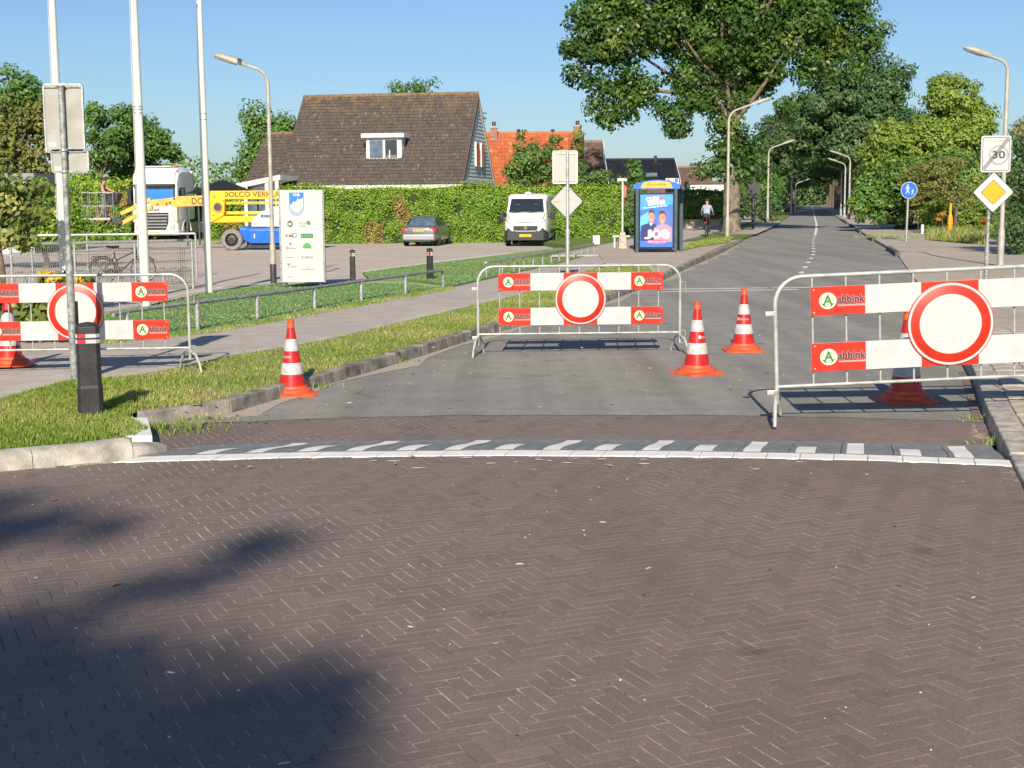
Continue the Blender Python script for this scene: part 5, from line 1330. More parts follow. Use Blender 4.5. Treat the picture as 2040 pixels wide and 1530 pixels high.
M_tyreg = pm('grey_tyre', (.23, .225, .205), .85, .15, 14, .3, 40)
M_alu = pm('aluminium', (.42, .43, .43), .45, .15, 8, metal=.6)

def wheel(parent, c, r, w_, tyre=M_rubber, rim=M_chrome, axis='y', name='wheel', hub=M_dark, studs=6):
    c = Vector(c); M = Matrix.Rotation(math.pi / 2, 4, 'X')
    t = MB().lathe([(r * .62, -w_ / 2), (r * .9, -w_ / 2), (r, -w_ * .36), (r, w_ * .36), (r * .9, w_ / 2), (r * .62, w_ / 2)], 30, M=M, caps=False).build(name, tyre, parent, smooth=40); t.location = c
    MB().lathe([(0, -w_ * .30), (r * .2, -w_ * .36), (r * .45, -w_ * .22), (r * .6, -w_ * .42), (r * .64, -w_ * .46), (r * .64, w_ * .46), (r * .6, w_ * .42), (r * .45, w_ * .22), (r * .2, w_ * .36), (0, w_ * .30)], 24, M=M).build('rim', rim, t, smooth=40)
    mb = MB()
    for k in range(studs):
        a = 2 * math.pi * k / studs
        for s_ in (-1, 1): mb.lathe([(r * .05, 0), (r * .05, .03)], 6, c=(r * .3 * math.cos(a), s_ * w_ * .32 - .015, r * .3 * math.sin(a)), M=M)
    mb.build('bolts', M_chrome if hub is M_dark else hub, t)
    return t
def shell(stations, n=9):
    """stations: (x, half widths/heights list [(y,z)...]) lower-to-upper half section, mirrored"""
    rings = []
    for x, sec in stations:
        right = [Vector((x, -y, z)) for y, z in sec]; left = [Vector((x, y, z)) for y, z in reversed(sec)]
        rings.append(right + left)
    return rings

# ---- grey saloon, seen from the rear (local +x = forwards)
p = G(838, 491, GZ); hd = R_(90 - 7.5)
car = thing('saloon_car', 'dark grey saloon car with a yellow plate parked before the hedge, seen from behind', 'car', (p.x + .2, p.y + 2.3, GZ), hd, scale=.97)
def sec(w_, zb, zs, zt, tw=.97): return [(w_ * .82, zb), (w_ * .97, zb + .12), (w_, (zb + zs) / 2 + .05), (w_ * .985, zs), (w_ * tw * .9, zt)]
st = [(-2.36, sec(.72, .42, .68, .80)), (-2.33, sec(.80, .30, .72, .90)), (-2.2, sec(.86, .26, .78, .96)), (-1.9, sec(.89, .24, .80, .985)), (-1.5, sec(.90, .22, .82, .98)), (-.6, sec(.90, .2, .82, .95)), (.4, sec(.90, .2, .81, .93)), (1.2, sec(.89, .2, .79, .92)), (1.8, sec(.86, .22, .72, .82)), (2.15, sec(.80, .26, .64, .72)), (2.33, sec(.68, .34, .56, .62))]
MB().loft(shell(st)).build('body', M_silver, car, smooth=50)
gh = [(-1.62, .70, .93, .96), (-1.02, .60, .93, 1.38), (-.75, .58, .93, 1.425), (.1, .58, .92, 1.43), (.45, .60, .92, 1.37), (1.18, .70, .90, .93)]
rings = []
for x, wt, zb, zt in gh: rings.append([Vector((x, -.80, zb)), Vector((x, -wt, zt - .03)), Vector((x, -wt + .1, zt)), Vector((x, wt - .1, zt)), Vector((x, wt, zt - .03)), Vector((x, .80, zb))])
MB().loft(rings).build('cabin', M_silver, car, smooth=30)
def pane(pts, nm='window', m=M_glass, parent=car): return MB().add(pts, [tuple(range(len(pts)))]).build(nm, m, parent, fixn=False)
def lift_(p_, n_, d=.012): return Vector(p_) + Vector(n_) * d
nb_ = Vector((-.6, 0, .75))
pane([lift_((-1.56, -.66, .99), nb_), lift_((-1.56, .66, .99), nb_), lift_((-1.06, .54, 1.34), nb_), lift_((-1.06, -.54, 1.34), nb_)], 'rear_window', M_glass_blue)
nf = Vector((.6, 0, .75)); pane([lift_((1.1, -.66, .97), nf), lift_((.5, -.55, 1.33), nf), lift_((.5, .55, 1.33), nf), lift_((1.1, .66, .97), nf)], 'windscreen')
for s_ in (-1, 1):
    for x0, x1, a, b in ((-1.2, -.35, -.98, -.35), (-.28, .95, -.28, .5)):
        q = [(x0, s_ * .79, .98), (x1, s_ * .79, .98), (b, s_ * .625, 1.34), (a, s_ * .625, 1.34)]
        pane([Vector(v) + Vector((0, s_ * .03, .02)) for v in q], 'side_window')
    tl = MB().loft([[Vector((x, s_ * y, z)) for y, z in ((.52, .70), (.52, .88), (.86, .88), (.86, .70))] for x in (-2.352, -2.2)]).build('tail_light', M_tail, car, bevel=.02)
    MB().box(-2.36, -2.345, s_ * .60 - .06, s_ * .60 + .06, .78, .84).build('reverse_lamp', M_headl, tl)
    MB().box(.62, .75, s_ * .93 - .09, s_ * .93 + .09, .93, 1.06).build('mirror', M_silver, car, bevel=.03)
    for x in (-1.42, 1.40): wheel(car, (x, s_ * .79, .315), .315, .2)
    MB().add([(x, s_ * .91, z) for x, z in ((-.32, .3), (-.3, .3), (-.25, .92), (-.27, .92))], [(0, 1, 2, 3)]).build('door_gap', M_dark, car)
MB().box(-2.40, -2.2, -.78, .78, .30, .58).build('rear_bumper', M_silver_l, car, bevel=.05)
MB().box(-2.37, -2.25, -.60, .60, .22, .32).build('valance', M_darkp, car)
pl = MB().box(-2.372, -2.355, -.26, .26, .72, .83).build('number_plate', M_plate, car)
text_part('48-FX-RB', M_ink, pl, (-2.374, 0, .775), .42, .065, rz=-math.pi / 2)
MB().box(-2.35, -2.3, -.5, .5, .86, .90).build('boot_trim', M_silver_l, car)

# ---- white panel van, seen from the front (local +x = forwards)
p = G(1047, 491, GZ); rear_az = R_(5.2); hd = math.atan2(-math.cos(rear_az), -math.sin(rear_az))
van = thing('panel_van', 'white high roofed panel van facing the viewer in front of the hedge', 'van', (p.x + math.sin(rear_az) * 2.7, p.y + math.cos(rear_az) * 2.7, GZ), hd)
def vs(x, w_, zb, zt, wt, r=.1): return [Vector((x, -w_ * .96, zb)), Vector((x, -w_, zb + .35)), Vector((x, -w_, 1.15)), Vector((x, -wt, zt - .12)), Vector((x, -wt + .12, zt)), Vector((x, wt - .12, zt)), Vector((x, wt, zt - .12)), Vector((x, w_, 1.15)), Vector((x, w_, zb + .35)), Vector((x, w_ * .96, zb))]
MB().loft([vs(-2.7, 1.0, .38, 2.36, .93), vs(-2.6, 1.02, .34, 2.40, .95), vs(.9, 1.02, .32, 2.42, .95), vs(1.25, 1.02, .32, 2.36, .92), vs(1.5, 1.01, .32, 2.2, .88), vs(2.05, 1.0, .32, 1.52, .92), vs(2.3, .99, .32, 1.32, .90), vs(2.62, .93, .34, 1.16, .82), vs(2.70, .84, .38, .98, .72)]).build('body', M_vanw, van, smooth=40)
nw = Vector((.75, 0, .62)); wsp = [(2.035, -.82, 1.545), (2.035, .82, 1.545), (1.53, .74, 2.165), (1.53, -.74, 2.165)]
wsc = MB().add([lift_(q, nw, .03) for q in wsp] + [lift_(q, nw, .0) for q in wsp], [(0, 1, 2, 3), (0, 4, 5, 1), (1, 5, 6, 2), (2, 6, 7, 3), (3, 7, 4, 0)]).build('windscreen', M_glass, van)
MB().tube([(2.10, -.7, 1.54), (2.05, .0, 1.61), (2.03, .1, 1.63)], .012, 5).build('wiper', M_black, wsc); MB().tube([(2.10, .1, 1.54), (2.05, .7, 1.61)], .012, 5).build('wiper', M_black, wsc)
for s_ in (-1, 1):
    MB().add([(1.0, s_ * 1.0, 1.3), (1.85, s_ * .985, 1.3), (1.45, s_ * .93, 2.02), (1.0, s_ * .955, 2.05)], [(0, 1, 2, 3)]).build('side_window', M_glass, van)
    MB().loft([[Vector((x, s_ * y, z)) for y, z in q] for x, q in ((2.37, [(.60, .98), (.88, 1.05), (.93, 1.28), (.70, 1.10)]), (2.66, [(.60, .97), (.80, .98), (.82, 1.12), (.66, 1.06)]))]).build('headlight', M_headl, van, bevel=.01)
    mr_ = MB().box(1.55, 1.7, s_ * 1.19 - .11, s_ * 1.19 + .11, 1.22, 1.58).build('mirror', M_black, van, bevel=.04)
    MB().tube([(1.6, s_ * .98, 1.35), (1.62, s_ * 1.15, 1.35)], .03, 6).build('mirror_arm', M_black, mr_)
    for x in (-1.75, 1.75): wheel(van, (x, s_ * .89, .34), .34, .22, rim=M_galv)
    MB().box(-2.5, 1.0, s_ * 1.012 - .012, s_ * 1.012 + .018, .55, .70).build('side_strip', M_darkp, van)
MB().loft([[Vector((x, s_ * y, z)) for s_, y, z in ((-1, .97 * f, .28), (1, .97 * f, .28), (1, .98 * f, .62), (1, .90 * f, .86), (1, .62, .70), (-1, .62, .70), (-1, .90 * f, .86), (-1, .98 * f, .62))] for x, f in ((2.1, 1.03), (2.6, 1.0), (2.76, .86))]).build('bumper', M_darkp, van, bevel=.02)
gr = MB().box(2.62, 2.745, -.55, .55, .74, .95).build('grille', M_black, van, bevel=.02)
for z in (.79, .845, .90): MB().box(2.745, 2.752, -.5, .5, z - .008, z + .008).build('grille_bar', M_dark, gr)
MB().tube([(2.74, -.6, .96), (2.75, -.55, .74), (2.76, -.4, .70), (2.76, .4, .70), (2.75, .55, .74), (2.74, .6, .96)], .022, 6).build('grille_frame', M_galv, van, smooth=60)
o = MB().lathe([(.075, 0), (.075, .02)], 16, M=Matrix.Rotation(math.pi / 2, 4, 'Y')).build('badge', M_chrome, gr); o.location = (2.745, 0, .85)
pl = MB().box(2.755, 2.77, -.27, .27, .44, .56).build('number_plate', M_plate, van); text_part('V-418-KR', M_ink, pl, (2.772, 0, .5), .42, .07, rz=math.pi / 2)
for s_ in (-1, 1): o = MB().lathe([(.06, 0), (.06, .02)], 12, M=Matrix.Rotation(math.pi / 2, 4, 'Y')).build('fog_lamp', M_headl, van); o.location = (2.72, s_ * .72, .42)
MB().box(.95, 1.2, -.14, .14, 2.41, 2.5).build('roof_vent', M_vanw, van, bevel=.03)
MB().tube([(2.10, -.86, 1.50), (2.40, -.80, 1.30), (2.66, -.6, 1.13), (2.69, 0, 1.10), (2.66, .6, 1.13), (2.40, .80, 1.30), (2.10, .86, 1.50)], .009, 5).build('bonnet_seam', M_dark, van)
for y_, z_ in ((-.42, 1.63), (.42, 1.63)): MB().loft([[Vector((x_, y_ + dy, z_ + dz)) for dy, dz in ((-.12, 0), (.12, 0), (.1, .3), (-.1, .3))] for x_ in (2.0 - .3, 2.0 - .22)]).build('headrest', M_lgrey, van)
MB().box(2.0, 2.06, -.8, .8, 1.545, 1.575).build('dashboard', M_galv_old, wsc)
for s_ in (-1, 1): MB().tube([(2.03, s_ * .9, 1.50), (1.5, s_ * .83, 2.17)], .035, 6).build('pillar', M_vanw, van)
MB().box(-2.4, .85, -1.035, -1.03, 1.25, 1.3).build('side_crease', M_galv_old, van)
text_part('CARSON', M_lgrey, van, (2.36, -.02, 1.22), .42, .05, rz=math.pi / 2)

# ---- white tractor unit (local +x = forwards)
p = G(312, 480, GZ); raz = R_(7.5); hd = math.atan2(-math.cos(raz), -math.sin(raz))
trk = thing('tractor_truck', 'white articulated lorry tractor unit with a blue blind behind its windscreen', 'truck', (p.x + .55 + math.sin(raz) * 3.0, p.y + math.cos(raz) * 3.0 - 2.0, GZ), hd, scale=1.05)
hw = 1.24
MB().loft([[Vector((x, -w_, zb)), Vector((x, -w_, zt - .25)), Vector((x, -w_ + .22, zt)), Vector((x, w_ - .22, zt)), Vector((x, w_, zt - .25)), Vector((x, w_, zb))] for x, w_, zb, zt in ((.72, hw, 1.15, 3.78), (1.1, hw, 1.15, 3.86), (2.2, hw, 1.15, 3.86), (2.75, hw * .99, 1.15, 3.72), (2.92, hw * .95, 1.15, 3.25))]).build('cab', M_vanw, trk, smooth=35)
MB().loft([[Vector((x, s_ * w_, z)) for s_, z in ((-1, 2.98), (1, 2.98), (1, zt), (-1, zt))] for x, w_, zt in ((2.6, 1.15, 3.82), (2.98, 1.1, 3.5), (3.03, 1.05, 3.1))]).build('roof_front', M_vanw, trk, bevel=.06)
MB().box(2.85, 3.22, -1.12, 1.12, 2.86, 2.97).build('sun_visor', M_darkp, trk, bevel=.04)
ws = MB().add([(2.945, -1.1, 1.98), (2.945, 1.1, 1.98), (2.945, 1.08, 2.86), (2.945, -1.08, 2.86)], [(0, 1, 2, 3)]).build('windscreen', M_glass, trk)
M_blind = pm('blue_blind', (.02, .19, .68), .6, .1, 3); M_cyan = pm('cyan_cloth', (.25, .60, .72), .6, .2, 6)
MB().add([(2.955, -1.0, 2.12), (2.955, -.33, 2.16), (2.956, .4, 2.1), (2.955, 1.0, 2.14), (2.955, 1.0, 2.74), (2.955, -1.0, 2.78)], [(0, 1, 2, 3, 4, 5)]).build('blind', M_blind, ws, fixn=False)
MB().add([(2.956, -.9, 1.99), (2.956, .95, 1.99), (2.956, .9, 2.1), (2.957, .3, 2.07), (2.956, -.4, 2.13), (2.956, -.9, 2.08)], [(0, 1, 2, 3, 4, 5)]).build('cloth', M_cyan, ws, fixn=False)
MB().loft([[Vector((x, s_ * w_, z)) for s_, z in ((-1, .38), (1, .38), (1, zt), (-1, zt))] for x, w_, zt in ((2.1, 1.24, 1.95), (2.95, 1.2, 1.95), (3.06, 1.1, 1.75))]).build('front_panel', M_vanw, trk, bevel=.06)
gr = MB().loft([[Vector((x, y, z)) for y, z in ((-.56, .62), (.56, .62), (.72, 1.0), (.74, 1.52), (-.74, 1.52), (-.72, 1.0))] for x in (3.0, 3.085)]).build('grille', M_black, trk)
for z in (.76, .92, 1.08, 1.24, 1.40): MB().box(3.085, 3.11, -.62 - (z - .76) * .12, .62 + (z - .76) * .12, z - .022, z + .022).build('grille_bar', M_galv, gr)
text_part('DAF', M_ink, trk, (3.075, 0, 1.66), .5, .12, rz=math.pi / 2, name='lettering', bold=.008)
text_part('XF', M_lgrey, trk, (3.02, -.75, 3.45), .3, .2, rz=math.pi / 2, name='lettering', bold=.01)
MB().loft([[Vector((x, s_ * w_, z)) for s_, z in ((-1, .34), (1, .34), (1, .62), (-1, .62))] for x, w_ in ((2.3, 1.26), (2.95, 1.22), (3.12, 1.05))]).build('bumper', M_vanw, trk, bevel=.05)
for s_ in (-1, 1):
    MB().loft([[Vector((x, s_ * y, z)) for y, z in q] for x, q in ((2.75, [(.80, .60), (1.22, .64), (1.23, .98), (.86, .84)]), (3.10, [(.80, .60), (1.05, .62), (1.06, .92), (.86, .82)]))]).build('headlight', M_headl, trk, bevel=.02)
    MB().loft([[Vector((x, s_ * y, z)) for y, z in ((.93, 1.02), (1.21, 1.02), (1.21, 1.9), (.93, 1.9))] for x in (2.97, 3.1)]).build('corner_deflector', pm('cream_panel', (.72, .62, .42), .5, .08), trk, bevel=.05)
    MB().add([(1.95, s_ * 1.252, 2.0), (2.85, s_ * 1.235, 1.9), (2.8, s_ * 1.225, 2.8), (1.95, s_ * 1.252, 2.8)], [(0, 1, 2, 3)]).build('side_window', M_glass, trk)
    MB().box(2.72, 2.86, s_ * 1.45 - .1, s_ * 1.45 + .1, 1.95, 2.75).build('mirror', M_black, trk, bevel=.04)
    wheel(trk, (1.75, s_ * 1.03, .50), .50, .32, rim=M_alu, studs=10)
    wheel(trk, (-2.05, s_ * .95, .50), .50, .55, rim=M_alu, studs=10)
    MB().loft([[Vector((1.75 + r_ * math.cos(a), s_ * y, .5 + r_ * math.sin(a))) for r_, y in ((.60, .88), (.60, 1.24), (.70, 1.25), (.70, .88))] for a in np.linspace(.05, math.pi - .05, 11)]).build('wheel_arch', M_vanw, trk)
    MB().box(-.3, 1.0, s_ * 1.0 - .22, s_ * 1.0 + .22, .42, 1.02).build('side_tank', M_alu, trk, bevel=.06)
    MB().box(-1.45, -.35, s_ * 1.1 - .12, s_ * 1.1 + .12, .42, .98).build('side_skirt', M_vanw, trk, bevel=.04)
    MB().loft([[Vector((-2.05 + r_ * math.cos(a), s_ * y, .5 + r_ * math.sin(a))) for r_, y in ((.58, .66), (.58, 1.24), (.61, 1.24), (.61, .66))] for a in np.linspace(.1, math.pi - .1, 9)]).build('mudguard', M_black, trk)
    MB().box(2.2, 2.35, s_ * .9 - .1, s_ * .9 + .1, 3.86, 3.97).build('beacon', pm('beacon_orange', (.75, .12, .02), .35, .05), trk, bevel=.02)
    MB().box(.5, .74, s_ * 1.1 - .13, s_ * 1.1 + .13, 1.2, 3.7).build('side_fairing', M_vanw, trk, bevel=.04)
MB().box(-3.0, 2.6, -.45, .45, .62, .95).build('chassis', M_dark, trk)
MB().box(2.3, 2.5, -.75, .75, 3.86, 3.93).build('roof_bar', M_vanw, trk, bevel=.02)
pl = MB().box(3.125, 3.135, -.3, .3, .40, .52).build('number_plate', M_plate, trk)

# ---- boom lift: blue chassis, pale turret, yellow booms, grey basket (local x to the right in the photo)
p = G(470, 498, GZ); Yb = p.y + .4
lf = thing('boom_lift', 'yellow articulated boom lift on a blue chassis with a grey basket at its left end', 'boom lift', (p.x, Yb, GZ))
def bx_(px, py): q = V(px or 480, py or 412, Yb); return q.x - p.x, q.z - GZ
for (px_, py_, yy_, r_) in ((471, 477, -.95, .47), (615, 478, -.95, .47), (471, 475, .95, .47), (615, 476, .95, .47)):
    x, z = bx_(px_, py_); wheel(lf, (x, yy_, r_), r_, .36, tyre=M_tyreg, rim=M_black, studs=8)
x0, x1 = bx_(483, 0)[0], bx_(612, 0)[0]
MB().loft([[Vector((x, y, z)) for y, z in ((-.78, .42), (.78, .42), (.82, .95), (.7, 1.02), (-.7, 1.02), (-.82, .95))] for x in (x0 - .02, x0 + .25)] + [[Vector((x, y, z)) for y, z in ((-.8, .30), (.8, .30), (.85, .9), (.75, .98), (-.75, .98), (-.85, .9))] for x in (x0 + .45, x1 - .3)]).build('chassis', M_lblue2, lf, bevel=.03)
MB().box(x0 + .35, x1 - .4, -.6, .6, .16, .34).build('belly', M_dark, lf)
MB().box(x0 + .62, x0 + .68, -.86, -.845, .52, .72).build('sticker', M_white, lf)
a_, b_ = bx_(506, 455)[0], bx_(630, 455)[0]; z0, z1 = bx_(0, 452)[1], bx_(0, 412)[1]
tr_ = MB().prism([(a_, z0), (b_, z0), (b_, z1 + .1), (a_ + 1.0, z1), (a_ + .45, z1 - .25), (a_ + .05, z0 + .35)], (0, -.72, 0), (1, 0, 0), (0, 0, 1), (0, 1.4, 0)).build('turret', pm('turret_cream', (.78, .70, .55), .5, .08, 2), lf, bevel=.06)
MB().box(a_ + .45, a_ + .95, -.735, -.722, z0 + .42, z0 + .54).build('maker_plate', pm('deep_blue', (.02, .05, .3), .5, .05), tr_)
text_part('JLG', M_board, tr_, (a_ + .7, -.737, z0 + .48), .34, .075, name='lettering')
MB().lathe([(.45, bx_(0, 459)[1] - .12), (.45, z0)], 20, c=((a_ + b_) / 2 - .2, 0, 0)).build('slew_ring', M_dark, lf)
# stacked booms
xa_, xr = bx_(421, 400)[0], bx_(632, 400)[0]
zt, zb_ = bx_(0, 380)[1], bx_(0, 397)[1]
top = MB().box(xa_, xr, -.30, .02, zb_, zt).build('upper_boom', M_ygold, lf, bevel=.02)
text_part('DOLCO VERHUUR', M_brown_txt, top, ((bx_(448, 0)[0] + bx_(575, 0)[0]) / 2, -.305, (zt + zb_) / 2 + .03), bx_(575, 0)[0] - bx_(448, 0)[0], .23, bold=.006)
MB().box(bx_(452, 0)[0], xr, -.22, .0, bx_(0, 407)[1], bx_(0, 402)[1]).build('link_bar', M_ygold, lf, bevel=.01)
text_part('DOLCO VERHUUR www.dolco.nl', M_brown_txt, lf, (bx_(490, 0)[0], -.225, bx_(0, 404.5)[1]), 1.3, .07)
MB().box(bx_(452, 0)[0], xr, -.2, .02, bx_(0, 427)[1], bx_(0, 421)[1]).build('link_bar', M_ygold, lf, bevel=.01)
MB().box(xa_ + .1, xr, -.28, .04, bx_(0, 443)[1], bx_(0, 430)[1]).build('lower_boom', M_ygold, lf, bevel=.02)
q = [bx_(*t) for t in ((421, 381), (452, 381), (452, 394), (450, 408), (450, 428), (424, 443), (421, 440))]
kn = MB().prism(q, (0, -.34, 0), (1, 0, 0), (0, 0, 1), (0, .42, 0)).build('knuckle', M_ygold, lf, bevel=.015)
cx_, cz_ = bx_(437, 413)
MB().tube([(cx_ + .2 * math.cos(a), -.345, cz_ + .21 * math.sin(a)) for a in np.linspace(0, 2 * math.pi, 17)[:-1]], .035, 6, closed=True).build('pivot_ring', M_yold, kn, smooth=60)
o = MB().lathe([(.17, 0), (.17, .01)], 20, M=R90).build('pivot_hole', M_dark, kn); o.location = (cx_, -.342, cz_)
for px_, py_ in ((430, 392), (428, 429), (449, 400), (449, 425)): o = MB().lathe([(.03, 0), (.03, .015)], 8, M=R90).build('pivot_bolt', M_dark, kn); t = bx_(px_, py_); o.location = (t[0], -.342, t[1])
# jib reaching left to the basket
q = [bx_(*t) for t in ((300, 399), (345, 394), (358, 391), (424, 389), (424, 409), (352, 412), (340, 409), (330, 412), (305, 411))]
jb = MB().prism(q, (0, -.2, 0), (1, 0, 0), (0, 0, 1), (0, .3, 0)).build('fly_boom', M_yold, lf, bevel=.015)
text_part('DO', M_brown_txt, jb, (bx_(396, 0)[0], -.205, bx_(0, 400)[1]), .52, .28, bold=.006)
for px_, py_ in ((316, 407), (334, 406), (341, 404), (349, 396)): o = MB().lathe([(.05, 0), (.05, .02)], 8, M=R90).build('pin', M_dark, jb); t = bx_(px_, py_); o.location = (t[0], -.2, t[1])
for (s0, e0) in (((302, 397), (242, 426)), ((304, 412), (242, 446))):
    A_, B_ = bx_(*s0), bx_(*e0); A_, B_ = Vector((A_[0], 0, A_[1])), Vector((B_[0], 0, B_[1])); d_ = (B_ - A_).normalized(); n_ = Vector((-d_.z, 0, d_.x)) * .085
    MB().prism([(0, 0), (1, 0), (1, 1), (0, 1)], A_ - n_ + Vector((0, -.17, 0)), B_ - A_, n_ * 2, (0, .24, 0)).build('jib_bar', M_yold, lf, bevel=.01)
# basket
bl, br = bx_(170, 0)[0], bx_(236, 0)[0]; zf = bx_(0, 432)[1]; zr_ = bx_(0, 382)[1]
bk = MB().box(bl - .1, br - .25, -.5, .45, zf - .1, zf).build('basket_floor', M_alu, lf, bevel=.01)
for i in range(7): MB().box(bl - .08 + i * .14, bl - .02 + i * .14, -.506, -.5, zf - .15, zf - .1).build('toe_stripe', M_ygold if i % 2 else M_dark, bk)
for i, x in enumerate(np.linspace(bl, br - .1, 5)):
    for y in (-.48, .43):
        MB().tube([(x, y, zf), (x, y, zr_)], .018, 6).build('basket_post', M_alu, lf)
for z in (zf + .52, zr_):
    MB().tube([(bl, -.48, z), (br - .1, -.48, z), (br - .1, .43, z), (bl, .43, z)], .018, 6, closed=True).build('basket_rail', M_alu, lf)
MB().loft([[Vector((x, y, z)) for x, z in ((br - .5, zr_ - .06), (br + .12, zr_ - .02), (br + .05, zr_ - .3), (br - .12, zr_ - .55), (br - .4, zr_ - .5))] for y in (-.3, .3)]).build('control_box', M_black, lf, bevel=.03)
MB().loft([[Vector((x, y, z)) for x, z in ((br - .5, zf - .02), (bx_(245, 0)[0], zf - .02), (bx_(245, 0)[0], zf - .3), (br - .2, zf - .28))] for y in (-.25, .2)]).build('basket_mount', M_dark, lf, bevel=.03)
LIFT_FLOOR = (p.x + (bx_(207, 0)[0]), Yb, GZ + zf)

# ---- car far down the road
p = G(1575, 425); fc = thing('distant_car', 'dark car with glowing red tail lamps far off on the left lane', 'car', p, R_(80), scale=.9)
MB().loft(shell([(-2.1, sec(.8, .3, .75, .95)), (-1.6, sec(.88, .25, .8, 1.0)), (1.2, sec(.88, .25, .8, .95)), (2.1, sec(.75, .3, .6, .7))])).build('body', M_black, fc, smooth=50)
MB().loft([[Vector((x, -w_, z0_)) for w_, z0_ in ((.75, .95), (.62, zt_), (-.62, zt_), (-.75, .95))] for x, zt_ in ((-1.9, 1.0), (-1.5, 1.5), (.2, 1.5), (1.0, 1.0))]).build('cabin', M_glass, fc, smooth=30)
for s_ in (-1, 1):
    MB().box(-2.14, -2.0, s_ * .6 - .24, s_ * .6 + .24, .72, .98).build('tail_light', pm('tail_lamp_lit', (.7, .03, .02), .3, .05), fc, bevel=.02)
    for x in (-1.3, 1.3): wheel(fc, (x, s_ * .78, .31), .31, .2)
pl = MB().box(-2.13, -2.1, -.25, .25, .55, .66).build('number_plate', M_plate, fc)

# ================================================================== people
M_skin = pm('skin', (.55, .27, .18), .55, .08, 8)
M_shirt_b = pm('black_shirt', (.02, .02, .022), .8, .2, 9); M_jeans = pm('grey_jeans', (.16, .19, .24), .8, .15, 9)
M_shirt_l = pm('pale_blue_shirt', (.30, .37, .48), .8, .08, 6); M_trous = pm('dark_trousers', (.03, .032, .04), .8, .2, 9); M_hairb = pm('brown_hair', (.06, .032, .018), .7, .2, 20); M_shoe = pm('dark_shoes', (.03, .028, .026), .6, .1)
def person(root, J, bones, mats, region):
    """one continuous skinned body; J: joint -> (pos, radius); region picks the cloth from the nearest bone"""
    names = list(J); idx = {n: i for i, n in enumerate(names)}
    me = bpy.data.meshes.new('body'); me.from_pydata([J[n][0] for n in names], [(idx[a], idx[b]) for a, b in bones], [])
    ob = bpy.data.objects.new('tmp_body', me); COL.objects.link(ob)
    bpy.context.view_layer.objects.active = ob
    sk = ob.modifiers.new('skin', 'SKIN'); sk.use_smooth_shade = True
    if not me.skin_vertices: 
        bm = bmesh.new(); bm.from_mesh(me); bm.verts.layers.skin.verify(); bm.to_mesh(me); bm.free()
    for i, n in enumerate(names):
        r_ = J[n][1]; me.skin_vertices[0].data[i].radius = (r_, r_) if not isinstance(r_, tuple) else r_
        me.skin_vertices[0].data[i].use_root = (n == 'pelvis')
    ss = ob.modifiers.new('sub', 'SUBSURF'); ss.levels = 2; ss.render_levels = 2
    dg = bpy.context.evaluated_depsgraph_get()
    m2 = bpy.data.meshes.new_from_object(ob.evaluated_get(dg)); m2.name = 'body'
    bpy.data.objects.remove(ob)
    m2.materials.clear()
    for m in mats: m2.materials.append(m)
    segs = [(np.array(J[a][0]), np.array(J[b][0]), a, b) for a, b in bones]
    for pl in m2.polygons:
        c = np.array(pl.center); best = None
        for a, b, na, nb2 in segs:
            ab = b - a; t = np.clip(np.dot(c - a, ab) / max(np.dot(ab, ab), 1e-9), 0, 1); d = np.linalg.norm(c - a - ab * t)
            if best is None or d < best[0]: best = (d, na, nb2, t)
        pl.material_index = region(best[1], best[2], best[3]); pl.use_smooth = True
    return link_mesh('body', m2, root)
def fingers(J, bones, hand, wrist_p, hand_p, up, side):
    d = (Vector(hand_p) - Vector(wrist_p)).normalized(); s_ = Vector(side)
    for k, (o_, L_) in enumerate(((-.03, .062), (-.01, .075), (.01, .07), (.028, .055))):
        a = Vector(hand_p) + s_ * o_; b = a + d * L_ * .55 - Vector(up) * .012; c = b + d * L_ * .4 - Vector(up) * .03
        J[f'{hand}k{k}'] = (tuple(a + d * .015), .012); J[f'{hand}f{k}'] = (tuple(b), .009); J[f'{hand}t{k}'] = (tuple(c), .008)
        bones += [(hand, f'{hand}k{k}'), (f'{hand}k{k}', f'{hand}f{k}'), (f'{hand}f{k}', f'{hand}t{k}')]
    b = Vector(hand_p).lerp(Vector(wrist_p), .5) - s_ * .045; J[f'{hand}th'] = (tuple(b), .012); J[f'{hand}tt'] = (tuple(b + d * .04 - s_ * .012), .009); bones += [(hand, f'{hand}th'), (f'{hand}th', f'{hand}tt')]
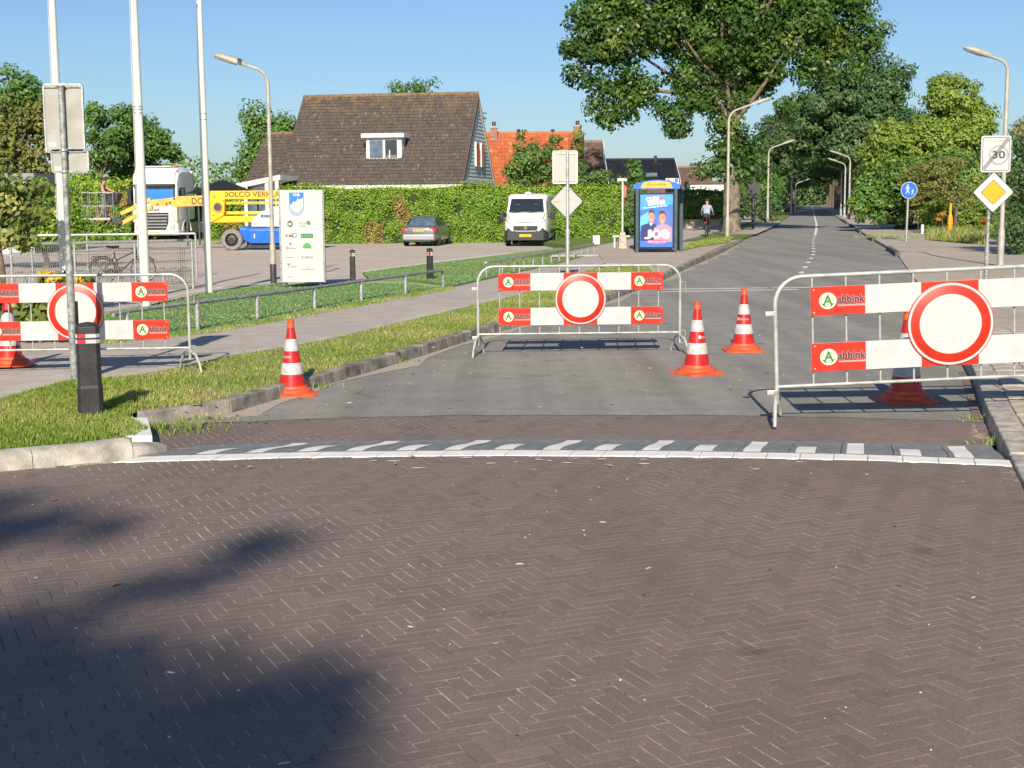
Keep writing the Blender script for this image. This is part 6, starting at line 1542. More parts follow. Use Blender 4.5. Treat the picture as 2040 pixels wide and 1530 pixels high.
def face_and_hair(root, c, fwd, up, r=.1, hair=M_hairb):
    """hair cap, ears, nose, eyes and mouth around a head centred at c"""
    c, f, u = Vector(c), Vector(fwd).normalized(), Vector(up).normalized(); s_ = f.cross(u)
    mb = MB(); rings = []
    for el in np.linspace(-.2, math.pi / 2, 7):
        rings.append([c + u * (.02 + r * 1.22 * math.sin(el)) + (f * (math.cos(a) * r * (1.02 if math.cos(a) < .2 else .86)) + s_ * (math.sin(a) * r * .9)) * max(math.cos(el), .03) - f * .012 for a in np.linspace(0, 2 * math.pi, 17)[:-1]])
    mb.loft(rings); mb.build('hair', hair, root, smooth=60)
    for sg in (-1, 1):
        MB().lathe([(.0, -.012), (.02, -.006), (.024, .004), (.0, .012)], 10, c=tuple(c + s_ * sg * r * .86 - u * .005), M=Matrix.Rotation(math.pi / 2, 4, f if abs(f.z) < .9 else 'Y') if False else None).build('ear', M_skin, root, smooth=60)
        MB().lathe([(0, -.008), (.009, 0), (0, .008)], 8, c=tuple(c + f * r * .88 + s_ * sg * .033 + u * .012)).build('eye', M_ink, root)
    MB().loft([[c + f * r * .86 + s_ * x + u * z for x, z in ((-.012, -.02), (.012, -.02), (.006, .02), (-.006, .02))], [c + f * r * 1.12 + s_ * x + u * z for x, z in ((-.008, -.02), (.008, -.02), (.002, -.006), (-.002, -.006))]]).build('nose', M_skin, root)
    MB().add([c + f * r * .93 + s_ * x + u * z for x, z in ((-.025, -.052), (0, -.058), (.025, -.052), (0, -.047))], [(0, 1, 2, 3)]).build('mouth', M_lred, root)
# worker in the basket, side-on, looking right, arms reaching to the controls
wr = thing('person', 'person in a black sleeveless top and grey jeans standing in the lift basket', 'person', LIFT_FLOOR)
J = {'pelvis': ((0, 0, .95), .13), 'belly': ((.0, 0, 1.1), .135), 'chest': ((-.02, 0, 1.32), (.15, .13)), 'neck0': ((.0, 0, 1.46), .065), 'neck': ((.03, 0, 1.52), .058), 'head': ((.06, 0, 1.60), .085), 'crown': ((.06, 0, 1.70), .08),
     'shl': ((-.02, -.17, 1.40), .065), 'ell': ((.10, -.24, 1.16), .045), 'wrl': ((.33, -.2, 1.04), .032), 'hal': ((.40, -.19, 1.03), .036), 'shr': ((.0, .17, 1.40), .065), 'elr': ((.25, .23, 1.22), .045), 'wrr': ((.48, .18, 1.12), .032), 'har': ((.55, .17, 1.11), .036),
     'hipl': ((0, -.1, .88), .095), 'knl': ((.03, -.11, .5), .065), 'anl': ((.0, -.11, .09), .045), 'tol': ((.13, -.12, .035), .04), 'hipr': ((0, .1, .88), .095), 'knr': ((.06, .12, .5), .065), 'anr': ((.05, .12, .09), .045), 'tor': ((.18, .13, .035), .04)}
B_ = [('pelvis', 'belly'), ('belly', 'chest'), ('chest', 'neck0'), ('neck0', 'neck'), ('neck', 'head'), ('head', 'crown'), ('chest', 'shl'), ('shl', 'ell'), ('ell', 'wrl'), ('wrl', 'hal'), ('chest', 'shr'), ('shr', 'elr'), ('elr', 'wrr'), ('wrr', 'har'), ('pelvis', 'hipl'), ('hipl', 'knl'), ('knl', 'anl'), ('anl', 'tol'), ('pelvis', 'hipr'), ('hipr', 'knr'), ('knr', 'anr'), ('anr', 'tor')]
fingers(J, B_, 'hal', J['wrl'][0], J['hal'][0], (0, 0, 1), (0, 1, 0)); fingers(J, B_, 'har', J['wrr'][0], J['har'][0], (0, 0, 1), (0, -1, 0))
def reg1(a, b, t):
    if b[:2] in ('to',): return 3
    if a[:3] in ('hip', 'knl', 'knr') or b[:3] == 'hip': return 2
    if a in ('pelvis', 'belly') or (a == 'chest' and b in ('neck0', 'shl', 'shr') and t < .75): return 1
    return 0
person(wr, J, B_, [M_skin, M_shirt_b, M_jeans, M_shoe], reg1)
face_and_hair(wr, (.07, 0, 1.655), (1, 0, 0), (0, 0, 1), .098)
# cyclist riding away on the path, seen from behind
p = G(1408, 470, .13); az = math.atan2(1, .22)
bk2 = thing('bicycle', 'bicycle ridden away along the path beside the oak', 'bicycle', p, az); bicycle(bk2, M_black)
cy_ = thing('person', 'cyclist in a pale blue top and dark trousers riding away beside the oak', 'person', p, az)
J = {'pelvis': ((-.24, 0, 1.02), .14), 'belly': ((-.16, 0, 1.18), .13), 'chest': ((-.06, 0, 1.40), (.15, .14)), 'neck0': ((.0, 0, 1.54), .06), 'neck': ((.02, 0, 1.60), .055), 'head': ((.05, 0, 1.68), .085), 'crown': ((.05, 0, 1.78), .08),
     'shl': ((-.03, .18, 1.48), .065), 'ell': ((.08, .27, 1.24), .043), 'wrl': ((.22, .29, 1.11), .032), 'hal': ((.27, .285, 1.09), .035), 'shr': ((-.03, -.18, 1.48), .065), 'elr': ((.08, -.27, 1.24), .043), 'wrr': ((.22, -.29, 1.11), .032), 'har': ((.27, -.285, 1.09), .035),
     'hipl': ((-.22, .1, .97), .1), 'knl': ((.12, .12, .75), .068), 'anl': ((-.02, .13, .50), .045), 'tol': ((.08, .13, .47), .038), 'hipr': ((-.22, -.1, .97), .1), 'knr': ((.08, -.12, .56), .068), 'anr': ((-.10, -.13, .22), .045), 'tor': ((.02, -.13, .19), .038)}
B2 = [b for b in B_ if not any(c.startswith(('hal', 'har')) and len(c) > 3 for c in b)]
fingers(J, B2, 'hal', J['wrl'][0], J['hal'][0], (0, 0, 1), (0, -1, 0)); fingers(J, B2, 'har', J['wrr'][0], J['har'][0], (0, 0, 1), (0, 1, 0))
def reg2(a, b, t):
    if b[:2] == 'to': return 3
    if a[:3] in ('hip', 'knl', 'knr') or b[:3] == 'hip' or (a == 'pelvis' and t < .3): return 2
    if a in ('pelvis', 'belly') or a in ('chest', 'shl', 'shr') and b not in ('neck',): return 1
    return 0
person(cy_, J, B2, [M_skin, M_shirt_l, M_trous, M_shoe], reg2)
face_and_hair(cy_, (.06, 0, 1.735), (1, 0, 0), (0, 0, 1), .098)
# ================================================================== houses
def tile_mat(name, base, dark, lichen, lich_amt=.12, extra=None):
    m = bpy.data.materials.new(name); m.use_nodes = True; t = m.node_tree; p = t.nodes['Principled BSDF']
    g = t.nodes.new('ShaderNodeNewGeometry')
    rp = t.nodes.new('ShaderNodeValToRGB'); e = rp.color_ramp.elements
    e[0].position = 0; e[0].color = (*dark, 1); e[1].position = 1 - lich_amt; e[1].color = (*base, 1)
    x = e.new(min(.999, 1 - lich_amt * .45)); x.color = (*lichen, 1)
    t.links.new(g.outputs['Random Per Island'], rp.inputs[0])
    n = t.nodes.new('ShaderNodeTexNoise'); n.inputs['Scale'].default_value = 5; n.inputs['Detail'].default_value = 7; t.links.new(g.outputs['Position'], n.inputs['Vector'])
    mx = t.nodes.new('ShaderNodeMix'); mx.data_type = 'RGBA'; r = t.nodes.new('ShaderNodeMapRange'); r.inputs[1].default_value = .52; r.inputs[2].default_value = .7; r.inputs[4].default_value = .55
    t.links.new(n.outputs[0], r.inputs[0]); t.links.new(r.outputs[0], mx.inputs[0]); t.links.new(rp.outputs[0], mx.inputs[6]); mx.inputs[7].default_value = (*[c * .6 for c in dark], 1)
    n4 = t.nodes.new('ShaderNodeTexNoise'); n4.inputs['Scale'].default_value = 7.5; n4.inputs['Detail'].default_value = 3; t.links.new(g.outputs['Position'], n4.inputs['Vector'])
    r4 = t.nodes.new('ShaderNodeMapRange'); r4.inputs[1].default_value = .645; r4.inputs[2].default_value = .70; r4.inputs[4].default_value = .8; t.links.new(n4.outputs[0], r4.inputs[0])
    m4 = t.nodes.new('ShaderNodeMix'); m4.data_type = 'RGBA'; t.links.new(r4.outputs[0], m4.inputs[0]); t.links.new(mx.outputs[2], m4.inputs[6]); m4.inputs[7].default_value = (*[min(1, c * 1.7) for c in lichen], 1)
    out = m4.outputs[2]
    if extra:                                             # lichen towards the ridge, by height in metres
        sp = t.nodes.new('ShaderNodeSeparateXYZ'); t.links.new(g.outputs['Position'], sp.inputs[0])
        rr_ = t.nodes.new('ShaderNodeMapRange'); rr_.inputs[1].default_value = extra[0]; rr_.inputs[2].default_value = extra[1]; t.links.new(sp.outputs[2], rr_.inputs[0])
        n3 = t.nodes.new('ShaderNodeTexNoise'); n3.inputs['Scale'].default_value = 2.2; n3.inputs['Detail'].default_value = 9; t.links.new(g.outputs['Position'], n3.inputs['Vector'])
        ml = t.nodes.new('ShaderNodeMath'); ml.operation = 'MULTIPLY'; r3 = t.nodes.new('ShaderNodeMapRange'); r3.inputs[1].default_value = .45; r3.inputs[2].default_value = .65; t.links.new(n3.outputs[0], r3.inputs[0])
        t.links.new(rr_.outputs[0], ml.inputs[0]); t.links.new(r3.outputs[0], ml.inputs[1])
        m3 = t.nodes.new('ShaderNodeMix'); m3.data_type = 'RGBA'; t.links.new(ml.outputs[0], m3.inputs[0]); t.links.new(out, m3.inputs[6]); m3.inputs[7].default_value = (*extra[2], 1); out = m3.outputs[2]
    t.links.new(out, p.inputs['Base Color']); p.inputs['Roughness'].default_value = .85; p.inputs['Specular IOR Level'].default_value = .25
    MATS[name] = m; return m
M_tile_b = tile_mat('brown_roof_tiles', (.12, .098, .085), (.085, .07, .062), (.17, .145, .12), .03, (6.4, 8.6, (.24, .155, .08)))
M_tile_r = tile_mat('orange_roof_tiles', (.50, .15, .063), (.40, .11, .047), (.55, .24, .12), .08)
M_tile_k = tile_mat('dark_blue_roof_tiles', (.018, .022, .034), (.012, .014, .022), (.03, .034, .05), .1)
M_tile_g = tile_mat('old_brown_tiles', (.17, .115, .09), (.12, .08, .065), (.26, .2, .15), .12)
M_brickw = pm('house_brick', (.22, .10, .07), .9, .25, 6, .3, 30)
M_render = pm('white_wall', (.78, .77, .73), .8, .06, 2)
M_siding = pm('pale_blue_siding', (.72, .79, .81), .65, .06, 5)
def roof(name, A, B, C_, D_, mat, nu, nv, parent, amp=.03):
    """tiles over the quad A (eave start) B (eave end) C_ (ridge end) D_ (ridge start), all laid as separate small curved plates"""
    A, B, C_, D_ = map(Vector, (A, B, C_, D_)); n_ = (B - A).cross(D_ - A).normalized()
    if n_.z < 0: n_ = -n_
    rnd = random.Random(hash(name) % 999 + nu); mb = MB()
    def P(u, v): return (A.lerp(B, u)).lerp(D_.lerp(C_, u), v)
    prof = [(0, .2), (.2, 1.0), (.45, .55), (.75, .0), (1.0, .25)]
    for j in range(nv):
        for i in range(nu):
            lift0 = rnd.uniform(0, .006); vs = []
            for v_, l_ in ((j / nv - .12 / nv, .045), ((j + 1) / nv, .008)):
                for f, h in prof: vs.append(P((i + f * .985) / nu, max(v_, -.01)) + n_ * (amp * h + l_ + lift0))
            for f, h in prof: vs.append(P((i + f * .985) / nu, max(j / nv - .12 / nv, -.01)) + n_ * (amp * h - .0 + lift0))
            mb.add(vs, [(k, k + 1, 6 + k, 5 + k) for k in range(4)] + [(10 + k, 11 + k, k + 1, k) for k in range(4)])
    o = mb.build(name, mat, parent, fixn=False); o['kind'] = 'stuff'
    # boarding under the tiles
    MB().add([A - n_ * .02, B - n_ * .02, C_ - n_ * .02, D_ - n_ * .02, A - n_ * .12, B - n_ * .12, C_ - n_ * .12, D_ - n_ * .12], [(0, 1, 2, 3), (7, 6, 5, 4), (0, 4, 5, 1), (1, 5, 6, 2), (2, 6, 7, 3), (3, 7, 4, 0)]).build('roof_deck', M_wood_old, parent)
    return o
# ---- the large brown roofed house; local x along the ridge (0 = right gable, minus = left), y into depth
yF = 75.5; cF = V(920, 366, yF); al = R_(-10.0); L, D = 10.2, 9.4
zE, zR = cF.z, V(950, 188, 80.2).z
hs = thing('brown_roof_house', 'house with a large brown tiled roof, white dormer and pale blue gable behind the hedge', 'house', (cF.x, cF.y, 0), al)
ov = .25
roof('roof_tiles', (-L, -ov * .3, zE), (0, -ov * .3, zE), (0, D / 2, zR), (-L, D / 2, zR), M_tile_b, 58, 27, hs)
roof('roof_tiles', (0, D + .3, zE - .3), (-L, D + .3, zE - .3), (-L, D / 2, zR), (0, D / 2, zR), M_tile_b, 22, 12, hs)
MB().tube([(-L, D / 2, zR + .03), (-L * .5, D / 2, zR + .045), (0, D / 2, zR + .03)], .12, 8).build('ridge_tiles', pm('ridge_lichen', (.22, .155, .09), .9, .3, 9), hs, smooth=60)
gx = -.09
MB().add([(gx, .25, -.2), (gx, D - .25, -.2), (gx, D - .25, zE), (gx, D / 2, zR - .15), (gx, .25, zE)], [(0, 1, 2, 3, 4)]).build('gable_wall', M_brickw, hs)
MB().add([(-L + .3, .25, -.2), (-L + .3, D - .25, -.2), (-L + .3, D - .25, zE), (-L + .3, D / 2, zR - .15), (-L + .3, .25, zE)], [(0, 1, 2, 3, 4)]).build('gable_wall', M_brickw, hs)
MB().box(-L + .3, gx, .25, .5, -.2, zE).build('front_wall', M_render, hs)
MB().box(-L + .2, .05, -.32, -.12, zE - .32, zE - .03).build('fascia', M_wpaint, hs)
# siding boards on the gable: each board its own piece
nb2 = 22; z0 = zE + .25
for i in range(nb2):
    za = z0 + (zR - .3 - z0) * i / nb2; zb = z0 + (zR - .3 - z0) * (i + 1) / nb2 - .004
    def yr(z): return .35 + (D / 2 - .35) * (z - zE) / (zR - zE)
    ya_, yb_ = yr(za), yr(zb)
    MB().add([(gx + .06, ya_, za), (gx + .06, D - ya_, za), (gx + .03, D - yb_, zb), (gx + .03, yb_, zb), (gx, ya_, za), (gx, D - ya_, za)], [(0, 1, 2, 3), (4, 5, 1, 0)]).build('siding_board', M_siding, hs)
MB().box(gx, gx + .1, .3, D - .3, z0 - .22, z0 - .02).build('gable_beam', M_siding, hs)
MB().box(gx + .02, .1, .6, D - .5, z0 - .75, z0 - .55).build('canopy_beam', pm('pale_trim', (.6, .45, .38), .7, .1), hs)
MB().box(gx + .02, .08, .6, D - .5, z0 - 1.25, z0 - 1.1).build('canopy_beam', MATS['pale_trim'], hs)
for ys, ye in ((-.1, D / 2), (D + .3, D / 2)):
    a, b = Vector((-.02, ys, zE - .12)), Vector((-.02, ye, zR - .02)); mb = MB(); dn = Vector((0, 0, -.34)); tw = Vector((.07, 0, 0))
    mb.hexa([a + dn, b + dn, b + dn + tw, a + dn + tw, a, b, b + tw, a + tw]); mb.build('bargeboard', M_wpaint if ys > 1 else M_tile_g, hs)
for yc in (D * .44, D * .60):
    zc = V(940, 310, 80.0).z
    w = MB().box(gx + .05, gx + .16, yc - .42, yc + .42, zc - .62, zc + .72).build('window', M_wpaint, hs)
    MB().box(gx + .16, gx + .17, yc - .30, yc + .30, zc - .5, zc + .6).build('pane', M_glass, w)
# dormer: local position from the photo
def hl(px, py, Y):
    q = V(px, py, Y) - Vector((cF.x, cF.y, 0)); c, s = math.cos(-al), math.sin(-al)
    return Vector((q.x * c - q.y * s, q.x * s + q.y * c, q.z))
da, db = hl(724, 322, 77.1), hl(796, 322, 76.9); xa_, xb_ = da.x, db.x; yd = 1.25; zb0 = da.z; zt0 = hl(724, 274, 77.0).z
dm = MB().loft([[Vector((x, y, z)) for x, z in ((xa_, zb0), (xb_, zb0), (xb_ + .0, zt0), (xa_, zt0))] for y in (yd, yd + 2.4)]).build('dormer', M_render, hs)
MB().box(xa_ - .22, xb_ + .22, yd - .25, yd + 2.9, zt0, zt0 + .24).build('dormer_roof', M_wpaint, dm, bevel=.02)
MB().box(xa_ - .1, xb_ + .1, yd - .14, yd + .3, zb0 - .16, zb0).build('dormer_flashing', M_dark, dm)
xm = (xa_ + xb_) / 2
for x0, x1, m in ((xa_ + .2, xm - .05, M_glass_blue), (xm + .09, xb_ - .24, M_glass)):
    f = MB().box(x0 - .05, x1 + .05, yd - .035, yd - .001, zb0 + .14, zt0 - .07).build('window', M_wpaint, dm)
    MB().box(x0, x1, yd - .045, yd - .037, zb0 + .2, zt0 - .12).build('pane', m, f)
MB().box(xm + .3, xm + .36, yd - .05, yd - .046, zb0 + .2, zb0 + .62).build('window_ornament', M_wpaint, dm); MB().box(xm + .15, xm + .7, yd - .0495, yd - .046, zb0 + .2, zb0 + .36).build('window_ornament', pm('sill_green', (.15, .2, .15), .7, .2), dm)
# lower wing on the left
wl_, wr_ = hl(516, 365, 81.7).x, -L + .5; zW = hl(540, 270, 83.6).z
wg = MB().box(wl_ + .5, wr_, 2.2, 7.5, -.2, zE - .3).build('wing_wall', M_brickw, hs)
roof('wing_tiles', (wl_ - .1, 1.2, zE - .25), (wr_, 1.2, zE - .25), (wr_, D / 2, zW), (wl_ + .35, D / 2, zW), M_tile_b, 18, 17, hs)
MB().tube([(wl_ + .3, D / 2, zW + .03), (wr_, D / 2, zW + .03)], .11, 8).build('ridge_tiles', MATS['ridge_lichen'], hs, smooth=60)
# white lean-to porch in front of the wing
a, b = hl(470, 366, 74.4), hl(558, 348, 74.4); pr_ = MB().hexa([a + Vector((0, 0, -.26)), b + Vector((0, 0, -.26)), b + Vector((0, 3, -.26)), a + Vector((0, 3, -.26)), a, b, b + Vector((0, 3, 0)), a + Vector((0, 3, 0))]).build('porch_roof', M_wpaint, hs)
for px_ in (490, 532, 552): q = hl(px_, 400, 74.45); MB().box(q.x - .1, q.x + .1, q.y, q.y + .12, 0, hl(px_, 350 + (px_ - 490) * -.05 + 12, 74.45).z).build('porch_post', M_wpaint, hs)
q0, q1 = hl(492, 400, 74.7), hl(552, 400, 74.7); MB().box(q0.x, q1.x, q0.y, q0.y + .05, .3, hl(510, 372, 74.4).z).build('porch_glass', M_glass_blue, hs)
# dark pavilion tent by the hedge
tq = V(440, 375, 70); tn = thing('dark_gazebo', 'dark pointed gazebo roof behind the lift, left of the house', 'gazebo', (tq.x, tq.y, GZ)); zz = tq.z - GZ; z2 = V(447, 362, 70).z - GZ
MB().add([(-1.5, -1.2, zz - .25), (1.6, -1.2, zz - .25), (1.6, 1.5, zz - .25), (-1.5, 1.5, zz - .25), (.1, .1, z2 + .12)], [(0, 1, 4), (1, 2, 4), (2, 3, 4), (3, 0, 4)]).build('canopy', M_black, tn)
for x, y in ((-1.45, -1.15), (1.55, -1.15), (1.55, 1.45), (-1.45, 1.45)): MB().box(x - .04, x + .04, y - .04, y + .04, 0, zz - .25).build('post', M_dark, tn)
# dark grey shed roof behind the left shrubs
tq = V(55, 345, 60); tn = thing('grey_shed', 'flat grey shed roof showing behind the left shrubs', 'shed', (tq.x, tq.y, GZ)); zz = tq.z - GZ
MB().box(-3.2, .25, 0, 4, zz - .45, zz).build('roof', pm('grey_sheet', (.25, .27, .29), .6, .1, 2), tn); MB().box(-3, .1, .1, 3.9, 0, zz - .45).build('wall', pm('pale_sheet', (.42, .45, .48), .7, .1, 2), tn)

# ---- generic gabled house with roof facing the viewer
def house(nm, label, pxl, pxr, ridge_y, eave_y, Y, D, tm, wall, nu, nv, rz=0.0, chim=(), verge=True):
    a, b = V(pxl, ridge_y, Y + D / 2), V(pxr, ridge_y, Y + D / 2); z_r = (a.z + b.z) / 2; z_e = V(pxl, eave_y, Y).z
    root = thing(nm, label, 'house', ((a.x + b.x) / 2, Y, 0)); w2 = (b.x - a.x) / 2
    roof('roof_tiles', (-w2, -.2, z_e), (w2, -.2, z_e), (w2, D / 2, z_r), (-w2, D / 2, z_r), tm, nu, nv, root, .04)
    roof('roof_tiles', (w2, D + .2, z_e), (-w2, D + .2, z_e), (-w2, D / 2, z_r), (w2, D / 2, z_r), tm, max(6, nu // 3), max(5, nv // 3), root, .04)
    MB().box(-w2 + .2, w2 - .2, .1, D - .1, -.2, z_e).build('wall', wall, root)
    for s_ in (-1, 1):
        MB().add([(s_ * (w2 - .2), .1, z_e), (s_ * (w2 - .2), D - .1, z_e), (s_ * (w2 - .2), D / 2, z_r - .12)], [(0, 1, 2)]).build('gable', wall, root)
        if verge:
            for y0 in (-.2, D + .2):
                p0, p1 = Vector((s_ * (w2 + .04), y0, z_e)), Vector((s_ * (w2 + .04), D / 2, z_r + .05)); up = Vector((0, 0, .1)); dn = Vector((0, 0, -.25)); t_ = Vector((.05, 0, 0))
                MB().hexa([p0 + dn, p1 + dn, p1 + dn + t_, p0 + dn + t_, p0 + up, p1 + up, p1 + up + t_, p0 + up + t_]).build('bargeboard', M_wpaint, root)
    MB().tube([(-w2, D / 2, z_r + .04), (w2, D / 2, z_r + .04)], .13, 8).build('ridge_tiles', tm, root, smooth=60)
    for (cx, ztop, zbot, cw, cm) in chim:
        q = V(cx, ztop, Y + D / 2); z0_ = V(cx, zbot, Y + D / 2).z; k = (Y + D / 2) / FPX
        ch = MB().box(q.x - root.location.x - cw * k / 2, q.x - root.location.x + cw * k / 2, D / 2 - .7, D / 2 - .05, z0_, q.z - .12).build('chimney', cm, root)
        MB().box(q.x - root.location.x - cw * k * .6, q.x - root.location.x + cw * k * .6, D / 2 - .75, D / 2, q.z - .12, q.z).build('chimney_cap', M_concrete, ch)
        MB().lathe([(.14, q.z), (.12, q.z + .3)], 10, c=(q.x - root.location.x, D / 2 - .35, 0)).build('chimney_pot', M_dark, ch)
    return root
M_ch1 = pm('chimney_red_brick', (.34, .2, .16), .9, .25, 9, .3, 30); M_ch2 = pm('chimney_ochre_brick', (.36, .23, .10), .9, .25, 9, .3, 30)
hr = house('red_roof_house', 'house with an orange red tiled roof and two chimneys behind the conifers', 968, 1160, 267, 372, 92, 8, M_tile_r, M_brickw, 26, 14, chim=((984, 252, 282, 13, M_ch1), (1150, 250, 300, 14, M_ch2)))
for cx in (1033, 1101): q = V(cx, 262, 96); MB().tube([(q.x - hr.location.x, 4, q.z - .3), (q.x - hr.location.x, 4, q.z + .15)], .12, 8).build('roof_vent', M_dark, hr)
house('brown_gabled_house', 'narrow brown roofed house between the red roof and the dark blue roof', 1120, 1200, 284, 352, 99, 6, M_tile_g, M_brickw, 10, 9)
hd_ = house('dark_roof_house', 'low house with a dark blue black tiled roof behind the bus shelter', 1206, 1343, 319, 362, 118, 8, M_tile_k, M_brickw, 26, 12)
q = V(1307, 318, 121); MB().tube([(q.x - hd_.location.x, 3.4, q.z - .6), (q.x - hd_.location.x, 3.4, q.z + .35)], .13, 8).build('flue', M_dark, hd_)
q = V(1300, 356, 118); MB().box(q.x - hd_.location.x - .5, q.x - hd_.location.x + .45, .6, .75, q.z - .3, q.z + .5).build('skylight', M_glass_blue, hd_)
house('old_brown_house', 'farthest brown roofed house with a brick chimney, left of the oak', 1346, 1412, 334, 378, 140, 8, M_tile_g, M_brickw, 14, 10, chim=((1383, 331, 348, 12, M_ch1),))
q = V(1400, 378, 137); gw = thing('white_garden_house', 'small white house front peeping out under the oak foliage', 'house', (q.x, 137, 0))
MB().box(-1.2, 2.4, 0, 3, -.2, V(1400, 366, 137).z).build('wall', M_render, gw); MB().box(-.2, .5, -.02, .0, 1.2, 2.4).build('window', M_glass, gw); MB().box(-1.4, 2.6, -.2, 3.2, V(1400, 366, 137).z, V(1400, 361, 137).z).build('roof', M_tile_g, gw)
# ================================================================== vegetation
L_oak = leaf_mat('oak_leaves', [(0, (.022, .056, .010)), (.4, (.046, .108, .016)), (.75, (.088, .16, .025)), (1, (.19, .215, .045))], .42, .2)
L_dark = leaf_mat('avenue_leaves', [(0, (.036, .076, .028)), (.5, (.066, .128, .042)), (1, (.115, .18, .06))], .5, .15)
L_lime = leaf_mat('yellow_green_leaves', [(0, (.095, .175, .024)), (.45, (.175, .275, .04)), (.8, (.28, .365, .065)), (1, (.40, .41, .13))], .45, .25)
L_mid = leaf_mat('mid_green_leaves', [(0, (.042, .11, .02)), (.5, (.085, .185, .033)), (1, (.17, .275, .055))], .45, .2)
L_olive = leaf_mat('olive_leaves', [(0, (.08, .10, .022)), (.5, (.16, .18, .04)), (1, (.30, .27, .09))], .5, .2)
L_hedge = leaf_mat('hedge_leaves', [(0, (.06, .145, .014)), (.35, (.14, .265, .026)), (.7, (.25, .39, .04)), (.88, (.43, .52, .065)), (.93, (.36, .20, .09)), (1, (.44, .22, .10))], .45, .2)
L_bush = leaf_mat('large_bush_leaves', [(0, (.05, .10, .02)), (.45, (.12, .18, .032)), (.8, (.30, .30, .075)), (1, (.50, .42, .18))], .4, .25)
L_blue = leaf_mat('conifer_needles', [(0, (.04, .085, .024)), (.5, (.09, .165, .036)), (1, (.17, .26, .055))], .55, .15)
L_wine = leaf_mat('wine_leaves', [(0, (.02, .008, .008)), (.5, (.05, .016, .014)), (1, (.10, .04, .03))], .5, .15)
L_flow = leaf_mat('yellow_petals', [(0, (.6, .40, .02)), (1, (.8, .62, .06))], .5, .3)
L_orfl = leaf_mat('orange_petals', [(0, (.6, .2, .02)), (1, (.75, .38, .04))], .5, .3)
M_core = pm('hedge_shadow_core', (.03, .045, .014), .95, .3, 4)  # dark fill: shade inside foliage put into the colour, blocks the view through

def hedge(label, A, B, H, depth, z0, n, leaf, seed, brown=.05, name='hedge', rough_top=.12, mat=None, shift=0.0, group=None):
    A, B = Vector(A), Vector(B); root = thing(name, label, 'hedge', (A.x, A.y, z0), math.atan2(B.y - A.y, B.x - A.x), group=group); L = ((B - A).xy).length
    MB().box(.15, L - .15, .18, depth - .18, 0, H - .22).build('shadow_core', M_core, root)  # solid box standing in for the hedge's shaded inside
    rng = np.random.default_rng(seed)
    areas = np.array([L * H, L * H * .4, L * depth, depth * H, depth * H]); k = rng.choice(5, n, p=areas / areas.sum())
    u, v = rng.random(n), rng.random(n); P = np.zeros((n, 3)); N = np.zeros((n, 3))
    def und(x, z): return .09 * np.sin(x * 2.3 + 1.7 * np.sin(z * 2.1)) + .07 * np.sin(z * 5.1 + x * 1.3) + .05 * np.sin(x * 7.7 - z * 3)
    for f in range(5):
        s = k == f
        if f in (0, 1): P[s] = np.stack([u[s] * L, np.full(s.sum(), 0 if f == 0 else depth), v[s] * H], 1); N[s] = (0, -1 if f == 0 else 1, .35)
        elif f == 2: P[s] = np.stack([u[s] * L, v[s] * depth, np.full(s.sum(), H)], 1); N[s] = (0, -.3, 1)
        else: P[s] = np.stack([np.full(s.sum(), 0 if f == 3 else L), u[s] * depth, v[s] * H], 1); N[s] = (-1 if f == 3 else 1, 0, .3)
    P[:, 1] += und(P[:, 0], P[:, 2]) * 1.3 + rng.normal(0, .06, n) + np.where(k == 0, .05, 0)
    topz = rough_top * np.sin(P[:, 0] * 1.1) * np.sin(P[:, 0] * .37 + 1) + rng.normal(0, .05, n) + np.where(rng.random(n) < .08, rng.uniform(0, .28, n), 0)
    P[:, 2] += np.where(k == 2, topz, rng.normal(0, .04, n)); P[:, 2] = np.maximum(P[:, 2], .02)
    N += rng.normal(0, .55, (n, 3))
    t = rng.normal(.42, .16, n) + .35 * np.clip((P[:, 2] - H + .45) / .45, 0, 1) * rng.random(n) + shift
    t = np.clip(t, 0, .86)
    for _ in range(int(brown * 100)):
        c = np.array([rng.uniform(0, L), 0, rng.uniform(.1, H * .8)]); d = np.sqrt(((P[:, 0] - c[0]) / rng.uniform(.25, .6)) ** 2 + ((P[:, 2] - c[2]) / rng.uniform(.2, .7)) ** 2)
        m = (d < 1) & (k == 0) & (rng.random(n) < .55); t[m] = rng.uniform(.93, 1, m.sum())
    link_mesh('leaves', leaves_mesh('leaves', P, N, leaf, t, mat or L_hedge, .5, seed), root)
    return root
pa, pb = V(556, 480, 71.5), V(1238, 480, 71.5)
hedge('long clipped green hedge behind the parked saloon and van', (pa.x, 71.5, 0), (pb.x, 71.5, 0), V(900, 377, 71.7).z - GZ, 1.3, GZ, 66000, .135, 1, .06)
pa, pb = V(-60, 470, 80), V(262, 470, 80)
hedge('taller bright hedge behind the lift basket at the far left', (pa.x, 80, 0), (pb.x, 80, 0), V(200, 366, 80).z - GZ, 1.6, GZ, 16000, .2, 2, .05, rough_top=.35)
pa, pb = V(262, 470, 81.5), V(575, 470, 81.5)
hedge('lower hedge seen under the boom lift and behind the truck', (pa.x, 81.5, 0), (pb.x, 81.5, 0), V(400, 396, 81.5).z - GZ, 1.2, GZ, 12000, .2, 3, .08)

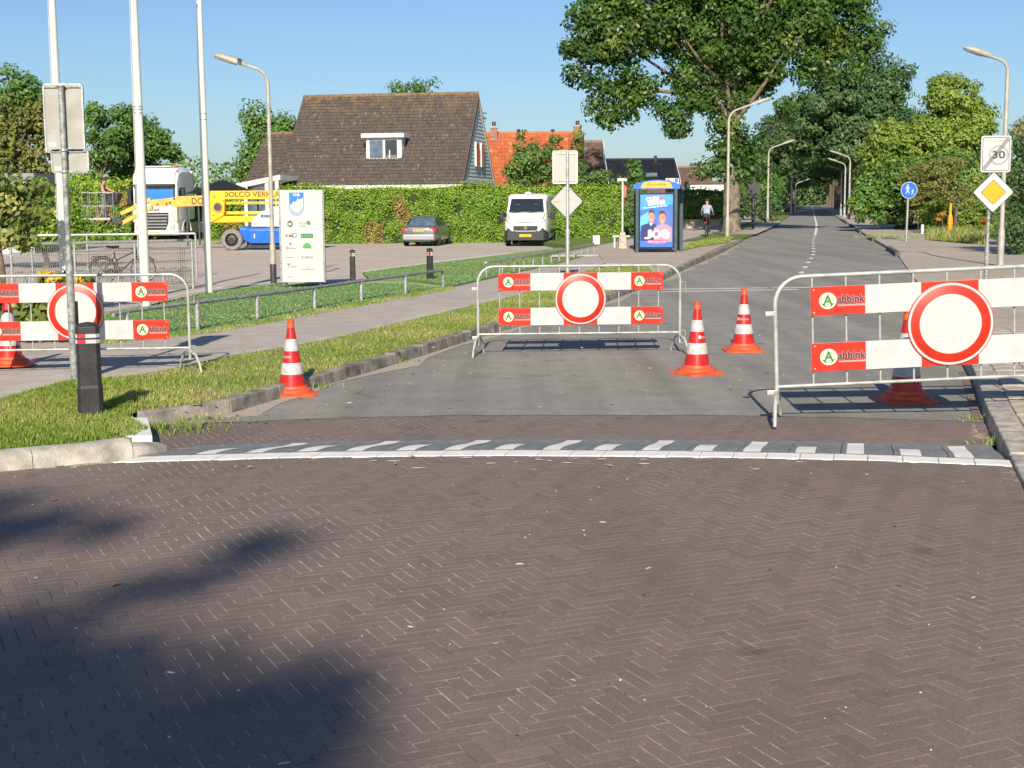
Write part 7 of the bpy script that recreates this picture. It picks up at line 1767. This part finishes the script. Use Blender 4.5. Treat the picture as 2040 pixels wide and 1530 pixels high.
def pxblob(cx, cy, rx_, ry_, Y, base, depth=None):
    q = V(cx, cy, Y); k = Y / FPX
    return (q.x - base[0], (depth or 0) , q.z - base[2], rx_ * k, max(rx_ * k * .85, .3), ry_ * k)
def px_tree(name, label, Y, bx, blobs, trunk_r, mat, seed, z0=0.0, bark=M_bark, trunk_y=None, **kw):
    b = V(bx, 470, Y); base = (b.x, Y, z0)
    bl = [pxblob(*q, Y, base) if len(q) == 4 else pxblob(*q[:4], Y, base, q[4]) for q in blobs]
    top = max(q[2] for q in bl)
    return tree(name, label, base, bl, trunk_r, trunk_y if trunk_y else top * .85, mat, bark, seed=seed, **kw)

# ---- left background trees
px_tree('broadleaf_tree', 'big dark green tree at the left picture edge behind the shrubs', 96, 5, [(0, 205, 85, 70), (55, 190, 40, 45), (-40, 250, 60, 70)], .35, L_mid, 21, GZ, clump_r=.8, per=85, leaf=.32, density=1.5)
px_tree('broadleaf_tree', 'olive brown tree in front of the dark tree at the left edge', 90, 40, [(35, 265, 65, 65), (70, 230, 35, 30), (0, 310, 70, 50), (75, 320, 40, 40)], .3, L_olive, 22, GZ, clump_r=.7, per=75, leaf=.3, density=1.4)
px_tree('broadleaf_tree', 'airy tree with a pale trunk between the signpost and the middle flagpole', 92, 196, [(215, 262, 48, 48), (185, 235, 30, 26), (250, 230, 30, 22), (210, 310, 45, 30)], .16, L_mid, 23, GZ, bark=M_bark_pale, clump_r=.55, per=60, leaf=.28, density=1.2, trunk_y=4.6)
px_tree('broadleaf_tree', 'rounded tree rising behind the truck between two flagpoles', 95, 300, [(300, 285, 48, 42), (330, 300, 28, 26), (280, 255, 30, 24), (275, 335, 40, 40), (250, 365, 40, 30)], .2, L_mid, 24, GZ, clump_r=.55, per=60, leaf=.28, density=1.3)
px_tree('garden_shrub', 'bright green shrubs behind the lift basket', 84, 190, [(165, 370, 45, 30), (220, 375, 40, 25), (150, 400, 40, 30)], .1, L_hedge, 25, GZ, clump_r=.5, per=45, leaf=.22, cat='shrub', limbs=4)
px_tree('weeping_tree', 'feathery tree rising behind the left wing of the brown roof house', 92, 530, [(520, 270, 32, 50), (505, 330, 36, 45), (555, 275, 32, 36), (500, 240, 16, 22), (570, 250, 18, 16), (540, 300, 36, 40)], .2, L_mid, 26, GZ, clump_r=.5, per=60, leaf=.26, flat=1.3, density=1.5, tint_shift=.1)
px_tree('broadleaf_tree', 'treetop showing above the ridge of the brown roof house', 108, 830, [(815, 172, 30, 20), (850, 172, 28, 18), (835, 200, 45, 30), (790, 178, 14, 12)], .25, L_mid, 27, GZ, clump_r=.6, per=40, leaf=.24, density=.9, tint_shift=-.05)
px_tree('broadleaf_tree', 'sprig of foliage beyond the gable of the brown roof house', 108, 955, [(958, 232, 10, 12), (940, 260, 30, 25), (930, 300, 40, 40)], .2, L_mid, 28, GZ, clump_r=.5, per=30, leaf=.24, density=.7)
# ---- conifers in front of the red house
def spire(name, label, Y, bx, top_y, base_y, w_px, mat, seed, z0=.0, n=9, leaf=.2, per=50, pw=.85):
    bl = []
    for i in range(n):
        t = (i + .5) / n; y = top_y + (base_y - top_y) * t; bl.append((bx, y, max(2.5, w_px * (t ** pw) * .85), (base_y - top_y) / n * .9))
    return px_tree(name, label, Y, bx, bl, .12, mat, seed, z0, clump_r=.38, per=per, leaf=leaf, density=1.3, limbs=6, cat='conifer', flat=.7)
spire('conifer', 'left conifer with a pointed top before the red roof', 82, 1038, 270, 420, 38, L_blue, 31)
spire('conifer', 'second pointed conifer close right of the left one', 83, 1061, 276, 420, 36, L_blue, 32)
spire('conifer', 'thin pointed conifer left of the square sign plate before the red roof', 84, 1105, 277, 420, 26, L_blue, 33)
spire('conifer', 'conifer under the ochre chimney of the red roof house', 84, 1150, 277, 420, 26, L_blue, 34)
px_tree('garden_shrub', 'broad dark green shrub between the conifers and the hedge', 79, 1055, [(1030, 350, 32, 28), (1070, 330, 45, 40), (1100, 355, 35, 30)], .1, L_blue, 35, 0, clump_r=.45, per=55, leaf=.22, cat='shrub', limbs=4, tint_shift=.12)
px_tree('garden_shrub', 'dark layered conifer shrub before the brown gabled house', 80, 1180, [(1165, 350, 32, 30), (1195, 360, 24, 26), (1150, 370, 35, 25)], .1, L_blue, 36, 0, clump_r=.4, per=45, leaf=.2, cat='shrub', limbs=4)
spire('conifer', 'pale green conical tree behind the left end of the bus shelter', 74, 1266, 322, 480, 34, L_mid, 37, pw=.6)
px_tree('garden_shrub', 'climbing shrub between the hedge end and the bus shelter', 72, 1255, [(1258, 430, 22, 60), (1225, 375, 18, 20)], .08, L_mid, 38, 0, clump_r=.35, per=45, leaf=.16, cat='shrub', limbs=4)
# ---- gardens behind the bus stop
pa, pb = V(1352, 400, 104), V(1452, 400, 104); hedge('dark clipped garden hedge between the bus shelter and the oak', (pa.x, 104, 0), (pb.x, 104, 0), V(1400, 384, 104).z, 1.5, 0, 7000, .24, 5, .02, mat=L_mid)
px_tree('garden_shrub', 'yellow green garden shrubs behind the cyclist', 96, 1395, [(1385, 415, 20, 16), (1420, 405, 22, 18), (1365, 425, 16, 12), (1440, 415, 20, 24)], .08, L_lime, 39, 0, clump_r=.4, per=45, leaf=.18, cat='shrub', limbs=3)
px_tree('garden_shrub', 'orange flowering shrub in the garden right of the bus shelter', 100, 1378, [(1378, 405, 8, 6), (1370, 412, 10, 7)], .05, L_orfl, 40, 0, clump_r=.25, per=25, leaf=.16, cat='shrub', limbs=2)
fw = thing('garden_wall', 'low pale garden wall with a planter right of the bus shelter', 'wall', G(1393, 455, .1)); MB().box(-1.2, 1.4, 0, .3, 0, .5).build('wall', M_tile, fw, bevel=.02); MB().box(-1.25, 1.45, -.05, .35, .5, .58).build('coping', pm('yellow_coping', (.55, .45, .15), .8, .2), fw)
fn = thing('picket_fence', 'pale wooden picket fence beside the oak trunk', 'fence', G(1420, 445, .1))
for i in range(9): MB().box(i * .22, i * .22 + .1, 0, .03, 0, 1.4).build('picket', M_bark_pale, fn)
for z in (.35, 1.05): MB().box(0, 1.9, .031, .07, z, z + .08).build('rail', M_bark_pale, fn)

# ---- the oak by the road
Yo = 80.5; ob = G(1457, 472, .15)
oak_blobs = [(1440, 40, 150, 90), (1440, -70, 200, 120), (1310, 50, 110, 70), (1225, 90, 80, 55), (1160, 95, 44, 36), (1245, 170, 50, 40), (1205, 205, 26, 32), (1585, 45, 110, 80), (1680, 75, 70, 60), (1625, 130, 50, 40), (1490, 130, 90, 48), (1380, 140, 60, 42), (1365, 200, 34, 40), (1405, 195, 32, 34), (1350, 245, 14, 18), (1285, 185, 30, 30), (1475, 190, 36, 38), (1530, 165, 42, 30), (1200, 10, 75, 80), (1690, 0, 60, 60), (1280, -80, 130, 100), (1600, -80, 130, 100),
             (1130, 95, 22, 18), (1150, 150, 20, 18), (1212, 240, 12, 18), (1255, 222, 16, 16), (1185, 170, 22, 20), (1322, 222, 12, 18), (1345, 262, 9, 11), (1560, 205, 20, 18), (1740, 85, 22, 26), (1750, 55, 18, 20), (1715, 135, 22, 18),
             (1455, 255, 38, 30), (1440, 300, 42, 32), (1478, 305, 32, 32), (1418, 330, 24, 22), (1495, 335, 20, 26), (1465, 340, 24, 14)]
px_tree('oak_tree', 'huge oak with a thick bare trunk and drooping boughs beside the road', Yo, 1457, oak_blobs, .46, L_oak, 41, .12, bark=M_bark_pale, clump_r=.72, per=90, leaf=.29, density=1.28, limbs=40, trunk_y=9.5, shell=.35)
for o in COL.objects:
    pass
# ---- trees closing the view beyond the oak
px_tree('broadleaf_tree', 'mid green tree beyond the oak on the left of the road', 125, 1508, [(1500, 330, 40, 45), (1520, 370, 35, 40), (1485, 380, 35, 40), (1530, 400, 25, 30)], .3, L_mid, 42, 0, clump_r=.8, per=55, leaf=.3, tint_shift=-.05)
px_tree('broadleaf_tree', 'shrubby tree behind the dark lamp beyond the oak', 112, 1470, [(1465, 400, 30, 30), (1500, 410, 30, 25), (1535, 415, 25, 20)], .2, L_dark, 43, 0, clump_r=.6, per=50, leaf=.26, cat='tree')
# avenue trees: three built, the others copies of them along the road
av = []
for i, sd in enumerate((51, 52, 53)):
    rn = random.Random(sd); bl = [(0, 0, 11, 6.0, 6.0, 5.0), (1.5, 1, 14, 4.5, 4.5, 3.6), (-2.5, -1, 12, 4.5, 4.5, 4), (3.2, -2, 9.5, 4, 4, 3.2), (-4, 1, 8.5, 3.6, 3.6, 3), (0, -3.5, 8, 4, 3.5, 3)]
    bl = [tuple(c + rn.uniform(-.8, .8) for c in b[:3]) + tuple(c * rn.uniform(.9, 1.1) for c in b[3:]) for b in bl]
    y = (158, 176, 196)[i]; av.append(tree('avenue_tree', ('dark avenue tree on the right, nearest of the row behind the lamps', 'dark avenue tree on the right, second of the row behind the lamps', 'dark avenue tree on the right, third of the row behind the lamps')[i], (fx(RR, y) + 2.2, y, .1), bl, .42, 9, L_dark, M_bark, clump_r=1.1, per=90, leaf=.5, density=1.0, seed=sd, group='dark avenue trees', limbs=16))
ri = ['fourth', 'fifth', 'sixth', 'seventh', 'eighth', 'ninth']
for i, y in enumerate((218, 242, 270, 300, 340, 390)):
    dup(av[i % 3], (fx(RR, y) + 2.4, y, .1), i * 1.3, f'dark avenue tree on the right, {ri[i]} of the row', scale=1.0 + .05 * (i % 2))
li = ['nearest', 'second', 'third', 'fourth', 'fifth', 'sixth']
for i, y in enumerate((245, 268, 292, 322, 360, 405)):
    dup(av[(i + 1) % 3], (fx(RL, y) - 3.0, y, .1), i * 2.1 + .6, f'dark avenue tree on the left, {li[i]} of the row beyond the oak', scale=.95)
# closing wood at the end of the road and all round the horizon
def wood(label, X0, X1, Y, H, n, seed, mat=L_dark, leaf=.9):
    rng = np.random.default_rng(seed); P = np.stack([rng.uniform(X0, X1, n), Y + rng.uniform(-6, 6, n), rng.random(n) ** .8], 1)
    hh = H * (.72 + .16 * np.sin(P[:, 0] * .11) + .1 * np.sin(P[:, 0] * .31 + 2) + .06 * np.sin(P[:, 0] * .83)); P[:, 2] *= hh
    N = rng.normal(0, .7, (n, 3)) + np.array([0, -1, .4])
    o = link_mesh('woodland', leaves_mesh('woodland', P, N, leaf, rng.normal(.5, .2, n) + .2 * np.sin(P[:, 0] * .4), mat, .7, seed)); tag(o, label, 'woodland', kind='stuff')
    MB().box(X0, X1, Y + 2, Y + 5, -.3, H * .5).build('shadow_backing', M_core, o)  # solid dark box added behind the leaves as the wood's painted shade
wood('distant dark wood closing the end of the road', 75, 140, 470, 16, 9000, 61)
wood('far tree line beyond the car park on the left', -140, -5, 190, 8.2, 14000, 62, L_mid, .55)
wood('far tree line behind the houses left of the oak', -5, 42, 215, 7.5, 8000, 63, L_mid, .55)
wood('far tree line behind the gardens on the right', 62, 190, 190, 9, 14000, 64, L_mid, .6)

# ---- right side gardens
px_tree('broadleaf_tree', 'tall yellow green tree in the right garden with a rounded top lobe', 88, 1880, [(1900, 205, 58, 52), (1880, 185, 30, 32), (1930, 235, 50, 40), (1850, 285, 75, 50), (1780, 285, 55, 42), (1920, 290, 75, 55), (1760, 320, 40, 40), (1820, 340, 70, 45)], .22, L_lime, 71, .1, clump_r=.5, per=75, leaf=.26, density=1.5)
px_tree('broadleaf_tree', 'darker green tree filling the right garden below the yellow green tree', 84, 1850, [(1790, 360, 60, 45), (1860, 365, 75, 50), (1930, 360, 70, 60), (1740, 385, 35, 45), (1900, 410, 60, 40), (1780, 415, 60, 35), (1720, 400, 25, 40)], .2, L_mid, 72, .1, clump_r=.5, per=75, leaf=.25, density=1.4, tint_shift=.05)
px_tree('garden_shrub', 'arching fine leaved shrub behind the footpath sign', 80, 1860, [(1850, 345, 60, 22), (1890, 330, 45, 18), (1830, 370, 45, 22), (1850, 410, 50, 30)], .12, L_olive, 73, .1, clump_r=.42, per=60, leaf=.16, flat=.45, cat='shrub')
px_tree('garden_shrub', 'dark red shrub beside the white mailboxes', 90, 1815, [(1806, 425, 16, 22), (1830, 415, 18, 14), (1800, 444, 13, 16)], .06, L_wine, 74, .1, clump_r=.25, per=70, leaf=.12, cat='shrub', limbs=3)
px_tree('garden_shrub', 'yellow leaved shrub by the right pavement near the dark bin', 110, 1765, [(1765, 432, 14, 16), (1788, 430, 12, 18)], .05, L_lime, 75, .1, clump_r=.35, per=60, leaf=.18, cat='shrub', limbs=3, tint_shift=.2)
px_tree('garden_shrub', 'clipped dark shrubs along the right pavement before the avenue', 126, 1735, [(1735, 428, 14, 16), (1722, 424, 10, 18), (1750, 434, 12, 11), (1710, 418, 10, 22)], .05, L_dark, 76, .1, clump_r=.4, per=60, leaf=.24, cat='shrub', limbs=3)
px_tree('garden_shrub', 'leafy green shrubs around the orange marker post', 75, 1905, [(1870, 430, 30, 28), (1915, 425, 40, 40), (1950, 400, 40, 50), (1850, 450, 20, 16), (1925, 452, 35, 20), (1965, 450, 25, 30)], .08, L_lime, 77, .1, clump_r=.35, per=70, leaf=.16, density=1.2, cat='shrub', limbs=4, tint_shift=-.12)
px_tree('garden_shrub', 'pale feathery bush behind the lower right of the zone sign', 72, 1900, [(1890, 375, 35, 30), (1910, 395, 30, 25)], .08, L_olive, 78, .1, clump_r=.35, per=50, leaf=.15, cat='shrub', limbs=4, tint_shift=.1)
px_tree('garden_flowers', 'orange flowers at the foot of the right hand shrubs', 70, 1880, [(1876, 428, 5, 5), (1960, 440, 6, 7), (1871, 438, 4, 3)], .03, L_orfl, 79, .1, clump_r=.1, per=16, leaf=.09, cat='flowers', limbs=2)
px_tree('garden_shrub', 'low green ground cover under the white mailbox', 86, 1850, [(1830, 455, 22, 8), (1860, 452, 22, 10), (1790, 450, 14, 14)], .03, L_mid, 83, .1, clump_r=.3, per=50, leaf=.14, cat='shrub', limbs=3)
px_tree('dark_yew', 'dense dark evergreen at the right picture edge behind the lamp', 45.5, 2085, [(2040, 420, 45, 100), (2090, 360, 90, 120), (2030, 470, 40, 50), (2150, 420, 110, 140), (2060, 300, 35, 40), (2015, 400, 22, 60)], .3, L_dark, 80, .1, clump_r=.42, per=70, leaf=.13, density=1.0, cat='tree')
px_tree('broadleaf_tree', 'russet tinted tree top at the right picture edge above the yew', 50, 2060, [(2040, 300, 22, 25), (2065, 270, 40, 35), (2110, 250, 70, 50)], .15, L_olive, 81, .1, clump_r=.35, per=50, leaf=.14, tint_shift=.25)
px_tree('broadleaf_tree', 'dark treetop reaching in at the right picture edge', 60, 2100, [(2050, 270, 30, 40), (2110, 260, 70, 70)], .2, L_dark, 82, .1, clump_r=.45, per=50, leaf=.17)
# rough long grass patch
rg2 = np.random.default_rng(9); q = [G(1845, 478, .12), G(1965, 488, .12), G(1960, 452, .12), G(1860, 455, .12)]
P = tri_sample([np.array([q[0][:], q[1][:], q[2][:]]), np.array([q[0][:], q[2][:], q[3][:]])], 7000, rg2)
tag(blades('long_grass', P, .42, .012, 31, dry=.12), 'tall rough yellowing grass beside the orange marker post', 'grass', kind='stuff')
P = tri_sample([np.array([q[0][:], q[1][:], (q[0] + Vector((0, -2.2, 0)))[:]])], 900, rg2); P2 = np.tile(np.array(G(1770, 473, .12)), (500, 1)); P2[:, :2] += rg2.normal(0, .9, (500, 2))
tag(blades('grass', np.concatenate([P, P2]), .12, .014, 32), 'thin grass growing through the right pavement', 'grass', kind='stuff')

# ---- left foreground bush and flower bed
px_tree('laurel_bush', 'bright green laurel filling the space behind the left signpost', 46, 90, [(40, 430, 60, 60), (110, 425, 45, 65), (60, 470, 70, 30), (150, 450, 25, 45), (-20, 420, 60, 70)], .08, L_hedge, 90, -.1, clump_r=.3, per=60, leaf=.13, density=1.2, cat='bush', limbs=8, tint_shift=-.1)
px_tree('leafy_bush', 'large leaved bush with sunlit pale leaves at the left picture edge', 25, 10, [(10, 430, 60, 55), (55, 395, 40, 35), (-40, 420, 70, 80), (30, 470, 50, 30), (85, 385, 22, 16), (60, 440, 40, 30), (5, 365, 45, 30)], .06, L_bush, 91, -.05, clump_r=.2, per=26, leaf=.14, density=.8, cat='bush', limbs=20)
px_tree('bedding_plants', 'strap leaved green plants behind the left footpath barrier', 19.2, 70, [(35, 625, 40, 35), (90, 630, 45, 32), (130, 640, 30, 25), (0, 610, 40, 40)], .02, L_bush, 92, .08, clump_r=.12, per=30, leaf=.16, cat='plants', limbs=6, tint_shift=-.1)
px_tree('bedding_plants', 'leafy plants with yellow blossoms above the left barrier', 21.5, 110, [(110, 560, 28, 14), (160, 562, 22, 12)], .02, L_bush, 93, .0, clump_r=.12, per=24, leaf=.12, cat='plants', limbs=6)
px_tree('yellow_flowers', 'yellow blossoms among the leaves above the left barrier', 21.3, 110, [(92, 546, 7, 4), (108, 556, 7, 6), (160, 558, 6, 6), (100, 572, 5, 5)], .01, L_flow, 94, .0, clump_r=.05, per=22, leaf=.06, cat='flowers', limbs=3)

# ---- the tree behind the viewer whose shade falls on the bricks at the lower left
def shade_pt(px_, py_, dist):
    g_ = G(px_, py_, PZ); return g_ - SUN_DIR * dist
tb = G(200, 1200, PZ) - SUN_DIR * 31; base = (tb.x - .6, tb.y, 0.0)
bl = []
for (px_, py_, r_, d_) in ((40, 1345, .42, 21), (170, 1375, .40, 20), (300, 1400, .36, 20.5), (430, 1430, .34, 20.5), (560, 1480, .34, 20), (60, 1470, .5, 20), (230, 1495, .42, 20), (400, 1525, .42, 20), (560, 1385, .2, 22), (650, 1425, .2, 21), (20, 1270, .22, 22), (430, 1150, .26, 23), (520, 1115, .26, 23), (590, 1080, .17, 23.5), (330, 1178, .2, 23), (20, 1075, .36, 24), (110, 1040, .24, 24.5), (10, 1010, .3, 25), (240, 1050, .14, 24), (-120, 1350, .8, 22), (-100, 1060, .6, 24), (-150, 1480, .9, 21), (330, 1580, .8, 19.5), (100, 1600, 1.0, 19), (620, 1540, .35, 20)):
    q = shade_pt(px_ - 30, py_, d_ + 9); bl.append((q.x - base[0], q.y - base[1], q.z, r_, r_ * 1.2, r_ * .8))
tree('street_tree', 'tree behind the viewer that shades the bricks at the lower left', base, bl, .26, 12.0, L_mid, M_bark, clump_r=.2, per=21, leaf=.15, density=.64, seed=99, limbs=24, shell=.2)
